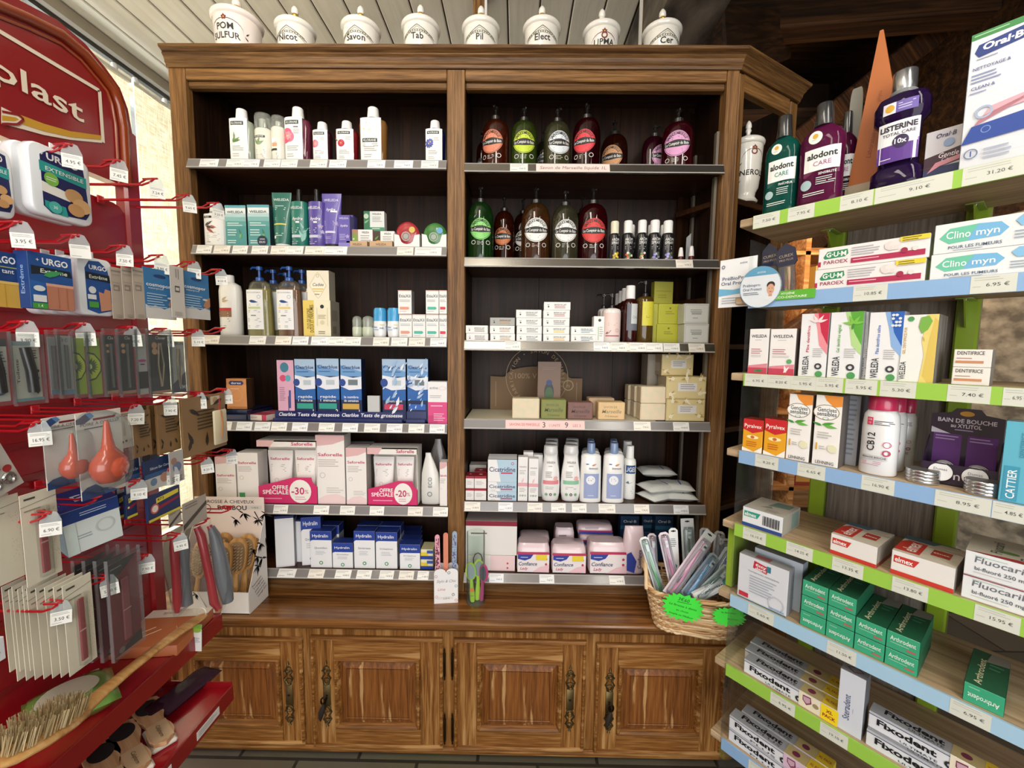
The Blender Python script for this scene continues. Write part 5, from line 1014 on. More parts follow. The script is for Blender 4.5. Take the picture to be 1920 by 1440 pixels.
for u0, u1, c, nm in ((1015, 1052, 'e08a92', 'pink'), (1053, 1091, '8cc4a4', 'green')):
    wlt(u0+4, u1, 824, c, .13, 'waisted lotion bottle, rearmost of the %s-banded row' % nm); wlt(u0+3, u1-1, 830, c, .07, 'waisted lotion bottle, middle of the %s-banded row' % nm); wlt(u0, u1, 837, c, .012, 'waisted white lotion bottle with %s band at the front' % nm)
def blu(u0, u1, vt, back, label):
    loc, w, h = C(u0, u1, vt, z, .05, back)
    bottle('lotion_bottle', w, h, .048, M('f0efed', .3, 'g'), [(1, 0), (1.0, .01), (.97, .5), (.92, .78), (.78, .81), (.36, .83)], (.82, 1.0, .38, .36, M('7d93b8', .3, 'g')), (-.82, .82, .06, .74, None, [('r', .08, .02, .92, .64, '9aa8d0'), ('d', .45, .48, .26, 'eef0f4'), ('l', .3, .52, .6, 2, .04, '8a98c4'), ('d', .25, .88, .09, '3a5aa0', .03), ('v', .5, .84, .3, .4, 'c98a5a'), txt('liniment', .6, .78, .05, '6a7080', dict(w=.5)), ('l', .3, .1, .7, 1, .04, 'dfe4f0')]), .8, loc, 0, label)
for u0, u1, nm in ((1090, 1131, 'left'), (1133, 1175, 'right')):
    blu(u0+2, u1-5, 825, .13, 'blue-capped bottle, rearmost of the %s row' % nm); blu(u0+1, u1-3, 828, .07, 'blue-capped bottle, middle of the %s row' % nm); blu(u0, u1, 833, .006, 'white bottle with blue cap and periwinkle label, front of %s row' % nm)
def ug(u0, u1, vt, back, label):
    loc, w, h = C(u0, u1, vt, z, .045, back)
    bottle('lotion_bottle', w, h, .045, M('eeeeea', .3, 'g'), [(.98, 0), (1, .01), (1, .68), (.9, .74), (.6, .77)], (.77, 1.0, .62, .6, M('f0f0ee', .35)), (-.95, .95, .05, .7, None, [('r', 0, .68, 1, .92, '2d5288'), txt('UGEL', .5, .8, .13, 'eef0f2', dict(w=.9)), ('v', .1, .4, .8, .3, '6a7a8a'), ('l', .1, .3, .8, 4, .06, 'b8bcc0')]), .95, loc, 0, label)
ug(1166, 1192, 829, .12, 'white bottle behind the navy-banded bottle'); ug(1172, 1196, 838, .045, 'white bottle with navy band, right of the blue-capped rows')
def pillow(name, w, d, h, m, loc, rot, label, cat='pack', F=None, group=None, crimp=True, tilt=(0, 0)):
    mb = MB(); n = 14; k = 8; vs = []
    top_ = []; 
    def P(i, j, s):
        x = (i/n*2-1); y = (j/k*2-1); f = max(0, (1-abs(x)**3.2))*max(0, (1-abs(y)**4))
        return (x*w/2, y*d/2*(1-.06*(1-abs(x))), max(0, h/2+s*(h/2)*f**.55*(1+.06*math.sin(9*x+5*y))))
    idx = lambda i, j: i*(k+1)+j
    for s in (1, -1):
        V = [P(i, j, s) for i in range(n+1) for j in range(k+1)]
        Fs = [(idx(i, j), idx(i+1, j), idx(i+1, j+1), idx(i, j+1)) for i in range(n) for j in range(k)]
        if s < 0: Fs = [f[::-1] for f in Fs]
        mb.add(V, Fs, m, True)
    if F: F(mb, w, d, h, P)
    o = mb.build(name, None, loc, (tilt[0], tilt[1], rot)); return tag(o, label, cat, group)
def wipeart(mb, w, d, h, P):
    ft = lambda x, z_, off: (x, z_, h/2+(h/2)*(max(0, 1-abs(2*x/w)**3.2)*max(0, 1-abs(2*z_/d)**4))**.55+off+.001)
    mb.lines(ft, -w*.3, d*.2, w*.2, 4, d*.1, M('a8aca8'), None, .0012); mb.rect(ft, w*.12, -d*.3, w*.16, d*.3, M('3a5a9a'), .0014, 3)
WPm = M('dadcd8', .3, 'g')
q = atY(1235, 940, YF+.05); X0 = q.x
for k, (dx, dy, dz, r, lb) in enumerate(((.0, .055, 0, .25, 'bottom wipe pack at front left of the pile'), (.068, .06, 0, -.3, 'bottom wipe pack jutting over the shelf edge at right'), (-.0, .06, .031, .1, 'upper wipe pack on the left of the pile'), (.060, .068, .032, -.35, 'upper wipe pack on the right of the pile'), (.02, .15, .064, -.2, 'topmost wipe pack at the back of the pile'))):
    pillow('wipe_pack', .135, .10, .031, WPm, (X0+dx, YF+dy, z+dz+.001), r+.2, 'white foil '+lb, 'pack', wipeart)
# ---- bottom right shelf
z = ZR[5]
loc, w, h = C(871, 966, 1041, z, .11, .02); hA = h
carton('pad_box', w, h-.001, .11, 'efe9e6', [('r', .5, 0, 1, 1, 'ecd0d0'), txt('e', .05, .45, .3, '4a3a40', dict(shear=.2)), ('d', .85, .5, .02, 'c9405a'), ('d', .85, .2, .02, 'c9405a')], [('r', 0, 0, 1, 1, 'b8a8a4')], loc=loc, label='white and pink pad box under the larger carton')
loc, w, h = C(871, 970, 977, z, .11, .02); carton('pad_box', w, h-hA-.001, .11, 'e9e4df', [('r', 0, .86, 1, 1, '8a1c34'), ('l', .1, .66, .5, 1, .1, '6a6058')], [('r', 0, 0, 1, 1, 'a39a94')], T=[('r', 0, 0, 1, 1, 'b9aaa4')], loc=Vector((loc.x, loc.y, z+hA+.0005)), label='large white carton with dark red top edge by centre post')
PK = M('e2cbd0', .3, 'g')
def conf(u0, u1, vt, label, zb=None, back=.012, yel=True, dep=.09, vb=None, plain=False):
    loc, w, h = C(u0, u1, vt, z, dep, back)
    if vb: z0 = atY((u0+u1)/2, vb, YF+back).z; h = h-(z0-z)
    if zb is not None: h = h-(zb-z) if vb is None else h; z0 = zb
    elif not vb: z0 = z
    mb = MB(); n = 5; rings = []
    for t, f, g in ((0, .97, .94), (.08, 1, 1), (.6, 1.0, 1), (.85, .97, .9), (1, .88, .62)): rings.append(se(w/2*f, dep/2*g, 28, h*t*.995, .35))
    mb.loft(rings, PK); fz = lambda x, z_, off: (x, -dep/2*(1 if z_ < h*.62 else 1-.35*(z_/h-.62))-off-.001, z_)
    L = [('r', .03, .02, .97, .66, 'ece4e4'), ('r', .02, .66, .98, .74, 'b02850'), ('p', [(.04, .66), (.5, .66), (.42, .52), (.25, .44), (.04, .5)], '2c3f9a'), ('r', .12, .55, .34, .57, 'dfe4f0'), txt('Confiance', .33, .33, .13, '2b3566', dict(w=.55, shear=.2)), txt('Lady', .22, .16, .1, 'c83a6c', dict(shear=.3)), ('p', [(.45, .02), (.97, .02), (.97, .3), (.7, .22)], 'ecc4cc'), ('d', .88, .5, .035, 'c83a5c'), ('d', .88, .32, .035, 'c83a5c')]
    if yel: L.append(('r', .58, .46, .9, .66, 'e8cf3a'))
    if plain: L = [('r', .02, .35, .98, .5, 'b02850'), ('r', .02, .1, .98, .35, '2c3f9a'), ('l', .2, .8, .7, 2, .12, '9a8a94')]
    ops(mb, fz, w, h, L); return tag(mb.build('pad_pack', None, Vector((loc.x, loc.y, z0))), label, 'pack')
conf(968, 1032, 1022, 'pink pad pack with yellow sticker, left of the three front packs'); conf(1034, 1101, 1025, 'pink pad pack with yellow sticker, middle of the three front packs'); conf(1104, 1178, 1021, 'pink pad pack without sticker, right of the three front packs', yel=False)
conf(972, 1031, 1024, 'lower pink pad pack behind the left front pack', back=.12, plain=True, dep=.08); conf(973, 1031, 1006, 'upper pink pad pack behind the left front pack', zb=C(0, 1, 1024, z, .09, .12)[0].z+C(972, 1031, 1024, z, .09, .12)[2], back=.115, plain=True, dep=.08)
conf(1040, 1078, 992, 'narrow pink pad pack standing tall behind the middle front pack', back=.115, plain=True, dep=.08)
hp = C(1085, 1153, 1022, z, .08, .115)[2]; conf(1085, 1152, 1022, 'lower pink pad pack behind the right front pack', back=.115, plain=True, dep=.08)
h2 = C(1085, 1153, 1003, z, .08, .115)[2]; conf(1086, 1153, 1003, 'middle pink pad pack behind the right front pack', zb=z+hp, back=.115, plain=True, dep=.08); conf(1083, 1150, 986, 'top pink pad pack behind the right front pack', zb=z+h2, back=.115, plain=True, dep=.08)
loc, w, h = C(1173, 1208, 990, z, .04, .01)
pouch('pad_pack', w*1.15, h, .05, M('e6d0d6', .3, 'g'), loc, 0, 'pink and blue pad pack standing upright behind the basket', lambda q, w, h, d: ops(q, lambda x, z_, o: (x*.9, -d/2*.92-o-.003, z_), w, h, [('p', [(.1, .1), (.5, .05), (.6, .3), (.3, .5), (.08, .45)], '2c3f9a'), ('T', 'Confiance', .75, .35, .2, '3a3a55', .4)]))
for u0, u1, b, lb in ((1163, 1198, .13, 'left dark blue toothbrush carton at the back of bottom shelf'), (1203, 1226, .16, 'narrow dark blue toothbrush carton, middle of three'), (1228, 1262, .12, 'right dark blue toothbrush carton with white oval lettering')):
    loc, w, h = C(u0, u1, 968, z, .04, b); carton('toothbrush_box', w, h, .04, '1c3a5a', [txt('Oral·B', .5, .88, .06, 'dfe6ee', dict(w=.7)), ('r', 0, .7, 1, .78, '2a6a8a'), ('l', .2, .6, .8, 4, .05, '5a7a96')], loc=loc, label=lb)
# ================================================================== JARS on the cornice
ZJR = ZTOP-.0105
def jar(u, vl, wpx, txts, label, first=False, lip=False, Y=1.60, zb=None):
    c = atY(u, vl, Y); hgt = c.z-(zb or ZJR); r = wpx/2/FPX*Y
    rt = empty('apothecary_jar', (c.x, Y, zb or ZJR)); tag(rt, label, 'jar'); pc = M('eeeae0' if not first else 'efe3dc', .12, 'g')
    b = MB(); prof = [(r*.72, 0), (r*.78, .006), (r*.60, .02), (r*.62, .035), (r*.76, .05), (r*.86, hgt*.45), (r*.91, hgt*.78), (r*.94, hgt-.022), (r*.9, hgt-.018)]
    b.lathe(prof, pc, seg=36); b.build('body', rt)
    l = MB(); l.lathe([(r*.93, hgt-.018), (r*1.0, hgt-.014), (r*1.03, hgt-.006), (r*.99, hgt), (r*.86, hgt+.006), (r*.62, hgt+.013), (r*.34, hgt+.019), (r*.2, hgt+.022), (r*.17, hgt+.026)], pc, seg=36)
    li = l.build('lid', rt)
    k = MB(); k.lathe([(r*.13, 0), (r*.11, .008), (r*.19, .018), (r*.13, .027)], M('c9a042' if not lip else 'e8e4da', .25, 'm' if not lip else 'g'), seg=14, z0=hgt+.022); k.lathe([(r*.13, .025), (r*.19, .031), (r*.17, .042), (r*.09, .051), (r*.02, .055)], pc, seg=14, z0=hgt+.022); k.build('knob', li)
    q = MB(); 
    def fn(x, z_, off):
        rr_ = r*.82
        for (ra, za), (rb, zb_) in zip(prof[4:], prof[5:]):
            if za <= z_ <= zb_: rr_ = ra+(rb-ra)*(z_-za)/max(zb_-za, 1e-6)
        a = x/rr_; return (math.sin(a)*(rr_+off), -math.cos(a)*(rr_+off), z_)
    G = M('6a6a5c', .4); gold = M('8a7440', .4); zt = hgt-.03
    def strip(p, q_, th, m, n=8, off=.0006):
        for i in range(n):
            a = (p[0]+(q_[0]-p[0])*i/n, p[1]+(q_[1]-p[1])*i/n); b2 = (p[0]+(q_[0]-p[0])*(i+1)/n, p[1]+(q_[1]-p[1])*(i+1)/n)
            q.add([fn(a[0], a[1]-th, off), fn(b2[0], b2[1]-th, off), fn(b2[0], b2[1]+th, off), fn(a[0], a[1]+th, off)], [(0, 1, 2, 3)], m)
    if first or lip:
        R2 = M('5a2f2a' if first else '7a3a2a', .4)
        for i in range(12):
            a0, a1 = PI*i/12, PI*(i+1)/12; strip((r*.72*math.cos(a0), zt-.045+.035*math.sin(a0)), (r*.72*math.cos(a1), zt-.045+.035*math.sin(a1)), .0012, R2, 1)
        for s in (-1, 1):
            strip((s*r*.72, zt-.045), (s*r*.7, zt-.13), .0009, R2, 4)
            for i in range(6): leaf(q, fn, s*r*(.8+.08*(i % 2)), zt-.05-.015*i, .016, PI/2+s*.8*(1 if i % 2 else -1), '4f6a4a' if lip else '4a3a30', .0007)
        flower(q, fn, 0, zt-.008, .01, '7a3a34', .0008, 5)
        if lip: q.disc(fn, 0, zt-.02, .011, R2, .0007, None, 16, .6)
    else:
        for s in (-1, 1):
            strip((0, zt-.002), (s*r*.95, zt-.036), .0014, G); strip((0, zt-.008), (s*r*.95, zt-.044), .0008, gold); strip((s*r*.95, zt-.05), (s*r*1.25, zt-.03), .0007, G)
            for i in range(5): leaf(q, fn, s*r*.75, zt-.08-.01*i, .014, s*.8, '5a4a34', .0008)
        for i in range(14):
            a0 = -1+i/7; a1 = a0+1/7; y0 = zt-.017-.012*a0*a0; y1 = zt-.017-.012*a1*a1
            strip((r*.85*a0, y0), (r*.85*a1, y1), .0006, G, 1); strip((r*.85*a0, y0-.006), (r*.85*a1, y1-.006), .0006, G, 1); strip((r*.85*a0, y0-.003), (r*.85*(a0+.05), y0-.003), .0022, G, 1)
    for s, zz, hh in txts: q.text(fn, s, 0, zt-zz, '26241f', hh, None, .0009, .015)
    q.build('painted_label', rt)
jar(445, 40, 80, [('POM', .034, .020), ('SULFUR', .062, .019)], 'largest white apothecary jar with POM SULFUR lettering, leftmost', True, Y=1.585)
for u, v, t, lb in ((554, 40, 'Nicot', 'lettered Nicot, second from left'), (677, 40, 'Savon', 'lettered Savon, third from left'), (789, 38, 'Tab', 'lettered Tab, fourth from left'), (902, 40, 'Pil', 'lettered Pil, fifth from left'), (1016, 40, 'Elect', 'lettered Elect, right of the centre'), (1241, 46, 'Cer', 'lettered Cer, rightmost on the cornice')):
    jar(u, v+14, 66, [(t, .036, .020)], 'white lidded apothecary jar '+lb)
jar(1128, 60, 64, [('LIPMA', .040, .019), ('PICEARA', .062, .012)], 'white lidded apothecary jar with garland, lettered LIPMA', False, True)
# jar on the canted corner shelf
q = atY(1397, 268, 1.62); r = .055
jar(1402, 268, 54, [('NEROLI', .09, .018)], 'white apothecary jar lettered NEROLI on the corner shelf', False, True, Y=1.60, zb=ZJ+.001)
# ================================================================== ON THE WORKTOP
def onC(u, v): return atZ(u, v, ZK)
g0 = .0006
# nail file stand
p0, p1 = onC(814, 1131), onC(858, 1124); W_ = (p1-p0).length; Yc = p0.y
loc = Vector(((p0.x+p1.x)/2, Yc+.022, ZK+g0)); rt = empty('nail_file_stand', loc, .12); tag(rt, 'small white card stand holding three patterned nail files', 'stand')
hc = atY(835, 1068, Yc).z-ZK; mb = MB(); t = .001; fs = lambda x, z_, off: (x, -.022-off, z_)
sc = [(-W_/2, 0), (W_/2, 0), (W_/2, hc*.92)]+[(W_/2-W_/4+W_/4*math.cos(a)*1.0-W_*0, hc*.9+hc*.12*math.sin(a)) for a in [PI*i/6 for i in range(7)]]+[(-W_/4+W_/4*math.cos(a), hc*.9+hc*.12*math.sin(a)) for a in [PI*i/6 for i in range(7)]]
mb.prism(sc, lambda a, b, t_: (a, t_, b), -.022, -.021, M('f0efee')); mb.prism(sc, lambda a, b, t_: (a, t_, b), .021, .022, M('e2e0de'))
for s in (-1, 1): mb.box(s*W_/2-.0006, s*W_/2+.0006, -.022, .022, 0, hc*.85, 'c9c4c4')
mb.box(-W_/2, W_/2, -.021, .021, 0, .001, 'e8e6e4')
mb.text(fs, 'Stylo & Chic', 0, hc*.66, '8a8a9a', .010, W_*.8, shear=.3); mb.text(fs, 'Lime', -W_*.2, hc*.42, 'd47a8c', .010, shear=.3)
for x, z_, c in ((.3, .25, '26242a'), (.12, .9, '26242a'), (.42, .5, '4a9aa8'), (-.42, .8, 'd47a8c'), (-.4, .2, 'd8a0b0'), (.42, .08, 'd47a8c')): mb.disc(fs, x*W_, z_*hc, .005, c, .0006, None, 16, .7)
mb.rect(fs, -W_*.4, hc*.12, W_*.3, hc*.2, 'e6e4e2', .0006); mb.text(fs, '2.50 €', W_*.02, hc*.15, '6a6a6a', .006, None, .001)
mb.build('holder', rt)
for k, (u, vt, c1, c2) in enumerate(((-.32, 1008, 'e8a8b8', '6a2a40'), (-.02, 1005, 'e08a70', 'd87a60'), (.30, 1003, '9ab0c4', '7a6a9a'))):
    hf = atY(830, vt, Yc).z-ZK; f = MB(); P = [(-.0085, .004), (.0085, .004), (.0085, hf-.009)]+[(.0085*math.cos(a), hf-.009+.009*math.sin(a)) for a in [PI*i/8 for i in range(1, 8)]]+[(-.0085, hf-.009)]
    f.prism(P, lambda a, b, t_: (a, t_, b), -.0015, .0015, M(c1)); rq = random.Random(k)
    for i in range(60): f.rect(lambda x, z_, off: (x, -.0015-off, z_), *(lambda a, b: (a, b, a+rq.uniform(.002, .004), b+rq.uniform(.003, .007)))(rq.uniform(-.0078, .0038), rq.uniform(hc*.8, hf-.018)), c2 if k != 1 else 'd9806a', .0003) if k != 1 or i < 3 else None
    fo = f.build('nail_file', None, rt.matrix_world @ Vector((0, 0, 0))); fo.location = loc+Vector((u*W_, 0.0+.004*k-.004, .0018)); fo.rotation_euler = (0, .0+.06*(u), .1); tag(fo, ('pink confetti nail file, left in the card stand', 'coral nail file, middle one in the card stand', 'blue-lilac glitter nail file, right in the card stand')[k], 'nail file')
# clear cup with foot files
pc = onC(890, 1138); r = 18.5/FPX*pc.y; loc = Vector((pc.x, pc.y+r, ZK+g0)); hcup = atY(890, 1006, pc.y).z-ZK
rt = empty('clear_cup', loc); tag(rt, 'clear round plastic tub holding green and pink foot files', 'cup')
mb = MB(); n = 32
for rr_, flip in ((r, False), (r-.0012, True)):
    rings = [[(rr_*math.cos(2*PI*i/n), rr_*math.sin(2*PI*i/n), zz) for i in range(n)] for zz in (.0, hcup)]
    mb.loft(rings, GL('f6faf8', .02, .12), True, False)
mb.lathe([(r, 0), (r, .002)], GL('eef2f0', .05, .12), seg=32); mb.build('wall', rt)
def footfile(name, col, pad, lx, ly, rot, tilt, hh, label, text=False):
    o = empty(name, loc+Vector((lx, ly, .0035)), (tilt[0], tilt[1], rot)); tag(o, label, 'foot file')
    m = MB(); N_ = 28; P = []
    for i in range(N_):
        a = 2*PI*i/N_; P.append((.019*math.cos(a)*(1 if True else 1), hh*.76+.033*math.sin(a)))
    m.prism(P, lambda a, b, t_: (a, t_, b), -.003, .003, M(col, .35, 'g'))
    m.loft([se(.0085*f, .005, 12, z_, .9) for f, z_ in ((.8, 0), (1.1, .006), (1.15, .03), (.8, hh*.40), (.75, hh*.58))], M(col, .35, 'g')); m.build('handle', o)
    q = MB(); q.disc(lambda x, z_, off: (x, -.003-off, z_), 0, hh*.76, .0145, pad, .0008, .028, 24); q.disc(lambda x, z_, off: (-x, .003+off, z_), 0, hh*.76, .0145, pad, .0008, .028, 24); q.build('rasp_pad', o)
    if text: q = MB(); fq = lambda x, z_, off: (x, -.0065-off, z_); q.rect(fq, -.007, .040, .007, .054, 'e8843a', .0004); q.text(fq, 'Clover', 0, .026, '3f6a2a', .006, .014); q.build('sticker', o)
    return o
footfile('foot_file', 'a8d038', '9aa4ac', -.010, -.008, .0, (0, -.06), .150, 'lime green foot file in front in the clear tub', True)
footfile('foot_file', 'b4d83c', '8f9aa0', .006, .004, .25, (0, .03), .157, 'lime green foot file standing behind the front one in the tub')
footfile('foot_file', 'c84a8a', '5a6068', .020, .0, -.6, (0, .10), .140, 'magenta foot file at right in the clear tub')
o = MB(); o.tube([(-.014, 0, .06), (-.016, 0, .15), (-.010, 0, .165), (0, 0, .17), (.010, 0, .165), (.016, 0, .15), (.014, 0, .06), (.004, 0, .02), (-.004, 0, .02)], .0022, M('2a2422', .3, 'g'), 6, True); tag(o.build('wire_handle_tool', None, loc+Vector((.006, .016, .0035))), 'black loop-handled tool at the back of the clear tub', 'tool')
# ---- hairbrush display carton
f0, f1 = onC(345, 1139), onC(468, 1152); b1 = onC(517, 1100); x0, x1 = f0.x, f1.x; y0, y1 = f1.y, 1.438
hl = atY(468, 1112, y0).z-ZK; hb_ = atY(440, 932, y1).z-ZK; hsd = atY(512, 965, y1).z-ZK; BW = (x1-x0); BD = y1-y0
rt = empty('brush_display_carton', ((x0+x1)/2, (y0+y1)/2, ZK+g0)); tag(rt, 'white display carton of bamboo hairbrushes with black bamboo leaf print', 'carton')
mb = MB(); KW = M('e9e4dd', .5); t = .002
mb.box(-BW/2, BW/2, -BD/2, BD/2, 0, t, KW); mb.box(-BW/2, BW/2, -BD/2, -BD/2+t, 0, hl, KW); mb.box(-BW/2, BW/2, BD/2-t, BD/2, 0, hb_, M('ecdcd4', .5))
sp = [(-BD/2, 0), (BD/2, 0), (BD/2, hsd), (-BD/2, hl)]
for s in (-1, 1): mb.prism(sp, lambda a, b, t_: (t_, a, b), s*BW/2-t/2, s*BW/2+t/2, KW)
fb = lambda x, z_, off: (x, BD/2-t-off, z_); ff = lambda x, z_, off: (x, -BD/2-off, z_); fr = lambda x, z_, off: (BW/2+t/2+off, x, z_); BKk = M('1d1c1c', .6)
mb.text(fb, 'BROSSE À CHEVEUX', 0, hb_*.955, BKk, .012, BW*.72); mb.text(fb, 'BAMBOU', .01, hb_*.895, BKk, .016, BW*.42, bold=.02); mb.disc(fb, -BW*.33, hb_*.885, .016, BKk, .0004, None, 24, .85); mb.rect(fb, BW*.22, hb_*.88, BW*.47, hb_*.92, 'd8d2cc', .0006); mb.text(fb, '13.90 €', BW*.37, hb_*.898, '5a5654', .006, None, .0012)
def bamboo(fn, x, z, s, seed):
    rq = random.Random(seed)
    for i in range(7): leaf(mb, fn, x, z, s*rq.uniform(.6, 1.1), -PI/2+rq.uniform(-1.3, 1.3), BKk, .0005, .2)
    leaf(mb, fn, x, z, s*.7, 2.6, BKk, .0005, .2)
for x, z_, s in ((-.12, .86, .03), (.05, .84, .035), (.10, .78, .03), (.13, .84, .03), (.02, .78, .03)): bamboo(fb, x, z_*hb_, s, int(x*100)+9)
mb.tube([fb(.09, hb_*.86, .001), fb(.12, hb_*.7, .001), fb(.13, hb_*.5, .001)], .0014, BKk, 4)
for x, z_ in ((-.2, .8), (.0, .6), (.0, .42), (.2, .8), (.25, .5)): bamboo(fr, x*BD, hl+(hsd-hl)*z_*.8-.01, .035, int(x*77)+3)
for k in range(5): mb.text(fr, ('Pneumatique', '7 rangées', 'picots en bois', 'naturels', 'massage doux')[k], -BD*.1+.012*k*.6, hl*.95-.0125*k+.02, '2a2826', .0085, BD*.5, ang=.25, shear=0)
for x in (-.3, -.22, -.36): bamboo(ff, x*BW, hl*.9, .022, int(x*50)+60)
mb.build('box', rt)
bam = wood('bamboo_brush_wood', ('a9783c', 'c6965a', 'd8ae74'), 'Z', .8, .4)
def hairbrush(loc, rot, label, hb=.215):
    o = empty('hairbrush', loc, rot); tag(o, label, 'hairbrush'); m = MB(); n = 28
    def outline(f): 
        P = []
        for i in range(n):
            a = 2*PI*i/n; P.append((.028*f*math.copysign(abs(math.cos(a))**.75, math.cos(a)), hb*.70+.052*f*math.copysign(abs(math.sin(a))**.75, math.sin(a))))
        return P
    m.loft([[(a, -.006, b) for a, b in outline(.94)], [(a, -.004, b) for a, b in outline(1)], [(a, .004, b) for a, b in outline(1)], [(a, .006, b) for a, b in outline(.93)]], bam)
    m.loft([se(.009*f, .006, 14, z_, .9) for f, z_ in ((.7, 0), (1.05, .01), (1.1, .05), (.8, .085), (1.1, hb*.50))], bam); m.build('paddle', o)
    q = MB(); q.loft([[(a, -.006, b) for a, b in outline(.82)], [(a, -.009, b) for a, b in outline(.74)], [(a, -.0105, b) for a, b in outline(.4)]], M('8f7048', .6)); q.build('cushion', o)
    q = MB(); pm = M('f0e8d2', .5)
    for i in range(-3, 4):
        for j in range(-6, 7):
            x, z_ = i*.0085, hb*.70+j*.0088
            if (i/2.8)**2+(j/4.9)**2 < 1: q.tube([(x, -.009, z_), (x*1.1, -.021, z_+j*.0004)], [.0010, .0009], pm, 4)
    b = q.build('bristles', o); b['kind'] = 'stuff'; return o
BX = rt.location; zt_ = ZK+.008
hp = [(.022, -.060, 0.20, 'front bamboo hairbrush with visible pins in the display carton'), (.048, -.022, 0.12, 'bamboo hairbrush second from the front on the right'), (.060, .008, 0.05, 'bamboo hairbrush leaning third from the front on the right'), (.070, .036, 0.0, 'bamboo hairbrush rearmost at the right side of carton'), (-.015, -.035, 0.15, 'bamboo hairbrush left of the front one in the carton'), (-.03, .015, 0.1, 'bamboo hairbrush behind the middle, near the back panel'), (-.068, -.045, -.3, 'bamboo hairbrush at the left side behind red comb bag')]
for dx, dy, rz, lb in hp: hairbrush((BX.x+dx, BX.y+dy, zt_), (-.12, .06, rz), lb, .205).scale = (1.2, 1.2, 1.2)
# ---- wicker basket
wk = M('d4ae7c', .6); wk2 = M('e3c69c', .6); wk3 = M('bd8f62', .6)
cB = onC(1300, 1192); BC = Vector((cB.x+.02, cB.y+.068, ZK+g0)); BR = -.22
rt = empty('wicker_basket', BC, BR); tag(rt, 'wicker basket full of toothbrush packs on the right of the worktop', 'basket')
def rr2(hx, hy, r, n=60):
    P = []; 
    for i in range(n):
        t = 2*PI*i/n; P.append(se1(hx, hy, t, .42))
    return P
def se1(a, b, t, e): c, s = math.cos(t), math.sin(t); return (a*math.copysign(abs(c)**e, c), b*math.copysign(abs(s)**e, s))
HB = .135; n = 72
def wall(t, h): f = .80+.20*(h/HB); return se1(.150*f, .098*f, t, .5)
mb = MB()
rows = 15
for k in range(rows):
    h = .006+k*(HB-.014)/rows; P = []
    for i in range(n*2):
        t = 2*PI*i/(n*2); x, y = wall(t, h); w_ = 1+.022*math.cos(PI*i*.33+PI*k); P.append((x*w_, y*w_, h+.0012*math.sin(i*.9+k)))
    mb.tube(P, .0038, (wk, wk2, wk3)[k % 3] if k % 4 else wk2, 5, True)
mb.build('weave', rt)
st_ = MB()
for i in range(26):
    t = 2*PI*i/26; st_.tube([(*wall(t, 0), .002), (*wall(t, HB*.5), HB*.5), (*wall(t, HB), HB)], .0028, wk, 5)
so = st_.build('stakes', rt); so['kind'] = 'stuff'
mb = MB()
for s in range(3):
    P = []
    for i in range(n*2):
        t = 2*PI*i/(n*2); x, y = wall(t, HB); a = t*14+s*2*PI/3; back = max(0, -(-math.sin(t)))*0; up = .05*max(0, -math.cos(t))**3*max(0, math.sin(t)+.7)
        P.append((x*1.02+.004*math.cos(a)*math.cos(t), y*1.02+.004*math.cos(a)*math.sin(t), HB+up+.004*math.sin(a)))
    mb.tube(P, .0045, (wk2, wk, wk3)[s], 5, True)
mb.build('rim', rt)
mb = MB(); mb.prism([wall(2*PI*i/40, 0) for i in range(40)], lambda a, b, t: (a, b, t), .001, .006, wk3); mb.build('floor', rt)
mb = MB(); mb.tube([(-.155+.03*math.cos(a)*0, .07*math.cos(a), HB+.065*math.sin(a)) for a in [PI*i/12 for i in range(13)]], .006, wk2, 7); mb.build('handle', rt)
def spiky(u, v, wpx, hpx, lines_, label, ang, yoff):
    # star card hung on the basket front
    T = rt.matrix_world if False else Matrix.Translation(BC) @ Matrix.Rotation(BR, 4, 'Z'); inv = T.inverted()
    O = T @ Vector((0, -.112, 0)); p = plane_hit(u, v, (O.x, O.y), BR); q = inv @ p
    w, h = wpx/FPX*p.y, hpx/FPX*p.y; mb = MB(); P = []; rq = random.Random(int(u))
    for i in range(40): a = 2*PI*i/40; s = 1 if i % 2 else .80; s *= rq.uniform(.93, 1.0); P.append((w/2*s*math.copysign(abs(math.cos(a))**.75, math.cos(a)), h/2*s*math.copysign(abs(math.sin(a))**.75, math.sin(a))))
    m = M('3ee03c', .6); mb.prism(P, lambda a, b, t_: (a, t_, b), -.0004, .0004, m); f_ = lambda x, z_, off: (x, -.0004-off, z_)
    for t, x, z_, hh, ww in lines_: mb.text(f_, t, x*w, z_*h, '14401a', hh, (ww*w if ww else None), .0005, ang=-.08, shear=.15)
    if u < 1340: mb.rect(f_, -w*.14, h*.16, w*.18, h*.175, '14401a', .0005)
    o = mb.build('star_price_card', None, T @ Vector((q.x, -.112-yoff, q.z)), (0, ang, BR)); return tag(o, label, 'price card')
spiky(1280, 1139, 82, 60, (('3€60', .0, .27, .011, None), ('La Brosse à dents', .0, .04, .0065, .62), ('au choix', .0, -.12, .006, .28), ('Souple ou Médium', -.02, -.27, .006, .55)), 'fluorescent green star card priced 3€60 on the basket front', 0.08, .0)
spiky(1366, 1155, 66, 42, (('la brosse', 0, .2, .005, .4), ('au choix', .1, -.1, .005, .3)), 'second green star card at the right corner of the basket', -.12, .004)
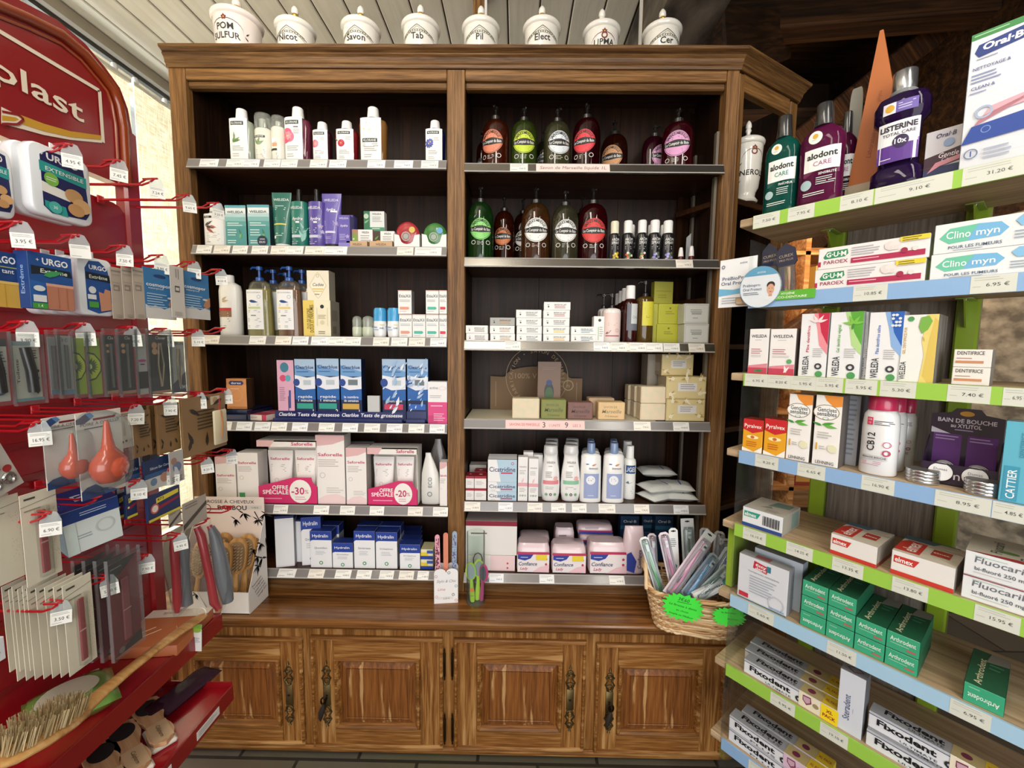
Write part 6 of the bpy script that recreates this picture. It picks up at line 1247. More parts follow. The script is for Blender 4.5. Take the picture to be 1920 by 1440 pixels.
def tbpack(P0, P1, w, hcol, bcol, label, head=None, body=None, kind='brush', yaw=0.0, cat='toothbrush', clear=True):
    """blister pack standing from P0 to P1"""
    P0, P1 = Vector(P0), Vector(P1); ax = (P1-P0); H_ = ax.length; ax.normalize(); q = Vector((0, 0, 1)).rotation_difference(ax)
    o = empty('toothbrush_pack', P0); o.rotation_mode = 'QUATERNION'; o.rotation_quaternion = q @ Matrix.Rotation(yaw, 3, 'Z').to_quaternion(); tag(o, label, cat)
    c = MB(); P = [(-w/2, 0), (w/2, 0), (w/2, H_-.008), (w/2-.008, H_), (-w/2+.008, H_), (-w/2, H_-.008)]; c.prism(P, lambda a, b, t_: (a, t_, b), 0, .0012, M('%02x%02x%02x' % tuple(min(245, int(int((body or 'd9dde0')[i:i+2], 16)*.5+118)) for i in (0, 2, 4)), .4, 'g')); f_ = lambda x, z_, off: (x, -off, z_)
    if head: c.rect(f_, -w/2, H_-.03, w/2, H_, head, .0004); 
    c.rect(f_, -.008, H_-.012, .008, H_-.008, '1f1f22', .0008); c.disc(f_, 0, H_-.010, .0035, '1f1f22', .0008)
    if kind == 'card': c.lines(f_, -w*.35, H_-.035, w*.35, 5, .006, M('7a8088'), None, .0008); c.disc(f_, 0, H_*.45, w*.25, '5a6a8a', .001); c.lines(f_, -w*.35, H_*.3, w*.35, 4, .006, M('7a8088'), None, .0008)
    c.build('backing_card', o)
    if kind == 'brush':
        b = MB(); bm = M(hcol, .3, 'g'); hz = H_-.04 if head else H_-.02
        b.tube([(0, -.008, .012), (.002, -.010, H_*.25), (-.001, -.009, H_*.5), (0, -.007, hz-.035), (0, -.008, hz)], [.0045, .006, .0055, .0028, .003], bm, 8)
        b.box(-.005, .005, -.011, -.006, hz-.026, hz, bm, .001); b.box(-.0055, .0055, -.0125, -.0065, H_*.2, H_*.4, M(bcol, .4), .002); bo = b.build('toothbrush', o)
        r_ = MB(); r_.box(-.0045, .0045, -.019, -.011, hz-.024, hz-.002, M('eef0f2', .7), .001); r_.box(-.0045, .0045, -.0195, -.0188, hz-.015, hz-.008, bcol); r_.build('bristles', bo)
        if clear: k = MB(); k.loft([se(f*w*.40, .011*g, 16, z_, .6, 0, -.010) for f, g, z_ in ((.9, .6, .006), (1, 1, .014), (1, 1, hz), (.85, .5, hz+.012))], GL('eef3f6', .07, .5)); k.build('blister', o)
    return o
YBk = BC.y
def bp(ub, vb, ut, vt_, dy0, dy1, **k): return (atY(ub, vb, YBk+dy0), atY(ut, vt_, YBk+dy1))
TP = [((1243, 1125), (1206, 1007), -.02, .03, .032, '3fae5a', 'e8f0ea', 'green and white toothbrush pack leaning left out of the basket', None, 'dfe4e2'),
 ((1270, 1120), (1243, 998), -.04, -.01, .034, 'e07aa8', 'f0c8d8', 'pink childrens toothbrush pack, second from left in the basket', None, 'e8c8d4'),
 ((1268, 1120), (1262, 990), .0, .03, .030, '8a8f98', '5a6a8a', 'white printed card pack standing upright in the basket', None, 'eeeeec'),
 ((1296, 1120), (1288, 972), .04, .08, .045, '5a8a6a', 'a0c0a8', 'clear pack with grey hanging header, tallest in the basket', 'c9cbcc', 'b4bcb8'),
 ((1252, 1115), (1334, 998), -.06, -.03, .040, 'e88ab0', '1f1f24', 'long pink toothbrush pack lying diagonally across the basket', 'cfd2d4', 'ddb8c8'),
 ((1282, 1118), (1342, 1040), -.055, -.02, .034, '2f9ad0', '1f3f7a', 'blue toothbrush pack leaning right behind the pink diagonal one', None, '6a8aa8'),
 ((1316, 1120), (1372, 1030), -.03, .01, .045, '5a6ab8', 'a8b0d8', 'pale pack with violet brush head leaning far right', None, 'b4c8d8'),
 ((1302, 1122), (1366, 1062), -.065, -.04, .03, '2f6a5a', '9ac0b0', 'dark green toothbrush pack low at the right of the basket', None, '8aa8a0'),
 ((1316, 1118), (1322, 990), .03, .07, .036, '3a4a8a', '8aa0d8', 'navy toothbrush pack behind the diagonal header card', None, 'a0a8b8'),
 ((1338, 1118), (1350, 996), .02, .08, .036, '8a8488', 'b0a8ac', 'grey brush pack at the back right of the basket', None, '8f8a8c'),
 ((1350, 1118), (1362, 1010), .04, .05, .03, '7a7478', 'a09a9c', 'dark grey brush pack at the extreme right back', None, '7d787c'),
 ((1228, 1120), (1222, 1000), .02, .06, .03, 'd88aa8', 'ffffff', 'rose pack partly hidden behind the green and pink ones', None, 'dcb8c4')]
for (b_, t_, d0, d1, w, hc_, bc_, lb, hd_, bd_) in TP:
    a_, c_ = bp(*b_, *t_, d0, d1); tbpack(a_, c_, w, hc_, bc_, lb, hd_, bd_, 'card' if 'printed card' in lb else 'brush')
a_, c_ = bp(1300, 1121, 1372, 1086, -.075, -.05)
P0, P1 = Vector(a_), Vector(c_); ax = P1-P0; L_ = ax.length; o = MB(); o.box(0, L_, -.006, .006, -.017, .017, M('eceeec'), .0006); f_ = lambda x, z_, off: (x, -.006-off, z_)
o.rect(f_, L_*.75, -.017, L_, .017, '3f8a8a'); o.text(f_, 'parodontax', L_*.42, .006, '2a2c30', .009, L_*.66, .0009, .015); o.rect(f_, 0, -.017, L_*.7, -.008, 'd4d8dc')
o = o.build('toothbrush_box', None, P0); o.rotation_mode = 'QUATERNION'; o.rotation_quaternion = Vector((1, 0, 0)).rotation_difference(ax.normalized()); tag(o, 'white long toothbrush carton resting on the basket rim at right', 'box')
# ================================================================== RED HOOK DISPLAY ON THE LEFT
XP = -1.02; XH = -0.80; RED = M('8e1019', .38, 'g'); REDD = M('7c0d16', .42, 'g'); HK = M('b3141f', .3, 'g')
def pX(u, v, X=XP): return atX(u, v, X)
DS = empty('red_display_stand', (XP-.1, .62, 0)); DO = Vector(DS.location); tag(DS, 'tall red metal hook display stand with white-lettered arched sign, left edge', 'display stand')
def db(name, fn_, par=None):
    l = LB(); fn_(l); return l.bw(name, par or DS, DO)
fX = lambda y, z, off: (XP+off, y, z)
# lower back panel, rounded top corner, sides and post
ze = 1.812; ye = 1.15
def panel(l):
    P = [(-.2, .18), (ye-.045, .18), (ye-.045, ze-.05)]+[(ye-.075+.03*math.cos(a), ze-.04+.03*math.sin(a)) for a in (0, .5, 1.0, 1.57)]+[(-.2, ze-.01)]
    l.prism(P, lambda a, b, t: (t, a, b), XP-.012, XP-.004, RED)
    for z in [0.32+.07*i for i in range(20)]: l.box(XP-.004, XP-.001, -.2, ye-.06, z, z+.012, REDD)
db('back_panel', panel)
db('post', lambda l: (l.box(XP-.03, XP+.004, ye-.045, ye, .02, 2.0, RED, .006)))
db('foot', lambda l: l.box(XP-.25, XP+.26, -.2, ye, .0, .06, REDD, .01))
# sign
edge = [(-70, -48), (36, 0), (107, 37), (160, 82), (200, 130), (225, 165), (240, 205), (248, 250), (252, 322)]
pts = [(pX(u, v).y, pX(u, v).z) for u, v in edge]; y_r = pts[-1][0]
zb = 1.853
def sign(l):
    P = [(-.1, pts[0][1]+.10), ]+[(a, b) for a, b in pts]+[(y_r, zb), (-.1, zb)]
    l.prism(P, lambda a, b, t: (t, a, b), XP-.03, XP, RED)
db('sign_board', sign)
def inset(s): 
    out = []
    for i, (a, b) in enumerate(pts):
        p0 = Vector(pts[max(i-1, 0)]); p1 = Vector(pts[min(i+1, len(pts)-1)]); d = (p1-p0).normalized(); n = Vector((d.y, -d.x)); n = n if n.y < 0 or n.x < 0 else -n
        out.append((a+n.x*s, b+n.y*s))
    return out
mo = inset(.028)
db('sign_moulding', lambda l: (l.tube([(XP+.004, a, b) for a, b in mo]+[(XP+.004, mo[-1][0], zb)], .011, M('8c3a16', .25, 'g'), 8), l.tube([(XP+.002, a, b) for a, b in inset(.048)]+[(XP+.002, inset(.048)[-1][0], zb)], .003, M('9a4a20', .3, 'g'), 6)))
def art(l):
    CW = M('e9dcc6', .5); YL = M('c9982e', .5)
    def stripe(P, th, m, off=.002):
        for (a0, b0), (a1, b1) in zip(P, P[1:]):
            p, q = pX(a0, b0), pX(a1, b1); d = Vector((q.y-p.y, q.z-p.z)).normalized()*th; n = Vector((-d.y, d.x))
            l.add([(XP+off, p.y+n.x, p.z+n.y), (XP+off, p.y-n.x, p.z-n.y), (XP+off, q.y-n.x, q.z-n.y), (XP+off, q.y+n.x, q.z+n.y)], [(0, 1, 2, 3)], m)
    def fillp(P, m, off): l.add([(XP+off, pX(u, v).y, pX(u, v).z) for u, v in P], [tuple(range(len(P)))], m)
    stripe([(-60, 23), (0, 60), (185, 170), (192, 267)], .0042, CW)
    fillp([(0, 232), (40, 242), (80, 253), (130, 262), (190, 268), (188, 258), (150, 254), (100, 246), (60, 232), (20, 210), (0, 200)], CW, .0022)
    fillp([(35, 215), (80, 232), (130, 246), (187, 254), (187, 262), (130, 257), (80, 246), (40, 233), (18, 226)], YL, .003)
    fillp([(0, 212), (30, 218), (38, 224), (28, 231), (0, 229)], CW, .0036); fillp([(0, 216), (26, 220), (32, 224), (24, 227), (0, 226)], YL, .004)
    stripe([(0, 209), (32, 215), (41, 224), (30, 233), (0, 233)], .0022, RED, .0042)
    # lettering in the sign's plane
    b0, b1 = pX(0, 160), pX(160, 222); xt = pX(44, 124); xb = pX(54, 170); base = (b0.z+b1.z)/2
    hh = (xt.z-xb.z)
    fz = lambda x, z_, off: (XP+.002+off, b0.y-.012+x, base+z_)
    l.text(fz, 'plast', 0, hh*.46, CW, hh*.98, (b1.y-b0.y)+.006, bold=.012, al='l')
db('sign_print', art)
# ------------------------------------------------------------------ hooks with price tags
rh = random.Random(11)
TAGP = M('dfe0e0', .3, 'g')
def hook(u, v, price, tagged=True, scale=1.0, L_=.22):
    p = atX(u, v, XH); y, z = p.y, p.z; x0 = XP; l = LB()
    l.tube([(x0, y-.006, z-.016), (XH-.03, y-.006, z-.016), (XH-.012, y-.006, z-.010), (XH-.004, y-.006, z-.004)], .0022, HK, 6)
    l.tube([(x0, y+.006, z-.010), (XH-.05, y+.006, z-.010), (XH-.03, y+.005, z), (XH, y, z), (XH-.006, y-.005, z-.002), (XH-.028, y-.005, z-.003)], .0020, HK, 6)
    l.box(x0-.001, x0+.003, y-.008, y+.008, z-.022, z-.004, HK, .001)
    l.bw('hook', DS, DO)
    if tagged:
        ho = [c for c in DS.children][-1]; w, h = .027*scale, .041*scale; c = MB(); f_ = lambda a, b, off: (a, -.0006-off, b)
        P = [(-w/2, -h), (w/2, -h), (w/2, -h*.35), (w*.3, 0), (w*.12, .002), (w*.06, -.004), (-w*.06, -.004), (-w*.12, .002), (-w*.3, 0), (-w/2, -h*.35)]
        c.prism(P, lambda a, b, t: (a, t, b), -.0005, .0005, GL('e8ecec', .28, .2)); c.rect(f_, -w/2, -h, w/2, -h*.42, 'e9e8e0', .0003); c.lines(f_, -w*.42, -h*.48, w*.42, 2, h*.06, M('b0aea8'), None, .0006); c.text(f_, price, .001, -h*.74, '3f3d3a', h*.14, w*.7, .0006); c.lines(f_, -w*.42, -h*.9, w*.2, 1, h*.06, M('b0aea8'), None, .0006)
        o = c.build('price_tag', DS); o.location = (XH-DO.x-.002, y-DO.y, z-DO.z-.001); o.rotation_euler = (0, rh.uniform(-.06, .06), rh.uniform(.45, .95))
ROWS = [((135, 270, '4.95 €'), (225, 300, '7.45 €'), (295, 335, '7.24 €'), (355, 365, '9.60 €'), (410, 380, '5.20 €')),
 ((40, 415, '3.95 €'), (148, 440, ''), (235, 460, '7.50 €'), (305, 478, '3.90 €'), (365, 490, '9.90 €'), (415, 505, '8.50 €')),
 ((52, 602, '3.90 €'), (160, 606, '10.25 €'), (248, 612, '6.95 €'), (312, 616, '7.90 €'), (372, 618, '5.10 €'), (421, 615, None)),
 ((75, 790, '16.95 €'), (175, 772, '10.25 €'), (257, 759, '7.20 €'), (320, 745, '7.90 €'), (375, 736, '4.20 €'), (425, 729, '3.90 €')),
 ((96, 960, '6.90 €'), (190, 930, None), (262, 900, '9.10 €'), (325, 876, '5.60 €'), (388, 858, '8.20 €'), (436, 843, '4.60 €')),
 ((117, 1127, '3.50 €'), (204, 1079, '5.50 €'), (277, 1040, '7.90 €'), (338, 1000, '9.90 €'), (393, 972, None), (437, 950, None))]
for row in ROWS:
    for u, v, pr in row: hook(u, v, pr or '', pr is not None)
# trays at the bottom of the stand
def tray(X1, u, v, Y1, name='tray', Y0=-.2, lip=.035):
    z = atX(u, v, X1).z
    db(name, lambda l: (l.box(XP, X1, Y0, Y1, z-.004, z-.001, M('a31420', .25, 'g')), l.box(X1-.002, X1+.004, Y0, Y1, z-lip, z+.004, RED, .001), l.box(XP, X1, Y1-.003, Y1, z-.004, z+.012, RED)))
    return z
XT1 = -.80; YT1 = 1.12; ZT1 = atY(400, 1150, YT1).z; XT1 = atY(414, 1140, YT1).x
def tr1(l): l.box(XP, XT1, -.2, YT1, ZT1-.004, ZT1, M('a31420', .22, 'g')); l.box(XT1-.002, XT1+.003, -.2, YT1, ZT1-.045, ZT1+.004, RED, .001); l.box(XP, XT1, YT1-.003, YT1, ZT1-.03, ZT1+.002, RED)
db('tray', tr1)
XT2 = atY(435, 1275, 1.12).x; ZT2 = atY(435, 1290, 1.12).z
def tr2(l): l.box(XP, XT2, -.2, 1.12, ZT2-.004, ZT2, M('a31420', .22, 'g')); l.box(XT2-.002, XT2+.003, -.2, 1.12, ZT2-.035, ZT2+.012, RED, .001); l.box(XP, XT2, 1.117, 1.12, ZT2-.02, ZT2+.02, RED)
t2 = db('tray', tr2)
for yy in (1.02, .86, .72, .58, .44):
    c = MB(); c.box(-.0004, .0006, -.04, .04, -.012, .010, 'e6e4de'); c.lines(lambda x, z_, o: (.0006+o, x, z_), -.034, .006, .03, 3, .005, M('b0aea8')); o = c.build('price_label', t2); o.location = (XT2+.0036-DO.x, yy-DO.y, ZT2-.012-DO.z)
# ------------------------------------------------------------------ hanging goods
def hx(u0, u1, vt, vb, X): return slot((X, 0), PI/2, u0, u1, vt, vb, None, 0.0, 0.0)
def hslab(name, u0, u1, vt, vb, X, t, base, F, label, cat='pack', P=None, n=1, dx=.02, kind='p', group=None, blister=None, names=None, sl=0.0, front_extra=None):
    loc, w, h = hx(u0, u1, vt, vb, X); out = []
    for k in range(n):
        mb = MB(); m = M(base, .42, kind) if isinstance(base, str) else base; q = lambda x, z, off: (x, -t/2-off, z)
        if P: mb.prism([(a*w-w/2, b*h) for a, b in P], lambda a, b, t_: (a, t_, b), -t/2, t/2, m)
        else: mb.box(-w/2, w/2, -t/2, t/2, 0, h, m, .0005)
        ops(mb, q, w, h, F if (k == 0 or True) else [])
        if front_extra: front_extra(mb, q, w, h, t)
        if blister and k == 0:
            pass
        o = mb.build(name, None, Vector((loc.x-t/2-dx*k, loc.y+sl*k, loc.z)), PI/2)
        lb = label if n == 1 else (names[k] if names else '%s, %s' % (label, ('front one', 'second behind', 'third behind', 'fourth behind', 'fifth behind', 'sixth behind', 'seventh behind', 'eighth behind')[k]))
        tag(o, lb, cat, group); out.append((o, w, h))
    return out
def rrect(r=.12, n=4, top_=(0, 1)):
    P = []
    for cx, cz, a0 in ((r, r*.8, PI), (1-r, r*.8, 1.5*PI), (1-r, 1-r*.8, 0), (r, 1-r*.8, .5*PI)):
        for i in range(n+1): a = a0+PI/2*i/n; P.append((cx+r*math.cos(a), cz+r*.8*math.sin(a)))
    return P
# white clamshell plaster packs
URG = [('p', [(.18, .14), (.30, .06), (.85, .10), (.92, .2), (.88, .7), (.85, .92), (.6, .95), (.3, .93), (.18, .84)], '1e2258'), ('p', [(.16, .62), (.9, .58), (.9, .74), (.16, .76)], '2a9a94'), ('p', [(.20, .14), (.3, .07), (.55, .06), (.52, .2), (.2, .22)], '2a9a94'), ('p', [(.17, .34), (.6, .30), (.6, .42), (.17, .48)], 'e9e6de'),
 txt('URGO', .52, .85, .09, 'f2f2f2', dict(w=.5, bold=.03)), txt('+', .2, .86, .06, 'f2f2f2'), txt('EXTENSIBLE', .54, .675, .055, 'e9f2ee', dict(w=.6)), ('d', .32, .54, .11, '7ab648'), ('l', .24, .56, .4, 2, .03, 'dff0d0'), ('d', .66, .40, .15, 'c99a66', .12), ('d', .78, .28, .15, 'd6a873', .13), ('d', .68, .20, .14, 'c4925e', .11), ('d', .34, .15, .1, '4ab0a6'), txt('30', .34, .15, .04, 'e9f2ee')]
def shell(mb, q, w, h, t): pass
def clam(u0, u1, vt, vb, X, F, label, n=1, dx=.024, names=None):
    loc, w, h = hx(u0, u1, vt, vb, X)
    for k in range(n):
        mb = MB(); P = [(a*w-w/2, b*h) for a, b in rrect(.17, 5)]; W_ = M('e6e9ec', .25, 'g')
        def rg(s, y): return [(a*s, y, h/2+(b-h/2)*s) for a, b in P]
        mb.loft([rg(.86, .011), rg(.97, .009), rg(1, .004), rg(1, -.006), rg(.985, -.0098), rg(.96, -.0106)], W_)
        mb.box(-.008, .008, -.001, .001, h*.97, h+.012, W_, .0008)
        ops(mb, lambda x, z, off: (x*1.04, -.0107-off, h/2+(z-h/2)*1.0), w, h, F); tag(mb.build('plaster_pack', None, Vector((loc.x-.011-dx*k, loc.y-.004*k, loc.z)), PI/2), names[k] if names else label, 'pack')
clam(58, 170, 284, 412, -.835, URG, '', 2, .026, ['white clamshell plaster pack lettered EXTENSIBLE, front of top hook', 'white clamshell plaster pack directly behind the front EXTENSIBLE pack'])
clam(-60, 24, 272, 402, -.85, URG, '', 1, .026, ['white clamshell plaster pack cut by the left frame edge, top row'])
EXT = [('r', 0, 0, 1, 1, '1f4f94'), ('p', [(0, 0), (1, 0), (1, .4), (0, .5)], '2560a8'), ('p', [(.05, .60), (.5, .66), (.98, .62), (.95, .74), (.05, .76)], '16222e'), txt('URGO', .6, .86, .11, 'f2f2f2', dict(w=.6, bold=.03)), txt('+', .2, .87, .07, 'f2f2f2'), txt('Extrême', .55, .685, .075, 'e6eede', dict(w=.62, shear=.1)), ('v', .3, .60, .5, .3, '3f9a5a'), ('r', .35, 0, .98, .44, 'b8785e'), ('r', .34, .42, .99, .47, 'd9a48a'), ('r', .6, .02, .62, .4, 'a86a50'), ('r', .8, .02, .82, .4, 'a86a50'), ('d', .18, .36, .13, 'd8dde0', .07), ('r', .03, .12, .32, .24, 'dfe2e2'), ('r', .0, 0, .33, .1, '3f9a3a'), txt('1.4', .17, .05, .05, 'eef4e4')]
loc, w, h = hx(56, 137, 478, 580, -.80)
carton('plaster_box', w, h, .022, '1f4f94', EXT, L=[('r', 0, 0, 1, 1, '163a78'), ('T', 'Extrême', .5, .5, .3, '8aa4c8', .5)], loc=Vector((loc.x-.012, loc.y, loc.z)), phi=PI/2, label='blue plaster box lettered Extrême, middle of second hook row', kind='g')
loc2, w2, h2 = hx(-45, 36, 470, 575, -.82)
carton('plaster_box', w2, h2, .03, '1d3f78', [('r', 0, 0, 1, .5, '1d3f78'), ('r', .35, .72, 1, .86, 'a8b46a'), ('r', .3, .74, 1, 1, '1d3f78'), txt('URGO', .62, .86, .12, 'f0f2f4', dict(w=.62, bold=.03)), txt('tant', .72, .66, .08, 'e9e9e9'), ('r', .25, 0, 1, .44, 'd2a646'), ('r', .6, 0, .63, .42, 'c09436'), ('r', .24, .42, 1, .47, 'e2bd66')], loc=Vector((loc2.x-.015, loc2.y, loc2.z)), phi=PI/2, label='dark blue plaster box with yellow strips at the left frame edge', kind='g')
EX2 = [('p', [(.2, .1), (.5, .04), (.86, .1), (.92, .4), (.82, .84), (.6, .95), (.32, .93), (.2, .8)], '1f4f94'), txt('URGO', .56, .83, .07, 'f2f2f2', dict(w=.5, bold=.03)), ('p', [(.2, .62), (.88, .60), (.86, .73), (.22, .74)], '16222e'), txt('Extrême', .55, .67, .06, 'e6eede', dict(w=.5)), ('d', .36, .44, .1, 'd8dde0'), ('r', .22, .28, .45, .36, 'dfe2e2'), ('r', .24, .14, .5, .24, '4a9a3a'), ('p', [(.55, .08), (.86, .12), (.86, .46), (.7, .48), (.66, .4), (.52, .42)], 'c48a6c')]
clam(148, 213, 484, 592, -.815, EX2, '', 4, .024, ['white bottle-shaped plaster clamshell lettered Extrême, front of stack', 'second white plaster clamshell behind the Extrême one', 'third white plaster clamshell behind the Extrême one', 'rearmost white plaster clamshell behind the Extrême one'])
# cosmopor sachets with paper backs
for i, (u0, u1) in enumerate(((209, 230), (230, 250), (250, 271))):
    hslab('dressing_sachet', u0, u1, 502, 598, -.80-.006*(2-i), .001, 'b5a798', [('r', .2, .55, .75, .66, '8a7f76'), ('r', .25, .57, .6, .62, 'b5a798'), ('r', .05, .92, .9, .94, '8a7f76'), ('r', .1, .85, .8, .86, '9a8f84'), ('r', .1, .7, .8, .71, '9a8f84'), ('r', .25, .04, .75, .09, 'a4978a')], ('beige sachet back, leftmost of three hanging side by side', 'beige sachet back, middle of three hanging side by side', 'beige sachet back, right one of three beside blue sachet')[i], 'sachet')
COS = [('r', 0, .28, 1, 1, '3a78ac'), ('p', [(0, .28), (.15, .22), (.3, .27), (.6, .2), (.8, .26), (1, .22), (1, .4), (0, .4)], '3a78ac'), ('p', [(0, 0), (1, 0), (1, .22), (.8, .26), (.6, .2), (.3, .27), (.15, .22), (0, .28)], 'd3cfca'), ('d', .5, .86, .2, '1f3f74', .05), txt('cosmopor', .45, .68, .07, 'e8eef2', dict(w=.8, bold=.02)), txt('waterproof', .35, .61, .04, 'c4d8e6', dict(w=.5)), ('l', .05, .5, .7, 6, .05, 'a8c6dc'), ('p', [(.72, .3), (.85, .24), (1, .3), (1, .5), (.85, .46)], 'b9825e'), ('d', .8, .44, .1, 'dcd6cc', .03)]
hslab('dressing_sachet', 271, 328, 506, 598, -.80, .003, '3a78ac', COS, 'blue waterproof dressing sachet, left one of two lettered cosmopor'.replace(' lettered cosmopor', ' in second row'), 'sachet', n=1)
hslab('dressing_sachet', 343, 392, 512, 598, -.80, .003, '3a78ac', COS, 'blue waterproof dressing sachet, right one of two in second row', 'sachet')
hslab('dressing_sachet', 320, 346, 500, 596, -.79, .001, 'cfc8be', [('r', .3, .5, .65, .62, '5a524c'), ('r', .35, .53, .6, .59, 'cfc8be'), ('r', .4, .78, .45, .95, '8a8078'), ('r', .55, .75, .6, .95, '8a8078'), ('r', .2, .05, .7, .12, 'b4aca2')], 'twisted white sachet strip between the two blue sachets', 'sachet')
# third row: slim tool cards in clear sleeves
def sleeve(u0, u1, vt, vb, X, base, F, label, t=.006, cat='tool card'):
    o, w, h = hslab('tool_card', u0, u1, vt, vb, X, .0012, base, F, label, cat)[0]
    g = MB(); g.box(-w/2-.003, w/2+.003, -t, -t+.0006, -.006, h+.012, GL('f2f5f5', .04, .12)); g.box(-w/2-.003, -w/2-.0024, -t, 0, -.006, h+.012, GL('f2f5f5', .06, .12)); g.box(w/2+.0024, w/2+.003, -t, 0, -.006, h+.012, GL('f2f5f5', .06, .12)); g.build('clear_sleeve', o); return o, w, h
TT = M('a9a9a6', .25, 'm')
def tool(o, w, h, kind):
    m = MB()
    if kind == 'tweezer':
        for s in (-1, 1): m.tube([(s*w*.04, -.003, h*.86), (s*w*.13, -.004, h*.5), (s*w*.02, -.003, h*.12)], .0022, M('c4b09a', .25, 'm'), 6)
    elif kind == 'clipper': m.tube([(-w*.1, -.004, h*.9), (w*.02, -.006, h*.5), (w*.1, -.004, h*.15)], .007, M('4a4a4a', .35, 'm'), 8)
    elif kind == 'scissors':
        for s in (-1, 1):
            m.tube([(s*w*.05, -.003, h*.9), (-s*w*.06, -.003, h*.38)], .003, TT, 6); m.tube([(-s*w*.2+w*.13*math.cos(a), -.003, h*.2+w*.16*math.sin(a)) for a in [2*PI*i/14 for i in range(14)]], .0028, TT, 6, True)
    elif kind == 'stick': m.tube([(0, -.003, h*.85), (0, -.003, h*.1)], .0026, M('8a8a88', .3, 'm'), 6)
    m.build('tool', o)
CARD3 = [((-40, 16, 635, 755, -.80, 'dcd9d2', [('r', 0, .88, 1, 1, '2a2c30'), ('l', .5, .8, .95, 9, .05, '6a7a8a'), ('d', .6, .42, .25, 'c4b08a', None, .8), ('d', .6, .2, .28, '4a6a8a', None, .7)], 'cream nail tool card cut by the left edge, third row', 'clipper')),
 ((25, 77, 640, 752, -.80, 'd6cfc2', [('r', 0, .93, 1, 1, '8aa0a8'), ('T', 'Toilette', .14, .5, .1, '3a3a3a', .4), ('l', .6, .85, .9, 4, .04, '5a4a44'), ('v', .8, .1, .5, 1.6, '3a3c3e'), ('v', .75, .3, .3, 1.0, '3a3c3e'), ('v', .85, .35, .3, 2.0, '3a3c3e'), ('d', .85, .5, .06, '3a3c3e'), ('r', 0, 0, 1, .05, '6aa0a8')], 'cream card with dark nail clipper, left of the clear grey cards', 'clipper')),
 ((92, 108, 632, 740, -.80, '8d8c8c', [('r', 0, 0, 1, .08, '5a7a92')], 'first narrow grey card in a clear sleeve, third row', 'stick')),
 ((110, 137, 630, 740, -.80, 'a5a4a2', [('d', .5, .75, .2, '8a8a8a', .03), txt('3 C', .5, .93, .05, '5a5a5a'), ('r', 0, 0, 1, .08, '6a8aa4')], 'second grey card marked 3 C beside the kiwi cards', 'stick'))]
for a in CARD3:
    o, w, h = sleeve(*a[:8]); tool(o, w, h, a[8])
KIW = [('d', .05, .5, .95, '23361a', .26), ('d', .05, .5, .88, 'c4d23a', .24), ('d', .05, .5, .22, 'e2e6a0', .07)]+[('v', .05, .5, .75, a, '4f6a1a') for a in (-1.3, -.9, -.5, -.15, .2, .55, .95, 1.3)]+[('r', 0, 0, 1, .04, '8aa84a')]
for (u0, u1, nm) in ((139, 161, 'left'), (165, 190, 'right')):
    o, w, h = sleeve(u0, u1, 634, 740, -.80, '9db52a', [('p', [(0, .24), (.5, .27), (.95, .4), (1, .5), (.95, .6), (.5, .73), (0, .76)], '23361a'), ('p', [(0, .27), (.5, .30), (.88, .42), (.92, .5), (.88, .58), (.5, .70), (0, .73)], 'c4d23a')]+[('v', 0, .5, .72, a, '4f6a1a') for a in (-1.2, -.75, -.4, -.1, .2, .5, .8, 1.2)]+[('p', [(0, .44), (.2, .47), (.22, .5), (.2, .53), (0, .56)], 'e2e6a0')], 'lime card with kiwi slice picture, %s one of the two' % nm)
for (u0, u1, nm, k) in ((197, 218, 'black card with copper dots, right of the kiwi cards', 'stick'), (224, 252, 'black card with one copper dot, fourth slim card', 'stick'), (279, 318, 'wide black card with long tweezers, lettered Clover', 'tweezer')):
    o, w, h = sleeve(u0, u1, 628, 738, -.80, '1a1817', [('d', .3, .82, .13, 'c99a74'), ('d', .3, .72, .13, 'c99a74'), txt('Clo' if k == 'stick' else 'Clover', .6, .95, .05, 'c9c4bc'), ('r', 0, 0, 1, .05, 'b98a64')], nm.replace(', lettered Clover', ' at the row middle')); tool(o, w, h, k)
o, w, h = sleeve(257, 276, 626, 740, -.80, 'c4c0bc', [txt('3 C', .5, .93, .05, '5a5a5a'), ('d', .5, .56, .4, 'b02a8c', .12), ('d', .5, .5, .25, '5a1040', .06), ('r', 0, .1, 1, .38, '1a1817')], 'pale card with magenta flower between the black cards')
o, w, h = sleeve(320, 347, 640, 736, -.80, 'bdb9b2', [txt('LEBRUN', .5, .96, .06, '3a3636', dict(w=.85)), ('p', [(0, .0), (1, 0), (1, .4), (0, .15)], '4a4350'), txt('VM', .7, .1, .08, 'c9c4cc')], 'grey card with a slim tool at right end of third row'); tool(o, w, h, 'tweezer')
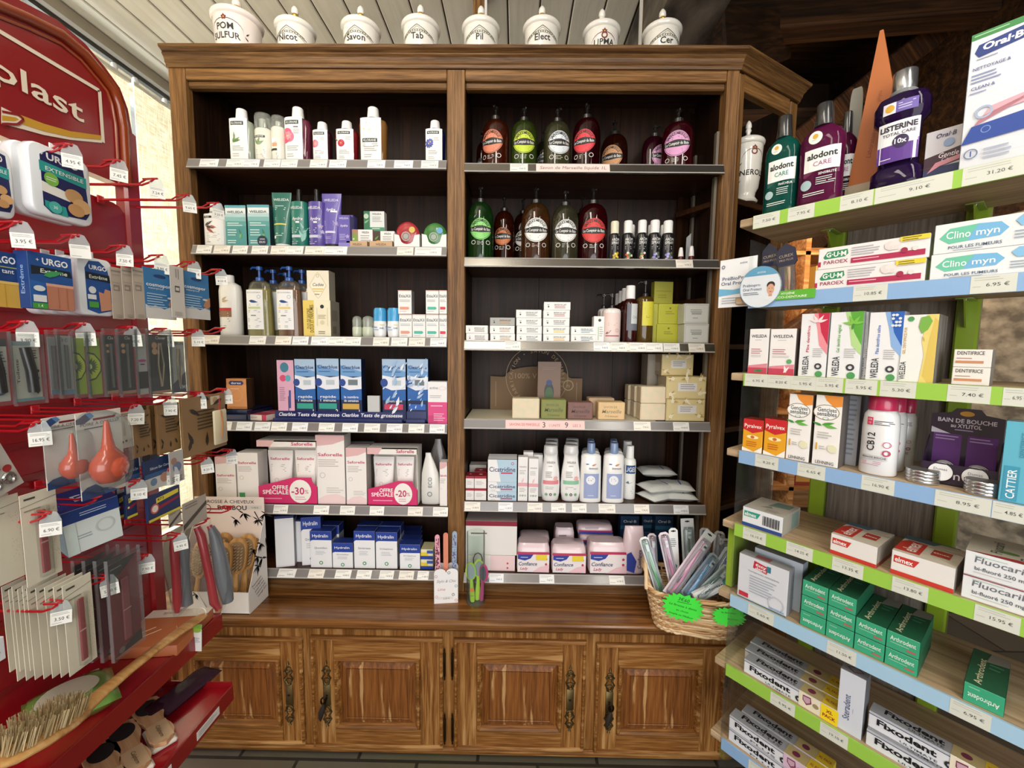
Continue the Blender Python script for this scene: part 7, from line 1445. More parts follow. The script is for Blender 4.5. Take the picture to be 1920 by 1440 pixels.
# ear syringes
def bulbcard(u0, u1, vt, vb, X, ub, vbb, rpx, label):
    o, w, h = hslab('ear_syringe_pack', u0, u1, vt, vb, X, .0012, 'ddd8cf', [('p', [(0, .93), (.2, .99), (.3, .92), (.18, .88), (0, .88)], '2f4a80'), ('p', [(.2, .99), (.3, 1), (.38, .95), (.3, .92)], '5a8ab8'), ('r', .35, .90, .85, .925, '7a1420'), ('l', .15, .82, .9, 1, .03, '4a4a50'), ('p', [(0, 0), (.5, 0), (.45, .08), (.3, .15), (.12, .14), (0, .10)], '24406e'), ('p', [(.5, 0), (.8, 0), (.6, .06), (.45, .08)], '3f5f90')], label, 'ear syringe')[0]
    p = atX(ub, vbb, X+.022); yy = p.y-o.location.y; zz = p.z-o.location.z; r = rpx/FPX*p.y
    b = MB(); b.lathe([(r*.12, -r), (r*.55, -r*.9), (r*.88, -r*.5), (r, -r*.05), (r*.9, r*.4), (r*.6, r*.78), (r*.36, r*1.1), (r*.25, r*1.7), (r*.16, r*2.5), (r*.10, r*2.7)], M('c2543a', .22, 'g'), yy, -.022, 24, z0=zz, ry=.8); b.build('rubber_bulb', o)
    t_ = MB(); q = lambda x, z, off: (x, -.0012-off, z); t_.text(q, 'POIRE À OREILLES', 0.0, h*.865, '4a4450', h*.035, w*.85); t_.build('print', o)
    g = MB(); g.loft([[(yy+r*1.25*f*math.copysign(abs(math.cos(a))**.6, math.cos(a)), y_, zz+r*.9+r*2.3*f*math.copysign(abs(math.sin(a))**.6, math.sin(a))) for a in [2*PI*i/24 for i in range(24)]] for f, y_ in ((1.05, -.001), (1, -.02), (.9, -.036), (.7, -.042))], GL('f4f6f6', .03, .15)); g.build('blister', o)
bulbcard(82, 168, 778, 910, -.80, 140, 874, 24, 'ear syringe card with coral bulb, behind the front one')
bulbcard(146, 232, 770, 928, -.765, 206, 874, 33, 'ear syringe card with large coral bulb, frontmost in fourth row')
hslab('tool_card', 222, 250, 772, 840, -.81, .002, 'c9c0b0', [('l', .1, .95, .9, 2, .05, '8a5a50'), ('r', .3, .35, .45, .75, 'aaa296'), ('d', .2, .18, .08, '5a1a1a'), ('d', .45, .2, .08, '4a3a3a'), ('d', .75, .2, .12, '8a8a80')], 'cream narrow card right of the ear syringes', 'tool card')
KR2 = [('v', x, y, .25, a, '2c2418') for x, y, a in ((.1, .1, 1.2), (.2, .2, 2.0), (.5, .1, 1.5), (.8, .15, 1.9), (.85, .5, 1.2), (.15, .8, -.5), (.9, .9, 3.5), (.6, .92, 2.8))]+[('l', .3, .75, .85, 6, .06, '3a3020'), ('T', '~', .9, .4, .1, '2c2418')]
for (u0, u1, vt, vb, X, n, lb) in ((250, 284, 770, 856, -.81, 1, 'narrow kraft bamboo card, leftmost of the kraft cards'), (296, 338, 757, 848, -.81, 3, 'kraft bamboo card of middle stack'), (342, 424, 742, 848, -.80, 1, 'largest kraft bamboo card with black leaf print')):
    hslab('kraft_pack', u0, u1, vt, vb, X, .006, '8a6a42', KR2, lb, 'pack', n=n, dx=.018)
loc, w, h = hx(400, 425, 768, 832, -.785); mb = MB(); mb.box(-w/2, w/2, -.003, .003, 0, h, M('ddcfae', .6), .004); mb.tube([(0, -.004, h*.2), (w*.05, -.006, h*.6), (0, -.004, h*.98)], .002, M('b07a4a'), 6); mb.tube([(0, 0, h), (-.002, -.003, h+.03)], .0015, M('b8302a'), 5)
tag(mb.build('ear_pick_card', None, Vector((loc.x, loc.y, loc.z)), PI/2), 'small cream card with wooden stick hanging at the far hook', 'tool card')
hslab('wood_token', 394, 412, 742, 758, -.80, .006, 'd8c8a8', [('d', .5, .5, .25, 'b89a6a')], 'small square wooden token beside the hanging cream card', 'token')
# scissors pack at far left
o, w, h = hslab('scissors_pack', -30, 44, 800, 925, -.83, .0012, 'b9b4ac', [('l', .5, .9, .9, 5, .07, '8a8780'), ('d', .8, .34, .12, 'a02a2a'), ('d', .5, .5, .15, '9a958c', None, .8)], 'nail scissors in a clear pack at the left frame edge', 'scissors')[0]; o.rotation_euler = (0, -.35, PI/2); tool(o, w, h, 'scissors')
# fifth row: ear care and small blue packs
EC = [('r', 0, .55, 1, 1, '17305a'), txt('Silicon Ear Care', .55, .7, .08, 'c9d4e4', dict(w=.7)), ('r', 0, .4, 1, .55, '2f5a8a'), ('r', 0, 0, 1, .4, 'd0ccc6'), ('d', .7, .3, .16, 'b98a74'), ('d', .3, .25, .12, '6a8aa8')]
hslab('ear_plug_card', 234, 262, 862, 925, -.82, .004, '17305a', EC, 'navy ear plug card, left stack of fifth row', 'pack', n=2, dx=.02)
hslab('ear_plug_card', 270, 322, 858, 915, -.81, .004, '17305a', EC, 'navy ear care card with face picture, fifth row', 'pack')
hslab('ear_plug_card', 262, 300, 845, 868, -.86, .004, 'b4b8bc', [('d', .3, .5, .2, '4a4a54'), ('d', .7, .4, .2, '5a6a7a')], 'patterned grey card top behind the navy ear care cards', 'pack')
hslab('dental_card', 318, 345, 845, 905, -.80, .002, 'b5b2ae', [('d', .5, .5, .3, '6a7a9a'), ('d', .3, .7, .2, 'a07a6a'), ('l', .1, .2, .9, 3, .06, '6a6a70')], 'pale picture card at the end of the fifth row', 'pack')
Y4 = [('r', 0, 0, 1, 1, '1c2f5c'), ('p', [(.25, .62), (.95, .72), (.95, .88), (.25, .82)], 'e0cc3a'), txt('473', .38, .75, .1, '1c2038', dict(w=.2)), ('d', .2, .45, .13, 'c45a4a'), ('d', .2, .45, .09, 'e8dcd0'), ('p', [(.3, .35), (.95, .5), (.95, .6), (.3, .5)], '8a1f3a'), ('r', 0, 0, 1, .1, 'd6c83a')]
hslab('small_blister_pack', 236, 256, 925, 970, -.815, .006, '1c2f5c', Y4, 'navy and yellow blister pack behind, left of the pair', 'pack', n=2, dx=.02)
hslab('small_blister_pack', 276, 338, 920, 968, -.80, .006, '1c2f5c', Y4, 'navy pack with yellow 473 flag, frontmost blister pack', 'pack')
for (u0, u1, vt, vb, lb) in ((316, 340, 955, 985, 'grey slip hanging beneath the navy pack'), (342, 388, 935, 985, 'grey and cream slip hanging next to brush carton header')):
    hslab('paper_slip', u0, u1, vt, vb, -.80, .001, 'a89f92', [('p', [(0, 0), (1, .6), (1, .75), (0, .2)], '4a4238'), ('l', .1, .9, .7, 2, .1, '7a7268')], lb, 'card')
# light-blue carton hanging on row five
loc, w, h = hx(160, 238, 925, 1012, -.83)
bx = carton('hanging_carton', w, h, .085, 'd9e0dd', [('r', 0, .72, 1, 1, '203a7a'), ('l', .3, .9, .8, 2, .05, 'b8c4dc'), ('l', .1, .4, .5, 2, .06, '9aa6aa'), ('d', .7, .45, .18, 'c4ccc8', None, .8), ('r', 0, 0, .2, .7, 'cfdcd6')], L=[('r', 0, 0, 1, .75, '9fc4cc'), ('r', 0, .72, 1, 1, '2a3f7a')], T=[('r', 0, 0, 1, 1, '1f2f74'), txt('EI', .5, .5, .3, 'c9d0e4')], loc=Vector((loc.x-.045, loc.y, loc.z)), phi=PI/2-.35, label='pale carton with navy top hanging below the coral ear bulbs')
bx.rotation_euler = (.18, -.12, PI/2-.45)
# emery board cards
CRM = 'd9d3be'; rq = random.Random(5)
def emery(u0, u1, vt, vb, X, n, dx, pre, comb=True, sl=-.002):
    dots = [('d', rq.uniform(.62, .95), rq.uniform(.2, .8), .012, 'a8a084') for _ in range(40)]
    F = [('p', [(0, .86), (1, .90), (1, .905), (0, .865)], '7a7664'), ('r', .1, .93, .4, .95, '4a463c'), ('l', .08, .82, .6, 1, .03, '8a866f')]+dots
    L_ = hslab('emery_board_card', u0, u1, vt, vb, X, .0012, CRM, F, pre, 'nail file card', n=n, dx=dx, sl=sl)
    o, w, h = L_[0]
    if comb:
        m = MB(); m.box(-w*.10, w*.14, -.0045, -.001, h*.08, h*.78, M('8e1c26', .4), .003); m.box(-w*.10, w*.14, -.0047, -.0044, h*.42, h*.435, 'c9a0a0'); m.build('folded_file', o)
        g = MB(); g.loft([se(w*.17, .006, 16, z_, .4, w*.02, -.003) for z_ in (h*.05, h*.82)], GL('f2f2ee', .06, .15)); g.build('blister', o)
    return L_
emery(42, 112, 918, 1090, -.83, 1, .01, 'tall cream emery card, frontmost at far left fifth row', True)
emery(-20, 42, 930, 1095, -.85, 5, .014, 'cream emery card of the left stack', False)
emery(122, 178, 1082, 1256, -.80, 7, .0135, 'cream emery card with dark red file, lower stack', True)
emery(48, 92, 1085, 1250, -.86, 3, .016, 'cream emery card of the far left lower stack', False)
# dark red cards with combs
def redcard(u0, u1, vt, vb, X, n, lb):
    L_ = hslab('nail_file_card', u0, u1, vt, vb, X, .0015, '7c1420', [('p', [(0, 1), (0, .84), (.4, .86), (.8, .95), (1, 1)], '17110f'), ('l', .1, .95, .6, 1, .03, '8a8478'), ('p', [(0, .0), (1, .0), (1, .12), (.7, .1), (.3, .03)], '17110f'), ('d', .3, .04, .1, '8a7a70')], lb, 'nail file card', n=n, dx=.022)
    for i, (o, w, h) in enumerate(L_):
        g = MB(); g.box(-w/2-.003, w/2+.003, -.007, -.0064, -.004, h+.014, GL('f2f4f4', .04, .15)); g.box(-w/2-.003, -w/2-.0022, -.007, .0, -.004, h+.014, GL('f2f4f4', .10, .15)); g.box(w/2+.0022, w/2+.003, -.007, .0, -.004, h+.014, GL('f2f4f4', .10, .15)); g.build('clear_sleeve', o)
        m = MB(); m.box(-w*.12, w*.14, -.005, -.001, h*.12, h*.8, M('a04a50', .35), .003); m.box(-w*.12, w*.14, -.0052, -.0049, h*.45, h*.46, 'd8a8a8'); m.build('folded_file', o)
redcard(204, 262, 1046, 1222, -.80, 4, 'dark red nail file card in clear sleeve')
# bagged combs near the brush carton
def curvy(name, pts, rad, m, par): q = MB(); q.tube(pts, rad, m, 8); return q.build(name, par)
def combag(u, vt, vb, Y, label, wpx, big):
    c = atY(u, vt, Y); b = atY(u+ (38 if big else 8), vb, Y); o = empty('bagged_body_brush', (c.x, Y, c.z)); tag(o, label, 'brush'); dv = b-c; H_ = abs(dv.z); R_ = M('b01c26', .3, 'g'); G_ = M('6d7276', .35)
    P = [(0, 0, 0), (.01 if big else 0, 0, -H_*.1), (dv.x*.45, 0, -H_*.35), (dv.x*.7, 0, -H_*.65), (dv.x*(.85), 0, -H_*.88), (dv.x*1.15 if big else dv.x, 0, -H_*.96)]
    curvy('red_frame', [(p[0], -.010, p[2]) for p in P], [.009, .012, .011, .011, .012, .008], R_, o)
    Q = [(p[0]+(.030 if big else .016), .003, p[2]-H_*.02) for p in P[:5]]
    curvy('grey_pad', Q, [.009, .014, .018 if big else .010, .020 if big else .010, .014], G_, o)
    if big: curvy('red_tip', [(.028, 0, .0), (.04, 0, -H_*.12)], .007, R_, o)
    w = wpx/FPX*Y; g = MB(); n = 10; V = []; ctr = []
    for i in range(n+1):
        t = i/n; cx = dv.x*t*.75+(.015 if big else .004); ww = w*(.28+.36*math.sin(PI*min(1, t*1.15))**.7)*(1 if t < .93 else .55); ctr.append([(cx-ww, -.02-.004*math.sin(7*t), -H_*1.04*t+.012), (cx, -.030, -H_*1.04*t+.012), (cx+ww, -.02+.004*math.sin(5*t), -H_*1.04*t+.012), (cx, .022, -H_*1.04*t+.012)])
    g.loft(ctr, GL('f4f5f6', .03, .12), True, False); g.build('plastic_bag', o)
combag(332, 1005, 1148, 1.08, 'red and grey comb in clear bag, nearer the red panel', 34, False)
combag(374, 985, 1145, 1.13, 'large red and grey brush in clear bag before the brush carton', 66, True)
# ------------------------------------------------------------------ goods on the trays
def onT(u, v, z): return atZ(u, v, z)
a_, b_, c_ = onT(262, 1118, ZT1+.03), onT(345, 1172, ZT1+.03), onT(300, 1215, ZT1+.03)
cc = Vector((XP+.105, YT1-.10, ZT1+.0008)); mb = MB(); w, d, h = .155, .15, .028
mb.box(-w/2, w/2, -d/2, d/2, 0, h, M('b5673c', .5), .001); fT = lambda x, z_, off: (x, z_, h+off)
mb.rect(fT, -w/2, d/2-.035, w/2, d/2, 'e2d6c6'); mb.text(fT, 'artsilk', -.02, d/2-.018, 'a8552e', .012, None, .0008, ang=PI, shear=.2); mb.tube([(-.05, -.03, h+.001), (-.02, .0, h+.001)], .0008, M('e6c8b0'), 4); mb.tube([(-.03, -.04, h+.001), (.0, -.01, h+.001)], .0008, M('e6c8b0'), 4); mb.tube([(.03, .0, h+.001), (.05, -.03, h+.001)], .0008, M('e6c8b0'), 4)
o = mb.build('terracotta_gift_box', None, cc, .12); tag(o, 'terracotta orange flat box with cream band lying on red tray', 'box')
# long bath brush in cellophane
H0, H1 = atX(385, 1160, XT1-.02), atX(165, 1338, XT1-.02); 
H0 = Vector(atY(385, 1158, 1.06)); H1 = Vector(atY(150, 1345, .70)); H2 = Vector(atY(20, 1430, .58))
H0.z += .01; H1.z += .012; H2.z += .012; o = empty('bath_brush', H1); tag(o, 'long wooden bath brush with pale bristles lying across red tray', 'bath brush')
d01 = (H0-H1); bw_ = wood('pale_brush_wood', ('a9783f', 'c9985a', 'd8ac70'), 'X', .7, .35)
q = MB(); pts_ = [H1-H1+d01*t+Vector((0, 0, .008*math.sin(PI*t))) for t in (0, .12, .3, .5, .7, .88, .97, 1.0)]; 
Zu = Vector((0, 0, 1)); sd = d01.cross(Zu).normalized(); nn = sd.cross(d01).normalized(); rings = []
for p, (a, b) in zip(pts_, ((.020, .009), (.015, .008), (.013, .007), (.013, .007), (.015, .007), (.018, .006), (.014, .005), (.006, .003))):
    rings.append([p+sd*a*math.cos(2*PI*k/14)+nn*b*math.sin(2*PI*k/14) for k in range(14)])
q.loft(rings, bw_); q.build('handle', o)
q = MB(); dh = (H2-H1); L2 = dh.length; dn = dh.normalized(); rings = []
for t, a, b in ((-.04, .018, .008), (.1, .028, .010), (.4, .036, .011), (.8, .036, .011), (1.1, .028, .010), (1.25, .012, .006)):
    p = dh*t; rings.append([p+sd*a*math.cos(2*PI*k/18)+nn*b*math.sin(2*PI*k/18) for k in range(18)])
q.loft(rings, bw_); q.build('head', o)
q = MB(); br_ = M('a9946a', .7); rb = random.Random(9)
for i in range(420):
    t = rb.uniform(.02, 1.15); a = rb.uniform(-1, 1); ww = .033*math.sqrt(max(.05, 1-((t-.6)/.62)**2)); p = dh*t+sd*a*ww+nn*.008; e = p+nn*.030+sd*a*.008+dn*rb.uniform(-.004, .004); q.tube([p, e], [.0012, .0007], br_ if i % 3 else M('c4b088', .7), 3)
b_ = q.build('bristles', o); b_['kind'] = 'stuff'
q = MB(); q.tube([d01*.97+Vector((.0, 0, 0))+Vector((.010*math.cos(a), 0, .014*math.sin(a)+.010)) for a in [2*PI*i/12 for i in range(12)]], .0018, M('e4e0d4'), 5, True); q.build('cord_loop', o)
q = MB(); tp = atY(369, 1170, 1.02)-H1; tb = atY(369, 1220, 1.02)-H1; ww = .014
q.add([tp+Vector((-ww, -.002, 0)), tp+Vector((ww, -.002, 0)), tb+Vector((ww, -.002, 0)), tb+Vector((-ww, -.002, 0)), tp+Vector((-ww, -.001, 0)), tp+Vector((ww, -.001, 0)), tb+Vector((ww, -.001, 0)), tb+Vector((-ww, -.001, 0))], [(0, 1, 2, 3), (7, 6, 5, 4), (0, 4, 5, 1), (2, 6, 7, 3)], M('e2e2dc'))
fg = lambda x, z_, off: (tp.x+x, tp.y-.002-off, tb.z+z_); hh_ = tp.z-tb.z; q.rect(fg, -ww, hh_*.82, ww, hh_, '7aa83a'); q.disc(fg, 0, hh_*.78, ww*.9, '8ab84a', .0005, .006, 14); q.lines(fg, -ww*.7, hh_*.5, ww*.7, 3, .005, M('9aaab4')); q.build('swing_tag', o)
# green sponge pack and dark wrapped pack on tray one
def lump(name, u, v, z, w, d, h, m, rot, label, cat, F=None, tilt=(0, 0)):
    p = onT(u, v, z+h*.6); p.x = XP+.012+.5*(abs(w*math.cos(rot))+abs(d*math.sin(rot))); return pillow(name, w, d, h, m, Vector((p.x, p.y, z+.0008)), rot, label, cat, F, None, tilt=tilt)
def spong(mb, w, d, h, P):
    ft = lambda x, z_, off: (x, z_, h/2+(h/2)*(max(0, 1-abs(2*x/w)**3.2)*max(0, 1-abs(2*z_/d)**4))**.55+off+.0015)
    mb.disc(ft, -.005, 0, d*.36, M('c9c6b0', .6), .0006, d*.30, 26)
lump('sponge_pack', 55, 1310, ZT1, .135, .13, .05, M('6f9a4a', .2, 'g'), .9, 'green cellophane pack with round cream sponge on red tray', 'sponge', spong)
lump('wrapped_pack', 190, 1290, ZT1, .10, .07, .03, M('2a2026', .15, 'g'), .9, 'dark wrapped pack with orange sticker behind the bath brush', 'pack', lambda mb, w, d, h, P: (mb.rect(lambda x, z_, o: (x, z_, h*.96+o), -.03, -.02, -.01, .015, 'e07a2a', .004), mb.rect(lambda x, z_, o: (x, z_, h*.96+o), .01, -.01, .035, .015, 'b9bca4', .004)))
loc, w, h = hx(-40, 12, 1205, 1250, -.80); carton('small_box', w, h, .03, 'dfe2e6', [('l', .3, .4, .9, 2, .1, 'a8b0b4')], loc=loc+Vector((-.016, 0, 0)), phi=PI/2, label='small white carton hanging at the far left bottom hook')
# wooden foot rasps on tray two
rw_ = wood('rasp_wood', ('b9895c', 'd0a478', 'ddb78e'), 'X', .8, .45)
def rasp(u, v, rot, label, k):
    p = onT(u, v, ZT2+.03); o = empty('foot_rasp', (XT2-.116, p.y, ZT2+.0008), rot); tag(o, label, 'foot rasp')
    q = MB(); N_ = 14; up, lo = [], []
    for i in range(N_+1):
        t = i/N_; x = -.10+.20*t; wd = .030 if t < .38 else (.030-(.012)*math.sin(min(1, (t-.38)/.2)*PI/2) if t < .6 else .018+.008*math.sin((t-.6)/.4*PI)**1)
        wd *= min(1, math.sqrt(max(0, t*9))+.1, math.sqrt(max(0, (1-t)*9))+.1); up.append((x, wd)); lo.append((x, -wd))
    P = up+lo[::-1]; q.prism(P, lambda a, b, t: (a, b, t), 0.012, .024, rw_); q.build('handle', o)
    q = MB(); q.disc(lambda x, z_, off: (x, z_, .024+off), -.055, 0, .030, M('1c1818', .8), .0012, .024, 24); q.build('rasp_pad', o)
    q = MB(); q.box(.005, .095, -.026, .026, .0, .012, M('e4ddd0', .3, 'g'), .004); q.box(.02, .090, -.020, .020, .0243, .0246, M('d8b88e', .4)); q.text(lambda x, z_, off: (x, z_, .0248+off), 'Calipharm', .055, 0, '3a2a20', .008, None, .0005, shear=.3); q.build('wrapper', o)
rasp(285, 1345, -.62, 'wooden foot rasp nearest the cabinet on the lower red tray', 0); rasp(225, 1392, -.60, 'wooden foot rasp second from the cabinet on lower tray', 1); rasp(155, 1432, -.58, 'wooden foot rasp nearest the camera on the lower tray', 2)
pp = onT(370, 1285, ZT2+.03); pillow('purple_blister', .16, .07, .035, GL('6a4858', .35, .2), Vector((pp.x-.03, pp.y, ZT2+.001)), 1.35, 'smoky purple clear pack at the back of the lower red tray', 'pack')
pp = onT(330, 1318, ZT2+.02); pillow('purple_blister', .10, .06, .03, GL('4a2a36', .45, .2), Vector((pp.x-.03, pp.y, ZT2+.001)), 1.1, 'dark plum clear pack before the smoky purple one', 'pack')
# ================================================================== RIGHT RACK
PR = math.radians(-52.0); RN = Vector((math.sin(PR), -math.cos(PR), 0)); RA = Vector((math.cos(PR), math.sin(PR), 0))
_l = atY(1395, 700, 1.10); RO = (_l.x, _l.y)      # left end of the front edge
def R(u0, u1, vt, z, d=.05, back=.012, vb=None): return slot(RO, PR, u0, u1, vt, vb, z, d, back)
def rs(u, v, back=0.0):
    p = plane_hit(u, v, (RO[0]-RN.x*back, RO[1]-RN.y*back), PR); return (p.x-RO[0])*RA.x+(p.y-RO[1])*RA.y, p.z
def rw(s, b, z=0): return Vector((RO[0]+RA.x*s-RN.x*b, RO[1]+RA.y*s-RN.y*b, z))   # s along, b back from front
LE = [(1412, 405, 1), (1408, 553, 0), (1396, 699, 1), (1388, 844, 0), (1380, 981, 1), (1380, 1118, 0), (1367, 1247, 1), (1360, 1388, 0)]
ZS = [rs(u, v)[1] for u, v, _ in LE]
rack = empty('product_rack', (RO[0], RO[1], 0), PR); tag(rack, 'wood and lime green product rack with price strips on the right', 'rack')
pale = wood('pale_oak_laminate', ('9a8468', 'b39a7a', 'c2ab8c'), 'X', .9, .45, 0, .08); greyw = wood('grey_oak_panel', ('6f675f', '857c73', '968d84'), 'Z', 1.6, .6, 0, .15)
LIME = M('8fae2c', .35, 'g'); SX0, SX1, DEP = -.035, .98, .27
s_a, s_b = -.35, 0
u1s = rs(1570, 450, DEP)[0]; u2s = rs(1830, 450, DEP)[0]
def rp(name, f): q = MB(); f(q); return q.build(name, rack)
for s in (u1s, u2s):
    rp('upright', lambda q: (q.box(s-.019, s+.019, DEP-.012, DEP+.03, .02, 1.93, LIME, .004)))
rp('upright', lambda q: q.box(.93, .95, .02, DEP, .02, 1.93, LIME, .004))
rp('back_panel', lambda q: q.box(u1s+.021, u2s-.021, DEP+.004, DEP+.02, .1, 1.9, greyw, .001))
rp('back_panel', lambda q: q.box(-.02, u1s-.021-.10, DEP+.004, DEP+.012, .35, .60, greyw, .001))
rp('end_bracket', lambda q: q.box(-.030, -.012, .03, DEP-.03, ZS[5]+.001, ZS[4]-.023, LIME, .002))
rp('side_panel', lambda q: q.box(-.004, -.0005, .0, DEP-.02, .18, ZS[1]+.14, GL('fbfcfb', .01, .06)))
PRR = {0: ['7.50 €', '7.95 €', '8.10 €', '9.10 €', '31.20 €'], 1: ['10.85 €', '6.95 €'], 2: ['6.95 €', '8.20 €', '5.95 €', '5.95 €', '5.95 €', '5.30 €', '7.40 €'], 3: ['8.20 €', '6.65 €', '16.90 €', '8.95 €', '4.85 €'], 4: ['16.10 €', '14.25 €', '13.35 €', '13.80 €', '15.95 €'], 5: ['5.60 €', '11.50 €', '6.95 €'], 6: ['6.95 €', '19.10 €'], 7: ['4.95 €']}
# label spans in photo columns at each strip: (u0,u1) of paper labels
LBL = {0: [(1413, 1462), (1478, 1527), (1576, 1637), (1642, 1785), (1806, 1925)], 1: [(1600, 1664), (1820, 1907)], 2: [(1397, 1440), (1440, 1483), (1483, 1530), (1530, 1581), (1585, 1645), (1650, 1718), (1776, 1858), (1880, 1935)], 3: [(1416, 1460), (1495, 1548), (1615, 1678), (1752, 1860), (1860, 1930)], 4: [(1393, 1437), (1474, 1525), (1560, 1620), (1672, 1742), (1826, 1916)], 5: [(1402, 1452), (1550, 1607), (1780, 1862)], 6: [(1444, 1492), (1537, 1592)], 7: [(1403, 1450)]}
GR, BLc = '9ccb4e', '8fb4dc'
for i, z in enumerate(ZS):
    d = .26
    sh = rp('shelf', lambda q: (q.box(SX0, SX1, .004, d, z-.022, z-.002, pale, .002)))
    col = GR if LE[i][2] else BLc
    if i == 5: col = 'a8cce4'
    q = MB(); q.box(0.0, SX1, -.001, .004, z-.034, z-.001, M(col, .4)); 
    q.build('price_strip', sh)
    q = MB(); q.box(0.0, SX1, -.003, -.0016, z-.034, z+.014, GL('ffffff', .0, .05)); q.build('clear_lip', sh)
    for k, (a, b) in enumerate(LBL[i]):
        vv = proj(rw(rs((a+b)/2, LE[i][1]+(0 if k == 0 else 0))[0], 0, z-.017))[1]; s0, s1 = rs(a, vv)[0], rs(b, vv)[0]; w = s1-s0
        q = MB(); f_ = lambda x, z_, off: (s0+x, -.0012-off, z_); q.rect(f_, 0, z-.0335, w, z-.0015, 'd8dace', .0002); q.lines(f_, w*.08, z-.005, w*.8, 2, .004, M('b9bbb2'), .0012, .0003); q.lines(f_, w*.05, z-.021, w*.3, 1, .004, M('b9bbb2'), .0012, .0003)
        pr = PRR[i][k % len(PRR[i])]; q.text(f_, pr, w*.60, z-.0185, '5a5c58', .0062, min(w*.5, .03), .0004, .005)
        q.build('price_label', sh)
    if i == 1:
        s0, s1 = rs(1431, 552)[0], rs(1530, 548)[0]
        q = MB(); f_ = lambda x, z_, off: (x, -.0032-off, z_); q.rect(f_, s0, z-.019, s1, z+.003, '5cb034', .0002); q.text(f_, 'HYGIÈNE', (s0+s1)/2, z-.004, 'eef4e4', .005, None, .0005, .01); q.text(f_, 'BUCCO-DENTAIRE', (s0+s1)/2, z-.0125, 'eef4e4', .005, (s1-s0)*.7, .0005, .01); q.build('section_label', sh)
    # brackets under the shelf
    for s in (u1s, u2s):
        if i < 2:
            q = MB(); q.box(s-.014, s+.014, DEP-.09, DEP-.012, z-.026, z-.0225, M('8a9a4a', .3, 'g'), .001); q.prism([(DEP-.012, z-.026), (DEP-.012, z-.085), (DEP-.025, z-.085), (DEP-.08, z-.026)], lambda a, b, t: (t, a, b), s-.0015, s+.0015, LIME); q.lathe([(.004, 0), (.004, .002)], TT, s, DEP-.07, 10, z0=z-.028); q.build('bracket', sh)
def rc(name, u0, u1, vt, i, d, base, F=(), label='', Rr=(), T=(), L=(), back=.012, zo=0.0, hh=None, rot=0, cat='box', kind='g', r=.32, fix=None):
    z = ZS[i]; loc, w, h = R(u0, u1, vt, z, d, back); h = hh or (h-zo)
    return carton(name, w-.0008, h-.0006, d, base, F, Rr, L, T, r, .0006, Vector((loc.x, loc.y, z-.0015+zo)), PR+rot, kind, label, cat)
# ---- top shelf
def mouth(u0, u1, vt, col, F, label, back, dep=.05):
    loc, w, h = R(u0, u1, vt, ZS[0]-.001, dep, back)
    return bottle('mouthwash_bottle', w, h, dep, GL(col, .30, .3), [(.93, 0), (.98, .012), (1, .04), (.98, .12), (.96, .4), (1, .60), (.96, .66), (.80, .72), (.5, .765), (.42, .785)], (.78, 1.0, .44, .36, M('2a2c2c', .25, 'g')), [(-.92, .92, .05, .62, None, F), (-.5, .2, .60, .70, None, [('d', .5, .5, .45, 'e9ece6'), ('d', .5, .62, .18, 'd8a83a'), ('l', .3, .3, .7, 1, .1, '9aa0a0')])], .75, loc, PR, label, fill=(GL(col, .55, .2), .62))
def alo(c1, sub):
    return [('r', .18, .48, 1, .86, 'eef0ec'), ('p', [(.18, .48), (.6, .55), (1, .52), (1, .4), (.18, .40)], c1), txt('alodont', .60, .74, .10, '1d2524', dict(w=.7, bold=.03)), txt('CARE', .62, .60, .075, '4a8a80' if sub == 'FRAÎCHEUR' else 'b0709a', dict(w=.42)), txt(sub, .75, .42, .04, 'dfe6e2', dict(w=.4)), ('d', .26, .26, .14, 'a9c4c8'), ('l', .5, .36, .95, 4, .035, 'c4d0cc'), ('l', .2, .12, .9, 2, .035, 'dfe6e2')]
mouth(1433, 1497, 212, '1f7a6c', alo('15574e', 'FRAÎCHEUR'), 'teal green mouthwash bottle with black cap, leftmost on the rack top', .02)
mouth(1498, 1583, 187, '8c2a64', alo('6a1a48', 'SENSIBILITÉ'), 'magenta mouthwash bottle with black cap in front, rack top', .012, .055)
mouth(1560, 1607, 204, '6a1e48', alo('4a1230', 'SENSIBILITÉ'), 'magenta mouthwash bottle standing behind the front magenta one', .10)
loc, w, h = R(1638, 1746, 122, ZS[0]-.001, .065, .03)
lr = bottle('mouthwash_bottle', w, h, .062, GL('3a1f58', .35, .35), [(.93, 0), (.97, .012), (.95, .17), (.74, .21), (.72, .24), (.74, .55), (.98, .60), (1, .72), (.84, .785), (.5, .80)], ((.80, .835, .5, .5, GL('d9dce0', .3, .3)), (.83, 1.0, .44, .44, M('b9bcc0', .2, 'm'))), [(-.66, .76, .23, .56, M('e9ebee', .4), [('r', 0, 0, 1, .42, '5a2f8c'), ('p', [(0, .42), (.6, .36), (1, .5), (1, .3), (0, .2)], '8a5ab0'), txt('LISTERINE', .5, .85, .13, '2a2138', dict(w=.9, bold=.035)), txt('TOTAL CARE', .52, .69, .075, '3a3148', dict(w=.8)), ('d', .58, .48, .2, '2a1a48', .2), txt('10x', .58, .49, .12, 'f0f0f4', dict(bold=.02)), ('l', .1, .1, .4, 1, .05, 'dfe0ea')]), (-.55, .65, .63, .72, M('6a58a8', .4), [('r', 0, 0, .38, 1, 'e6e3ee'), ('d', .2, .5, .14, 'd8a83a'), ('l', .45, .8, .95, 3, .22, 'c4bede')])], .8, loc, PR, 'large purple mouthwash bottle with clear silver cap on rack top', fill=(GL('2c1748', .6, .2), .66))
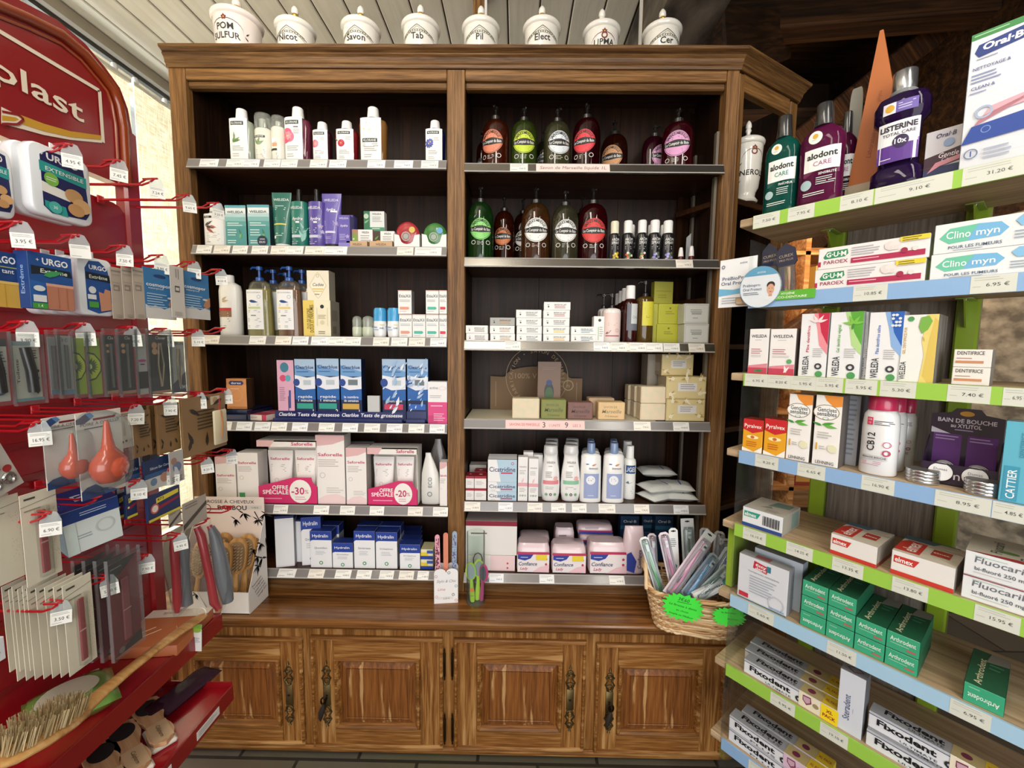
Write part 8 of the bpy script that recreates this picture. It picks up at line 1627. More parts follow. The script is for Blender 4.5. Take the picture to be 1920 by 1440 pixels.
# terracotta leaning pennant board and grey card
loc, w, h = R(1606, 1696, 57, ZS[0]-.001, .006, .10); q = MB()
q.prism([(-w*.5, 0), (w*.52, 0), (w*.55, h*.42), (w*.05, h), (-.02*w, h)], lambda a, b, t: (a, t, b), -.003, .003, M('b5662f', .5)); f_ = lambda x, z_, off: (x, -.003-off, z_)
q.rect(f_, -w*.5, 0, w*.5, h*.13, 'b5a48c', .0004); q.text(f_, 'Laboratoires', -w*.0, h*.36, '8a3a1c', .009, None, .0006, ang=1.45, shear=.2); q.text(f_, 'phyto', w*.08, h*.62, '9a4a28', .007, None, .0006, ang=1.45)
tag(q.build('pennant_sign', None, loc, PR), 'tall terracotta pointed display board behind the mouthwash bottles', 'sign')
loc, w, h = R(1594, 1618, 165, ZS[0]-.001, .004, .13); q = MB(); q.prism([(a*w-w/2, b*h) for a, b in rrect(.2, 4)], lambda a, b, t: (a, t, b), -.002, .002, M('8d8a80', .6)); tag(q.build('card_sign', None, loc, PR), 'grey rounded card standing left of the terracotta board', 'card')
rc('toothbrush_head_box', 1736, 1812, 238, 0, .06, 'c9c6cc', [('r', 0, 0, 1, .3, '24305c'), ('p', [(0, .25), (1, .35), (1, .62), (0, .5)], '3a2030'), ('p', [(.1, .2), (.4, .3), (1, .38), (1, .46), (.3, .38)], 'd08a98'), txt('Gentle', .6, .50, .09, 'e6dce0', dict(w=.5, shear=.2)), txt('Care', .62, .41, .08, 'c9a8b0', dict(w=.35)), txt('Oral·B', .5, .88, .08, '2a3260', dict(w=.5, shear=.2)), ('d', .6, .72, .14, '8aa0c4'), ('l', .1, .12, .5, 2, .05, '9aa4c0'), ('r', .72, .02, .85, .1, 'dfe0e6')], 'pink and navy brush head box beside the big white box', back=.05)
rc('toothbrush_carton', 1824, 2010, 28, 0, .09, 'dcdfe6', [('r', 0, .955, 1, 1, '3f8a4c'), ('l', .03, .985, .4, 1, .02, '9ad0a0'), ('p', [(.05, .86), (.09, .91), (.6, .94), (.64, .9), (.6, .85), (.1, .82)], '223a80'), txt('Oral·B', .34, .885, .045, 'f0f2f6', dict(w=.42, bold=.04, shear=.1)), ('l', .08, .81, .4, 1, .02, '9aa0b0'), txt('NETTOYAGE &', .25, .74, .022, '4a5a90', dict(w=.4)), ('l', .04, .70, .38, 3, .025, '8a94b8'), txt('CLEAN &', .18, .60, .022, '4a5a90', dict(w=.26)), ('l', .04, .57, .25, 1, .02, '8a94b8'), ('p', [(.12, .32), (.2, .38), (1, .42), (1, .50), (.3, .44)], 'e4a8b4'), ('p', [(0, .20), (.1, .32), (1, .36), (1, .22)], '28489c'), ('d', .22, .41, .1, 'a8b4cc', None, .7), ('d', .26, .28, .055, '7f9ad0', None, .8), ('d', .7, .3, .05, '7f9ad0', None, .8), ('d', .12, .12, .08, '6a7a9a', None, .8), txt('1', .12, .12, .04, '28489c'), ('l', .26, .14, .6, 3, .03, 'a8b0c4')], 'largest white electric toothbrush carton at the right edge of rack top', L=[('r', 0, 0, 1, 1, 'b8bcc4')], back=.02)
# ---- second shelf
for (u0, u1, lb, b) in ((1435, 1468, 'left navy interdental brush pack with clear body', .06), (1462, 1502, 'right navy interdental brush pack, tilted', .045)):
    z = ZS[1]; loc, w, h = R(u0, u1, 452, z, .01, b); o = empty('interdental_pack', Vector((loc.x, loc.y, z)), PR); o.rotation_euler = (-.05, -.12, PR); tag(o, lb+', second rack shelf', 'toothbrush pack')
    q = MB(); q.prism([(-w*.35, h*.55), (w*.35, h*.55), (w*.5, h*.62), (w*.42, h*.88), (0, h), (-w*.42, h*.88), (-w*.5, h*.62)], lambda a, b_, t: (a, t, b_), -.002, .002, M('1c2444', .35, 'g')); f_ = lambda x, z_, off: (x, -.002-off, z_); q.text(f_, 'CUREX', 0, h*.75, 'b8a888', .007); q.text(f_, 'PRO PLUS', 0, h*.67, 'b8a888', .005); q.build('header_card', o)
    q = MB(); q.box(-w*.38, w*.38, -.006, .004, .001, h*.56, GL('d0d2d4', .12, .25), .002); q.build('clear_body', o)
    for k in range(3): q = MB(); q.tube([(-w*.2+w*.2*k, -.001, h*.04), (-w*.2+w*.2*k, -.001, h*.5)], .0018, ('6a5a9a', 'c9a84a', '8a8a90')[k], 5); q.build('brush', o)
GUM = [('p', [(.05, .55), (.09, .82), (.29, .84), (.30, .62), (.27, .5), (.07, .46)], '2f8a5c'), txt('G·U·M', .18, .66, .22, 'f2f4f0', dict(w=.2, bold=.03)), txt('PAROEX', .18, .30, .17, '9c3050', dict(w=.24)), ('r', 0, .12, .03, .36, 'b02850'), ('r', .33, .14, .97, .38, 'b02850'), ('l', .35, .3, .6, 1, .1, 'e6b8c4'), ('l', .33, .86, .6, 4, .11, 'b0aeb4'), ('d', .68, .7, .05, 'e0d8d4'), ('d', .72, .7, .05, 'e8e0dc'), ('r', .66, .5, .70, .68, 'e0d8d4'), ('r', .71, .5, .75, .68, 'e0d8d4'), ('d', .80, .42, .03, 'a02a4a'), ('d', .89, .45, .025, 'e0dcd8'), ('r', .76, .8, 1, 1, 'e6cf3a'), ('l', .78, .95, .96, 2, .09, '6a6020')]
hg = R(1530, 1735, 519, ZS[1], .05)[2]*.98
gh = .047
rc('toothpaste_box', 1526, 1732, 519, 1, .045, 'eceae8', GUM, 'white toothpaste box with green oval logo, lower of the pair', L=[('r', 0, 0, 1, 1, 'a8a6a4')], hh=gh)
rc('toothpaste_box', 1530, 1736, 519, 1, .045, 'eceae8', GUM, 'white toothpaste box with green oval logo and yellow flash, upper', L=[('r', 0, 0, 1, 1, 'a8a6a4')], zo=gh, hh=gh)
CLI = [('p', [(.04, .52), (.12, .82), (.34, .86), (.28, .5), (.26, .34), (.12, .30)], '6cc4a4'), ('p', [(.34, .86), (.50, .82), (.56, .6), (.50, .38), (.26, .34), (.28, .5)], '74b4dc'), txt('Clino', .19, .59, .24, 'f2f6f4', dict(w=.19)), txt('myn', .41, .59, .22, 'f2f6f4', dict(w=.17)), txt('POUR LES FUMEURS', .32, .17, .10, '4a5f7c', dict(w=.40)), ('l', .16, .08, .42, 1, .06, 'a0aab4'), ('p', [(.60, .78), (.65, .95), (.74, .93), (.78, .75), (.74, .58), (.64, .6)], '84bce0'), ('l', .6, .46, .78, 3, .1, '9aa8b4'), ('p', [(.8, .2), (.95, .5), (1, .6), (1, .2)], '6cc4a4')]
rc('toothpaste_box', 1742, 2010, 497, 1, .045, 'e9ecec', CLI, 'white smokers toothpaste box with blue-green ribbon, lower one', L=[('r', 0, 0, 1, 1, 'a4a8a8')], hh=.050)
rc('toothpaste_box', 1748, 2016, 460, 1, .045, 'e9ecec', CLI, 'white smokers toothpaste box with blue-green ribbon, upper one', L=[('r', 0, 0, 1, 1, 'a4a8a8')], zo=.050, hh=.056)
# sign cards clipped at the rack's left end
def clipsign(u0, u1, v0, v1, b, rnd, lb):
    loc, w, h = R(u0, u1, v0, None if False else rs((u0+u1)/2, v1, b)[1], .001, b); q = MB(); f_ = lambda x, z_, off: (x, -.0005-off, z_)
    if not rnd:
        q.box(-w/2, w/2, -.0005, .0005, 0, h, 'eceef0'); ops(q, f_, w, h, [txt('PréBioPro', .42, .60, .07, '3a4f74', dict(w=.66)), txt('Oral Protect', .45, .50, .07, '3a4f74', dict(w=.78)), ('p', [(0, .40), (.4, .36), (1, .42), (1, .30), (0, .24)], '6fb4d8'), txt('activa', .65, .90, .045, '8a90a4', dict(shear=.2)), ('d', .1, .85, .05, '4a5f7c', None, .6), ('l', .1, .2, .8, 3, .05, 'b0b4bc')])
    else:
        q.prism([(w/2*math.cos(a), h/2+h/2*math.sin(a)) for a in [2*PI*i/32 for i in range(32)]], lambda a, b_, t: (a, t, b_), -.0005, .0005, M('dde4ea', .35, 'g')); q.disc(f_, 0, h/2, w/2, '6a90a8', .0003, h/2, 32, .97)
        q.poly(f_, [(w*.49*math.cos(a), h/2+h*.49*math.sin(a)) for a in [.6+(PI-1.2)*i/10 for i in range(11)]], '5f9ec0', .0004); q.text(f_, 'activa', .002, h*.86, 'dfe8ee', .006, None, .0008, shear=.2); q.text(f_, 'Prébiopro', -w*.20, h*.56, '3a4f74', .007, w*.42, .0008); q.text(f_, 'Oral Protect', -w*.18, h*.46, '3a4f74', .007, w*.46, .0008); q.lines(f_, -w*.4, h*.38, w*.05, 2, .004, M('5a6470'), None, .0008)
        # small portrait: shoulders, face, dark hair
        q.disc(f_, w*.26, h*.22, w*.13, 'dfe2e4', .0005, h*.07, 16); q.rect(f_, w*.22, h*.26, w*.30, h*.36, 'c89a80', .0006); q.disc(f_, w*.26, h*.43, w*.085, 'd4a488', .0008, h*.125, 18); q.disc(f_, w*.26, h*.525, w*.095, '2a2220', .0006, h*.085, 18); q.disc(f_, w*.26, h*.37, w*.03, 'a05a50', .0010, h*.01, 10)
        for s in (-1, 1): q.disc(f_, w*(.26+s*.035), h*.45, w*.010, '2a2220', .0010, h*.008, 8)
    return tag(q.build('sign_card', None, Vector((loc.x, loc.y, loc.z)), PR), lb, 'sign')
clipsign(1350, 1419, 484, 575, .02, False, 'white rectangular oral care sign card sticking out left of the rack')
clipsign(1388, 1466, 499, 577, -.006, True, 'round oral care sign with small portrait on the second strip')
# ---- third shelf
WP = lambda g: [txt('WELEDA', .5, .84, .065, '3a3d40', dict(w=.78)), ('l', .3, .76, .7, 1, .03, GY), ('l', .12, .56, .75, 3, .045, 'b87a80'), ('l', .12, .42, .8, 2, .03, 'c9c6c2'), ('r', 0, 0, 1, .14, 'c4445c'), ('p', [(0, .14), (1, .14), (1, .24), (0, .18)], 'dc8a98')]+g
rc('toothpaste_box', 1405, 1442, 615, 2, .04, 'f0eeec', WP([('v', .3, .06, .5, .2, '4f8a5a'), ('v', .4, .08, .4, -.1, '3f7a4a')]), 'narrow pink-footed box, first on third rack shelf', Rr=[('r', 0, 0, 1, 1, 'a8a4a0')])
rc('toothpaste_box', 1444, 1493, 615, 2, .04, 'f0eeec', WP([('v', .6, .05, .35, .9, 'f0e4e4'), ('v', .7, .05, .35, 1.8, 'f0e4e4'), ('d', .8, .30, .1, '5aa86a')]), 'narrow pink-footed box with leaf print, second on third shelf', Rr=[('r', 0, 0, 1, 1, '6a5a58')])
def tpst(u0, u1, vt, c1, c2, deco_, lb, back=.012, t='Pâte dentifrice'):
    F = [('p', [(.45, 1), (1, 1), (1, .35), (.7, .5), (.6, .75)], c2), ('p', [(.6, 1), (1, 1), (1, .5), (.75, .7)], c1), ('T', t, .3, .60, .10, c1, .42), ('T', 'WELEDA', .26, .18, .22, '2f3133', .30), ('l', .5, .45, .85, 5, .03, 'b4b4b2'), ('d', .72, .17, .13, '3a3d40', None, .5), ('d', .76, .05, .13, '4f9a5a')]+deco_
    rc('toothpaste_box', u0, u1, vt, 2, .045, 'eceef0', F, lb, Rr=[('r', 0, 0, 1, 1, 'a8acb0')], back=back)
tpst(1502, 1555, 586, 'c42a4a', 'e8929c', [('v', .62, .86, .35, a, 'f4dcdc') for a in (.3, 1.0, 2.1, 2.8)], 'tall toothpaste box with red corner and white leaves')
tpst(1557, 1619, 583, '5aa83a', 'b4d890', [('v', .72, .82, .35, a, '7cc04a') for a in (.2, 1.0, 2.0, 3.0)]+[('v', .72, .82, .25, 4.6, '3f8a3a')], 'tall toothpaste box with green corner and mint leaves', t='Gel dentifrice végétal')
tpst(1622, 1633, 583, '8a9096', 'a8acb0', [], 'edge of a toothpaste box squeezed between green and blue ones', .03)
tpst(1630, 1695, 583, '2a62b8', '8ab0e0', [('f', .7+.1*(k % 3), .8+.05*(k % 4), .06, 'e9f0f8', 6) for k in range(9)], 'tall toothpaste box with blue corner and white crystals', t='Pâte dentifrice saline')
rc('toothpaste_box', 1688, 1760, 588, 2, .10, 'eceeea', [('T', 'WELEDA', .16, .17, .16, '2f3133', .27), ('T', 'GEL DENTIFRICE PUR', .16, .62, .08, 'c09a3a', .4), ('p', [(.62, 0), (1, 0), (1, 1), (.7, 1), (.62, .6), (.7, .4)], 'e6d27a'), ('p', [(.7, .1), (.85, 0), (1, 0), (1, .9), (.9, .95), (.8, .6)], 'dcc060'), ('d', .28, .94, .09, '4f9a5a'), ('p', [(.5, .82), (.55, .96), (.75, .98), (.85, .9), (.75, .78), (.6, .72)], '7ab04a'), ('v', .62, .68, .2, -1.2, 'c9b06a')], 'tall toothpaste box with yellow side and green leaf, rightmost tall one', Rr=[('r', 0, 0, 1, 1, '7d7a76'), ('r', .2, 0, .24, 1, 'a8a49c'), ('r', .5, 0, .54, 1, 'a8a49c'), ('r', .8, 0, .84, 1, 'a8a49c')])
DEN = [txt('DENTIFRICE', .45, .80, .2, '5a5450', dict(w=.72)), ('l', .08, .52, .5, 1, .12, 'b08a7a'), ('r', .06, .22, .8, .36, 'c98a62')]
for k in range(2): rc('toothpaste_box', 1783, 1856, 690, 2, .06, 'e9e6e0', DEN, 'small white and copper toothpaste carton, %s of two' % ('lower', 'upper')[k], Rr=[('r', 0, 0, 1, 1, '8a8680')], zo=.034*k, hh=.034, back=.02)
# ---- fourth shelf
for u0, u1, nm in ((1393, 1431, 'left'), (1433, 1475, 'right')):
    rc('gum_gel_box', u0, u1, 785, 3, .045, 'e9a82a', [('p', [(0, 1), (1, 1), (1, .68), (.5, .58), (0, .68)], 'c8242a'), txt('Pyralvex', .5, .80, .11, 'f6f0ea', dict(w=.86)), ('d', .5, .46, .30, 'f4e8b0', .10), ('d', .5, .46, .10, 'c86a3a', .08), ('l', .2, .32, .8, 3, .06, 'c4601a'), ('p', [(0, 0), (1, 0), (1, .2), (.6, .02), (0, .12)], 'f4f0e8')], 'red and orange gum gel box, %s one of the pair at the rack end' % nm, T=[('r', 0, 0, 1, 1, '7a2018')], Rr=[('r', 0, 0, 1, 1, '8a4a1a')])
GEN = [('p', [(.3, 1), (1, 1), (1, .86), (.7, .84), (.4, .93)], 'e8923a'), ('d', .42, .76, .50, '8a7a58', .36), ('d', .42, .76, .47, 'f2f2ee', .33), txt('Gencives', .45, .80, .06, '3f4550', dict(w=.72)), txt('sensibles', .45, .74, .06, '3f4550', dict(w=.74)), ('d', .42, .675, .12, '5a9a7a', .06, .8), ('v', .3, .58, .5, .3, '4f9a3a'), ('v', .4, .57, .5, -.1, '6ab04a'), ('v', .3, .57, .4, 2.8, '3f8a3a'), ('l', .15, .48, .75, 3, .035, GY), ('r', .12, .22, .18, .32, 'd8a83a'), ('l', .25, .28, .5, 2, .03, GY), ('d', .75, .26, .18, 'e4e2c0'), txt('LEHNING', .5, .05, .045, '4a4440', dict(w=.7))]
rc('gum_care_box', 1479, 1524, 738, 3, .05, 'f2f0ec', GEN, 'white honeycomb gum care box, left one of two', Rr=[('r', 0, 0, 1, 1, '5a5048')])
rc('gum_care_box', 1529, 1580, 740, 3, .05, 'f2f0ec', GEN, 'white honeycomb gum care box, right one of two', Rr=[('r', 0, 0, 1, 1, '6a6460')])
rc('gum_care_box', 1584, 1614, 740, 3, .06, 'b0b6c0', [('l', .2, .95, .8, 12, .07, '8a90a0')], 'bluish grey box side behind the honeycomb boxes', back=.07, Rr=[('r', 0, 0, 1, 1, '7a7f8a')])
def cb(u0, u1, vt, back, label):
    loc, w, h = R(u0, u1, vt, ZS[3]-.001, .055, back)
    bottle('mouthwash_bottle', w, h, .055, M('e6e7e8', .3, 'g'), [(.93, 0), (1, .015), (.97, .3), (.97, .6), (.90, .74), (.74, .79), (.70, .80)], (.80, 1.0, .78, .74, M('c42a58', .3, 'g')), (-.95, .95, .06, .74, None, [('T', 'CB12', .34, .52, .21, '1f2022', .33), ('r', .2, .82, .36, .96, 'd0305c'), txt('CB', .28, .92, .03, 'f0e8ea'), txt('12', .28, .86, .03, 'f0e8ea'), ('l', .4, .90, .95, 3, .03, '3a3a3e'), ('d', .78, .48, .11, 'c04a6c', None, .8), ('d', .78, .33, .11, 'b03a5c', None, .6), ('r', .12, .20, .82, .27, 'c9c9ca'), txt('BAIN DE BOUCHE', .47, .235, .035, '4a4a4e', dict(w=.64)), ('l', .12, .16, .7, 3, .03, 'd09aac')]), .85, loc, PR, label)
cb(1680, 1718, 750, .15, 'white mouthwash bottle with pink cap, rearmost of three'); cb(1650, 1700, 745, .085, 'white mouthwash bottle with pink cap, middle of three'); cb(1613, 1688, 739, .015, 'white mouthwash bottle with raspberry cap and vertical lettering in front')
def tin(u0, u1, v, i, n, label, lay=True, back=.02, col='b0b1b0', zz=None, par=None):
    loc, w, h = R(u0, u1, v, ZS[i], .06, back); r = w/2
    for k in range(n):
        q = MB(); t = .0133; q.lathe([(r*.97, 0), (r, .002), (r, .006), (r*.985, .0065), (r, .007), (r, t-.0015), (r*.96, t)], M('c2c3c4', .22, 'm'), seg=32); q.disc(lambda x, z_, off: (x, z_, t+off), 0, 0, r*.93, M('8d8b88', .5, 'm'), .0002, None, 28)
        tag(q.build('tin', None, Vector((loc.x, loc.y, ZS[i]-.0012+t*k))), label % ('lower', 'upper')[k], 'tin')
tin(1690, 1758, 880, 3, 2, '%s round silver tin before the purple display', back=.012)
tin(1800, 1880, 905, 3, 2, '%s round silver tin beside the turquoise box', back=.006)
# purple display with leaning tins
z = ZS[3]; loc, w, h = R(1736, 1882, 770, z, .06, .055); o = empty('purple_display', Vector((loc.x, loc.y, z-.0015)), PR); tag(o, 'dark purple mouthwash tin display lettered BAIN DE BOUCHE', 'display')
q = MB(); PU = M('2a1b34', .35, 'g'); q.prism([(-w/2, 0), (w/2, 0), (w/2, h*.9), (w*.25, h*.93), (w*.18, h), (-w*.15, h), (-w*.22, h*.94), (-w/2, h*.90)], lambda a, b, t: (a, t, b), .028, .030, PU); q.box(-w/2, w/2, -.03, .03, 0, .002, PU); q.box(-w/2, w/2, -.03, -.0285, 0, h*.28, PU)
for s in (-1, 1): q.prism([(-.03, 0), (.03, 0), (.03, h*.6), (-.03, h*.28)], lambda a, b, t: (t, a, b), s*w/2-.001, s*w/2+.001, PU)
q.build('box', o); q = MB(); f_ = lambda x, z_, off: (x, .028-off, z_); g_ = lambda x, z_, off: (x, -.03-off, z_)
q.text(f_, 'BAIN DE BOUCHE', 0, h*.83, 'e6e0ec', h*.055, w*.8, bold=.02); q.text(f_, 'au XYLITOL', 0, h*.76, 'e6e0ec', h*.05, w*.42, bold=.02)
for s in (-1, 1): q.rect(f_, s*w*.24-w*.2, h*.2, s*w*.24+w*.2, h*.64, '6a3a84', .0005); q.lines(f_, s*w*.24-w*.17, h*.61, s*w*.24+w*.17, 2, h*.04, M('b8a0cc'), None, .0008)
q.poly(f_, [(-w*.48, h*.72), (-w*.2, h*.64), (-w*.48, h*.64)], 'e0dce6', .0008); q.disc(f_, 0, h*.93, w*.10, 'd8a03a', .0008, h*.035); q.text(g_, 'Dum', -w*.18, h*.14, 'e6e0ec', h*.11, None); q.lines(f_, -w*.15, h*.71, w*.15, 1, .006, M('b8a0cc'), None, .0008); q.build('print', o)
Tm = Matrix.Translation(o.location) @ Matrix.Rotation(PR, 4, 'Z')
for s in (-1, 1):
    for k in range(4):
        q = MB(); r = w*.185; q.lathe([(r*.97, 0), (r, .002), (r, .010), (r*.96, .012)], M('4a4446', .3, 'm'), seg=28); q.disc(lambda x, z_, off: (x, z_, .012+off), 0, 0, r*.93, 'e6e6e6', .0003, None, 28)
        if k == 0: q.text(lambda x, z_, off: (x, z_, .0126+off), 'Dumas', 0, .006, '6a6a70', .005, None, .0004)
        t = q.build('tin', None); t.matrix_world = Tm @ Matrix.Translation((s*w*.23, -.022+.0125*k, r+.003+.000*k)) @ Matrix.Rotation(PI/2-.25, 4, 'X'); tag(t, 'round tin standing in purple display, %s row, %s' % (('left', 'right')[s > 0], ('front', 'second', 'third', 'rearmost')[k]), 'tin')
rc('toothpaste_box', 1884, 1960, 790, 3, .05, '5fb4cc', [('T', 'CATTIER', .3, .25, .28, 'eef4f4', .3), ('r', .08, .02, .5, .45, '3f98b4'), ('T', 'CATTIER', .3, .23, .24, 'eef4f4', .36), ('T', 'DENTIFRICE', .5, .72, .12, '3a8aa0', .3), ('v', .7, .5, .5, 1.2, '3a8a8a')], 'turquoise toothpaste box at the right frame edge', back=.01, L=[('r', 0, 0, 1, 1, '3f8098')])
# ---- fifth shelf
ELX = lambda c, c2: [('p', [(.04, .52), (.04, .82), (.46, .82), (.38, .52)], c), txt('elmex', .21, .67, .2, 'f2f2f0', dict(w=.3, bold=.02)), ('r', 0, 0, 1, .18, c2)]
z = ZS[4]
rc('toothpaste_twin_box', 1391, 1468, 958, 4, .115, 'e6e8ec', ELX('2f9a84', '2a4a8c')+[('r', .52+.035*k, .3, .535+.035*k+.012*(k % 2), .8, '3a3a3e') for k in range(12)], 'white twin toothpaste box with green logo and barcode', T=[('r', 0, 0, 1, 1, 'b4b0a6'), ('p', [(.4, .5), (.9, .6), (.9, .9), (.5, .9)], '6a8a80'), ('p', [(.3, .3), (.6, .35), (.5, .5)], '8a8678'), ('l', .5, .25, .9, 3, .06, '8a8678')], Rr=[('r', 0, 0, 1, 1, 'a8a49a'), ('r', .5, .1, .9, .9, '7f9a94')])
RT = [('r', 0, 0, 1, 1, 'c9c0b0'), ('p', [(0, .1), (.42, .1), (.42, .75), (.1, .75), (0, .6)], 'b8362a'), ('T', 'elmex', .22, .42, .24, 'eee8e0', .5), ('r', .55, .3, .85, .62, 'a8382c'), txt('elmex', .7, .46, .08, 'e8dcd4', dict(w=.25)), ('r', .0, .78, .9, 1, '4a6474'), ('p', [(.45, .66), (1, .7), (1, .95), (.6, .95)], 'bdb4a4')]
rc('toothpaste_twin_box', 1558, 1650, 1012, 4, .115, 'e9e6e2', ELX('c8382c', 'c8382c'), 'white and red twin toothpaste box, left of the two red ones', T=RT, Rr=[('r', 0, 0, 1, 1, '9a928a'), ('r', 0, .0, 1, .2, '8a3a30')], rot=-.06)
rc('toothpaste_twin_box', 1671, 1796, 1047, 4, .12, 'e9e6e2', ELX('c8382c', 'c8382c'), 'white and red twin toothpaste box, right of the two red ones', T=RT, Rr=[('r', 0, 0, 1, 1, '9a928a')], rot=-.04)
FLU = [txt('Fluocaril', .42, .72, .24, '6a7078', dict(w=.6, shear=.1)), ('r', .12, .86, .5, .875, '6ab07a'), txt('bi-fluoré 250 mg', .44, .36, .15, '5a6068', dict(w=.62)), ('l', .12, .2, .62, 1, .06, GY)]
for k in range(2): rc('toothpaste_twin_box', 1802, 1975, 1081, 4, .12, 'e6e8ea', FLU+([('r', 0, .96, 1, 1, '8a1c34')] if not k else []), 'white twin toothpaste box with grey lettering, %s at right edge' % ('lower', 'upper')[k], zo=.047*k, hh=.047, T=[('r', 0, 0, 1, 1, 'b4b0a0'), ('T', 'Fluocaril', .35, .5, .14, '3f5040', .6), ('T', 'Fluocaril', .7, .45, .14, '3f5040', .6), ('d', .5, .35, .12, '4f7a3a', .07), ('p', [(0, 0), (.6, .12), (1, .02), (1, 0)], '9a2a34')])
# ---- sixth shelf
rc('denture_tablet_box', 1384, 1480, 1052, 5, .035, 'd9dce2', [('p', [(.32, .95), (.62, .9), (.58, .74), (.30, .78)], 'c03040'), txt('fitty', .46, .87, .06, 'f0e8ea', dict(w=.22, bold=.02)), txt('dent', .46, .80, .06, 'f0e8ea', dict(w=.22, bold=.02)), ('r', .58, .8, .66, .93, '2f7a8a'), txt('Comprimés nettoyants', .52, .69, .035, '8a9098', dict(w=.62)), ('l', .25, .6, .8, 7, .06, 'a8aeb8'), ('r', .04, .05, .24, .15, 'c03040'), ('d', .8, .18, .16, 'c4c8d0', None, .85), ('r', 0, 0, 1, .02, '2f6a6a'), txt('DENTINEX', .82, .06, .04, '5a8ac0', dict(w=.3))], 'white denture tablet box with small red logo, front', Rr=[('r', 0, 0, 1, 1, '8f9298')], T=[('r', 0, 0, 1, 1, 'a4a6a8'), ('r', .3, .2, .6, .8, '9a5a5a')])
rc('denture_tablet_box', 1413, 1506, 1040, 5, .035, 'c9d4e0', [('l', .6, .3, .9, 2, .05, '8a98b0')], 'white denture tablet box standing behind the front one', Rr=[('r', 0, 0, 1, 1, 'a4b0bc')], T=[('r', 0, 0, 1, 1, '9a9c9e')], back=.06)
ARF = [txt('Arthrodent', .5, .66, .26, 'e2f0e6', dict(w=.78)), ('l', .12, .42, .8, 1, .1, '9ad0b4'), ('r', .62, .2, .9, .3, 'b8605a')]; ART = [('r', 0, 0, 1, 1, '1c5a3e'), ('T', 'Arthrodent', .3, .42, .20, 'd8d8b0', .7), ('l', .5, .9, .9, 4, .1, '3f8a68'), ('p', [(.4, .72), (1, .78), (1, 1), (.5, 1)], '8a8a80')]
def arth(s, b, k, nm, flip=False):
    z = ZS[5]; p = rw(s, b+.075, z-.0015+.039*k); F = ARF if not flip else [txt('Arthrodent', .5, .40, .26, 'e2f0e6', dict(w=.78, ang=PI)), ('l', .12, .85, .5, 1, .1, '9ad0b4')]
    carton('toothpaste_box', .0515, .0377, .15, '3aa67c', F, [('r', 0, 0, 1, 1, '1c6a4a')], [('r', 0, 0, 1, 1, '1c6a4a')], ART, .35, .0006, p, PR, 'g', nm)
s0 = rs(1502, 1132, .012)[0]+.026
arth(s0, .012, 0, 'green toothpaste carton, bottom left of the stack, lettering inverted', True); arth(s0+.053, .012, 0, 'green toothpaste carton, bottom layer second, lettering inverted', True); arth(s0+.106, .012, 0, 'green toothpaste carton, bottom layer third'); arth(s0+.159, .012, 0, 'green toothpaste carton, bottom layer fourth at right end')
arth(s0, .012, 1, 'green toothpaste carton, middle layer at the left'); arth(s0+.053, .012, 1, 'green toothpaste carton, middle layer second from left'); arth(s0+.106, .012, 1, 'green toothpaste carton, middle layer third with open top'); arth(s0+.159, .012, 1, 'green toothpaste carton, middle layer at the right end')
arth(s0, .012, 2, 'green toothpaste carton on top of the stack, left'); arth(s0+.053, .012, 2, 'green toothpaste carton on top of the stack, right')
s1 = rs(1845, 1300, .012)[0]; arth(s1, .012, 0, 'single green toothpaste carton standing apart at the right', True)
# ---- seventh shelf
FIX = lambda sub: [('r', 0, .86, .62, 1, 'b8bcc4'), ('r', 0, .84, .62, .88, '1c2a5a'), txt('Fixodent', .30, .56, .36, '14171c', dict(w=.46, bold=.035)), txt(sub, .40, .15, .13, '4a5058', dict(w=.28)), ('d', .62, .35, .035, '2a2c34', None, .4), ('r', .62, 0, .84, 1, 'e6dcc4' if sub != 'PLUS' else 'd4b8cc'), ('p', [(.66, .85), (.74, .9), (.75, .5), (.70, .25), (.66, .5)], '7a2a50'), ('p', [(.665, .78), (.735, .82), (.735, .52), (.70, .36), (.67, .52)], 'c4a0b0'), ('d', .79, .5, .03, '9a8a6a', .25/ .9*.1), ('r', .84, 0, 1, 1, 'f0d21e'), txt('XL', .92, .68, .2, '9c1c2a', dict(bold=.03)), txt('PACK', .92, .34, .2, '9c1c2a', dict(w=.12, bold=.03))]
def FIXT(sub): return [('r', 0, 0, .62, 1, '8d9096'), txt('Fixodent', .34, .62, .42, '15171c', dict(w=.46, bold=.035)), txt(sub, .44, .22, .2, '4a4c54', dict(w=.26)), ('r', .62, 0, .84, 1, 'a8986a'), ('d', .72, .5, .04, '6a2a44'), ('r', .84, 0, 1, 1, 'c4a828'), txt('XL PACK', .92, .5, .25, '8a1c24', dict(w=.13))]
def fix(u0, u1, i, k, b, sub, lb, vm):
    z = ZS[i]; p0 = rs(u0, vm[0], b)[0]; p1 = rs(u1, vm[1], b)[0]; w = p1-p0; d = .036
    carton('denture_cream_box', w, .0372, d, 'dfe1e6', FIX(sub), [('r', 0, 0, 1, 1, 'e0c41e')], [('r', 0, 0, 1, 1, 'a8aab0')], FIXT(sub), .3, .0006, rw((p0+p1)/2, b+d/2, z-.0015+.038*k), PR, 'g', lb)
fix(1396, 1573, 6, 0, .012, 'ULTIMATE', 'denture cream box with yellow end, front bottom of left stack', (1235, 1330)); fix(1396, 1573, 6, 0, .054, 'ULTIMATE', 'denture cream box with yellow end, second row of left stack', (1235, 1330)); fix(1405, 1580, 6, 0, .096, 'ULTIMATE', 'denture cream box with yellow end, third row of left stack', (1235, 1330))
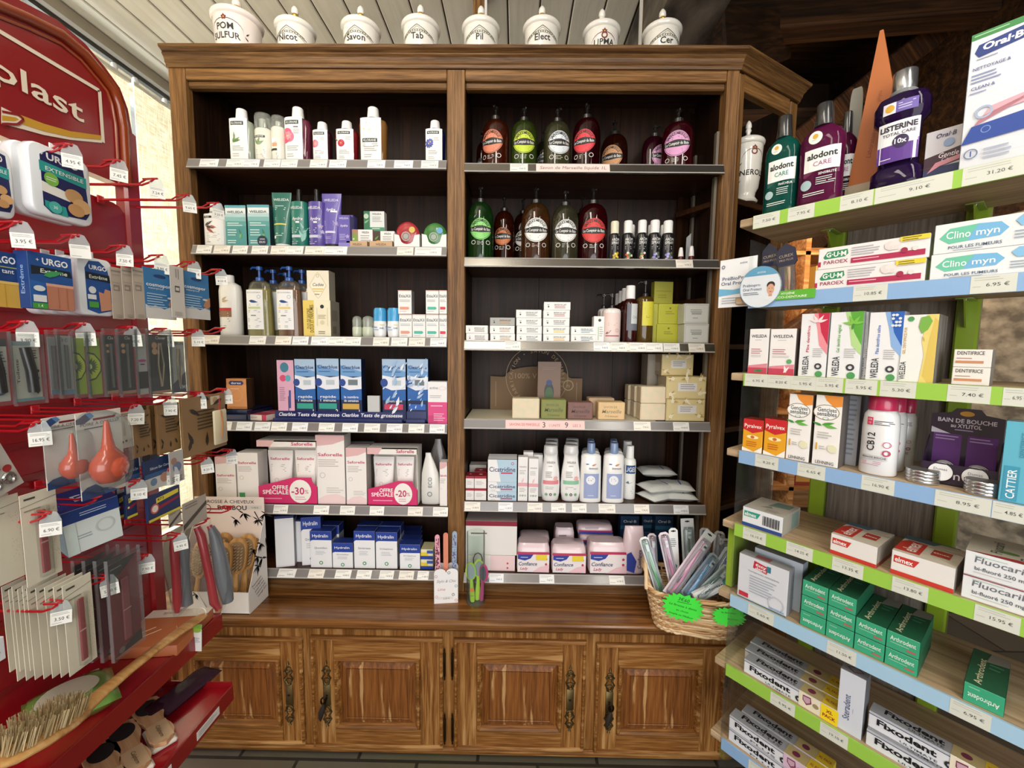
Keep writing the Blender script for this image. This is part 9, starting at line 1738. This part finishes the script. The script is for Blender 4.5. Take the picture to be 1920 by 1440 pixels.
rc('denture_tablet_box', 1573, 1624, 1262, 6, .04, 'd4d8e2', [('T', 'Steradent', .35, .42, .26, '4a5878', .42), ('T', '~~~', .6, .4, .1, '9aa4b8')], 'tall grey-white box with vertical lettering between the cream stacks', T=[('r', 0, 0, 1, 1, '8a8c90'), ('p', [(.5, .15), (.85, .5), (.5, .85), (.15, .5)], '6a4a44'), ('p', [(.5, .24), (.76, .5), (.5, .76), (.24, .5)], '8a8c90')], Rr=[('r', 0, 0, 1, 1, '6a6c74')])
fix(1628, 1905, 6, 0, .012, 'ULTIMATE', 'large denture cream box, lower front of right stack', (1340, 1480)); fix(1632, 1900, 6, 1, .022, 'ULTIMATE', 'large denture cream box, upper one of right stack', (1310, 1440)); fix(1640, 1905, 6, 0, .054, 'ULTIMATE', 'large denture cream box hidden behind the lower right one', (1320, 1460))
# ---- eighth shelf
fix(1366, 1545, 7, 0, .012, 'PLUS', 'pink-shield denture cream box, lower front on the lowest rack shelf', (1385, 1470)); fix(1368, 1545, 7, 1, .012, 'PLUS', 'pink-shield denture cream box, upper front on lowest rack shelf', (1345, 1430)); fix(1390, 1560, 7, 1, .054, 'PLUS', 'pink-shield denture cream box, upper second row, lowest shelf', (1345, 1430)); fix(1390, 1560, 7, 0, .054, 'PLUS', 'pink-shield denture cream box, lower second row, lowest shelf', (1385, 1470))
rc('denture_cream_box', 1556, 1600, 1395, 7, .10, '7f9ab0', [('d', .5, .5, .3, 'e0e4e8', .1), txt('DENT', .5, .5, .1, 'a03040')], 'blue-grey box lying beside the pink-shield stack', T=[('r', 0, 0, 1, 1, '5f7a94'), ('d', .6, .7, .2, 'a03a4a', .15)], hh=.05)
rc('denture_cream_box', 1610, 1690, 1420, 7, .06, 'b4bcd0', [('T', 'ent', .5, .5, .3, '3a4a84')], 'pale lilac box beside the blue-grey one on lowest shelf', hh=.06)
# goods seen through the gap behind the rack: pale stone wall and papers
# repeats of one kind share a group phrase
cnt = {}
for o in bpy.data.objects:
    if o.parent or 'category' not in o.keys() or 'group' in o.keys(): continue
    p = o.location; k = o.name.split('.')[0]
    if p.x < -.72 and p.y < 1.17: w = 'on the red hook display'
    elif p.y < 1.16 and p.x > .4: w = 'on the product rack'
    elif p.z > ZTOP-.05: w = 'on top of the cabinet'
    elif p.z < ZK+.05 or 'toothbrush' in k: w = 'on the worktop'
    elif p.x < XD0: w = 'on the left bay shelves'
    else: w = 'on the right bay shelves'
    cnt.setdefault((k, w), []).append(o)
for (k, w), L_ in cnt.items():
    n = k.replace('_', ' '); n += 'es' if n[-1] in 'xsh' else 's'
    if len(L_) > 1:
        for o in L_: o['group'] = n+' '+w
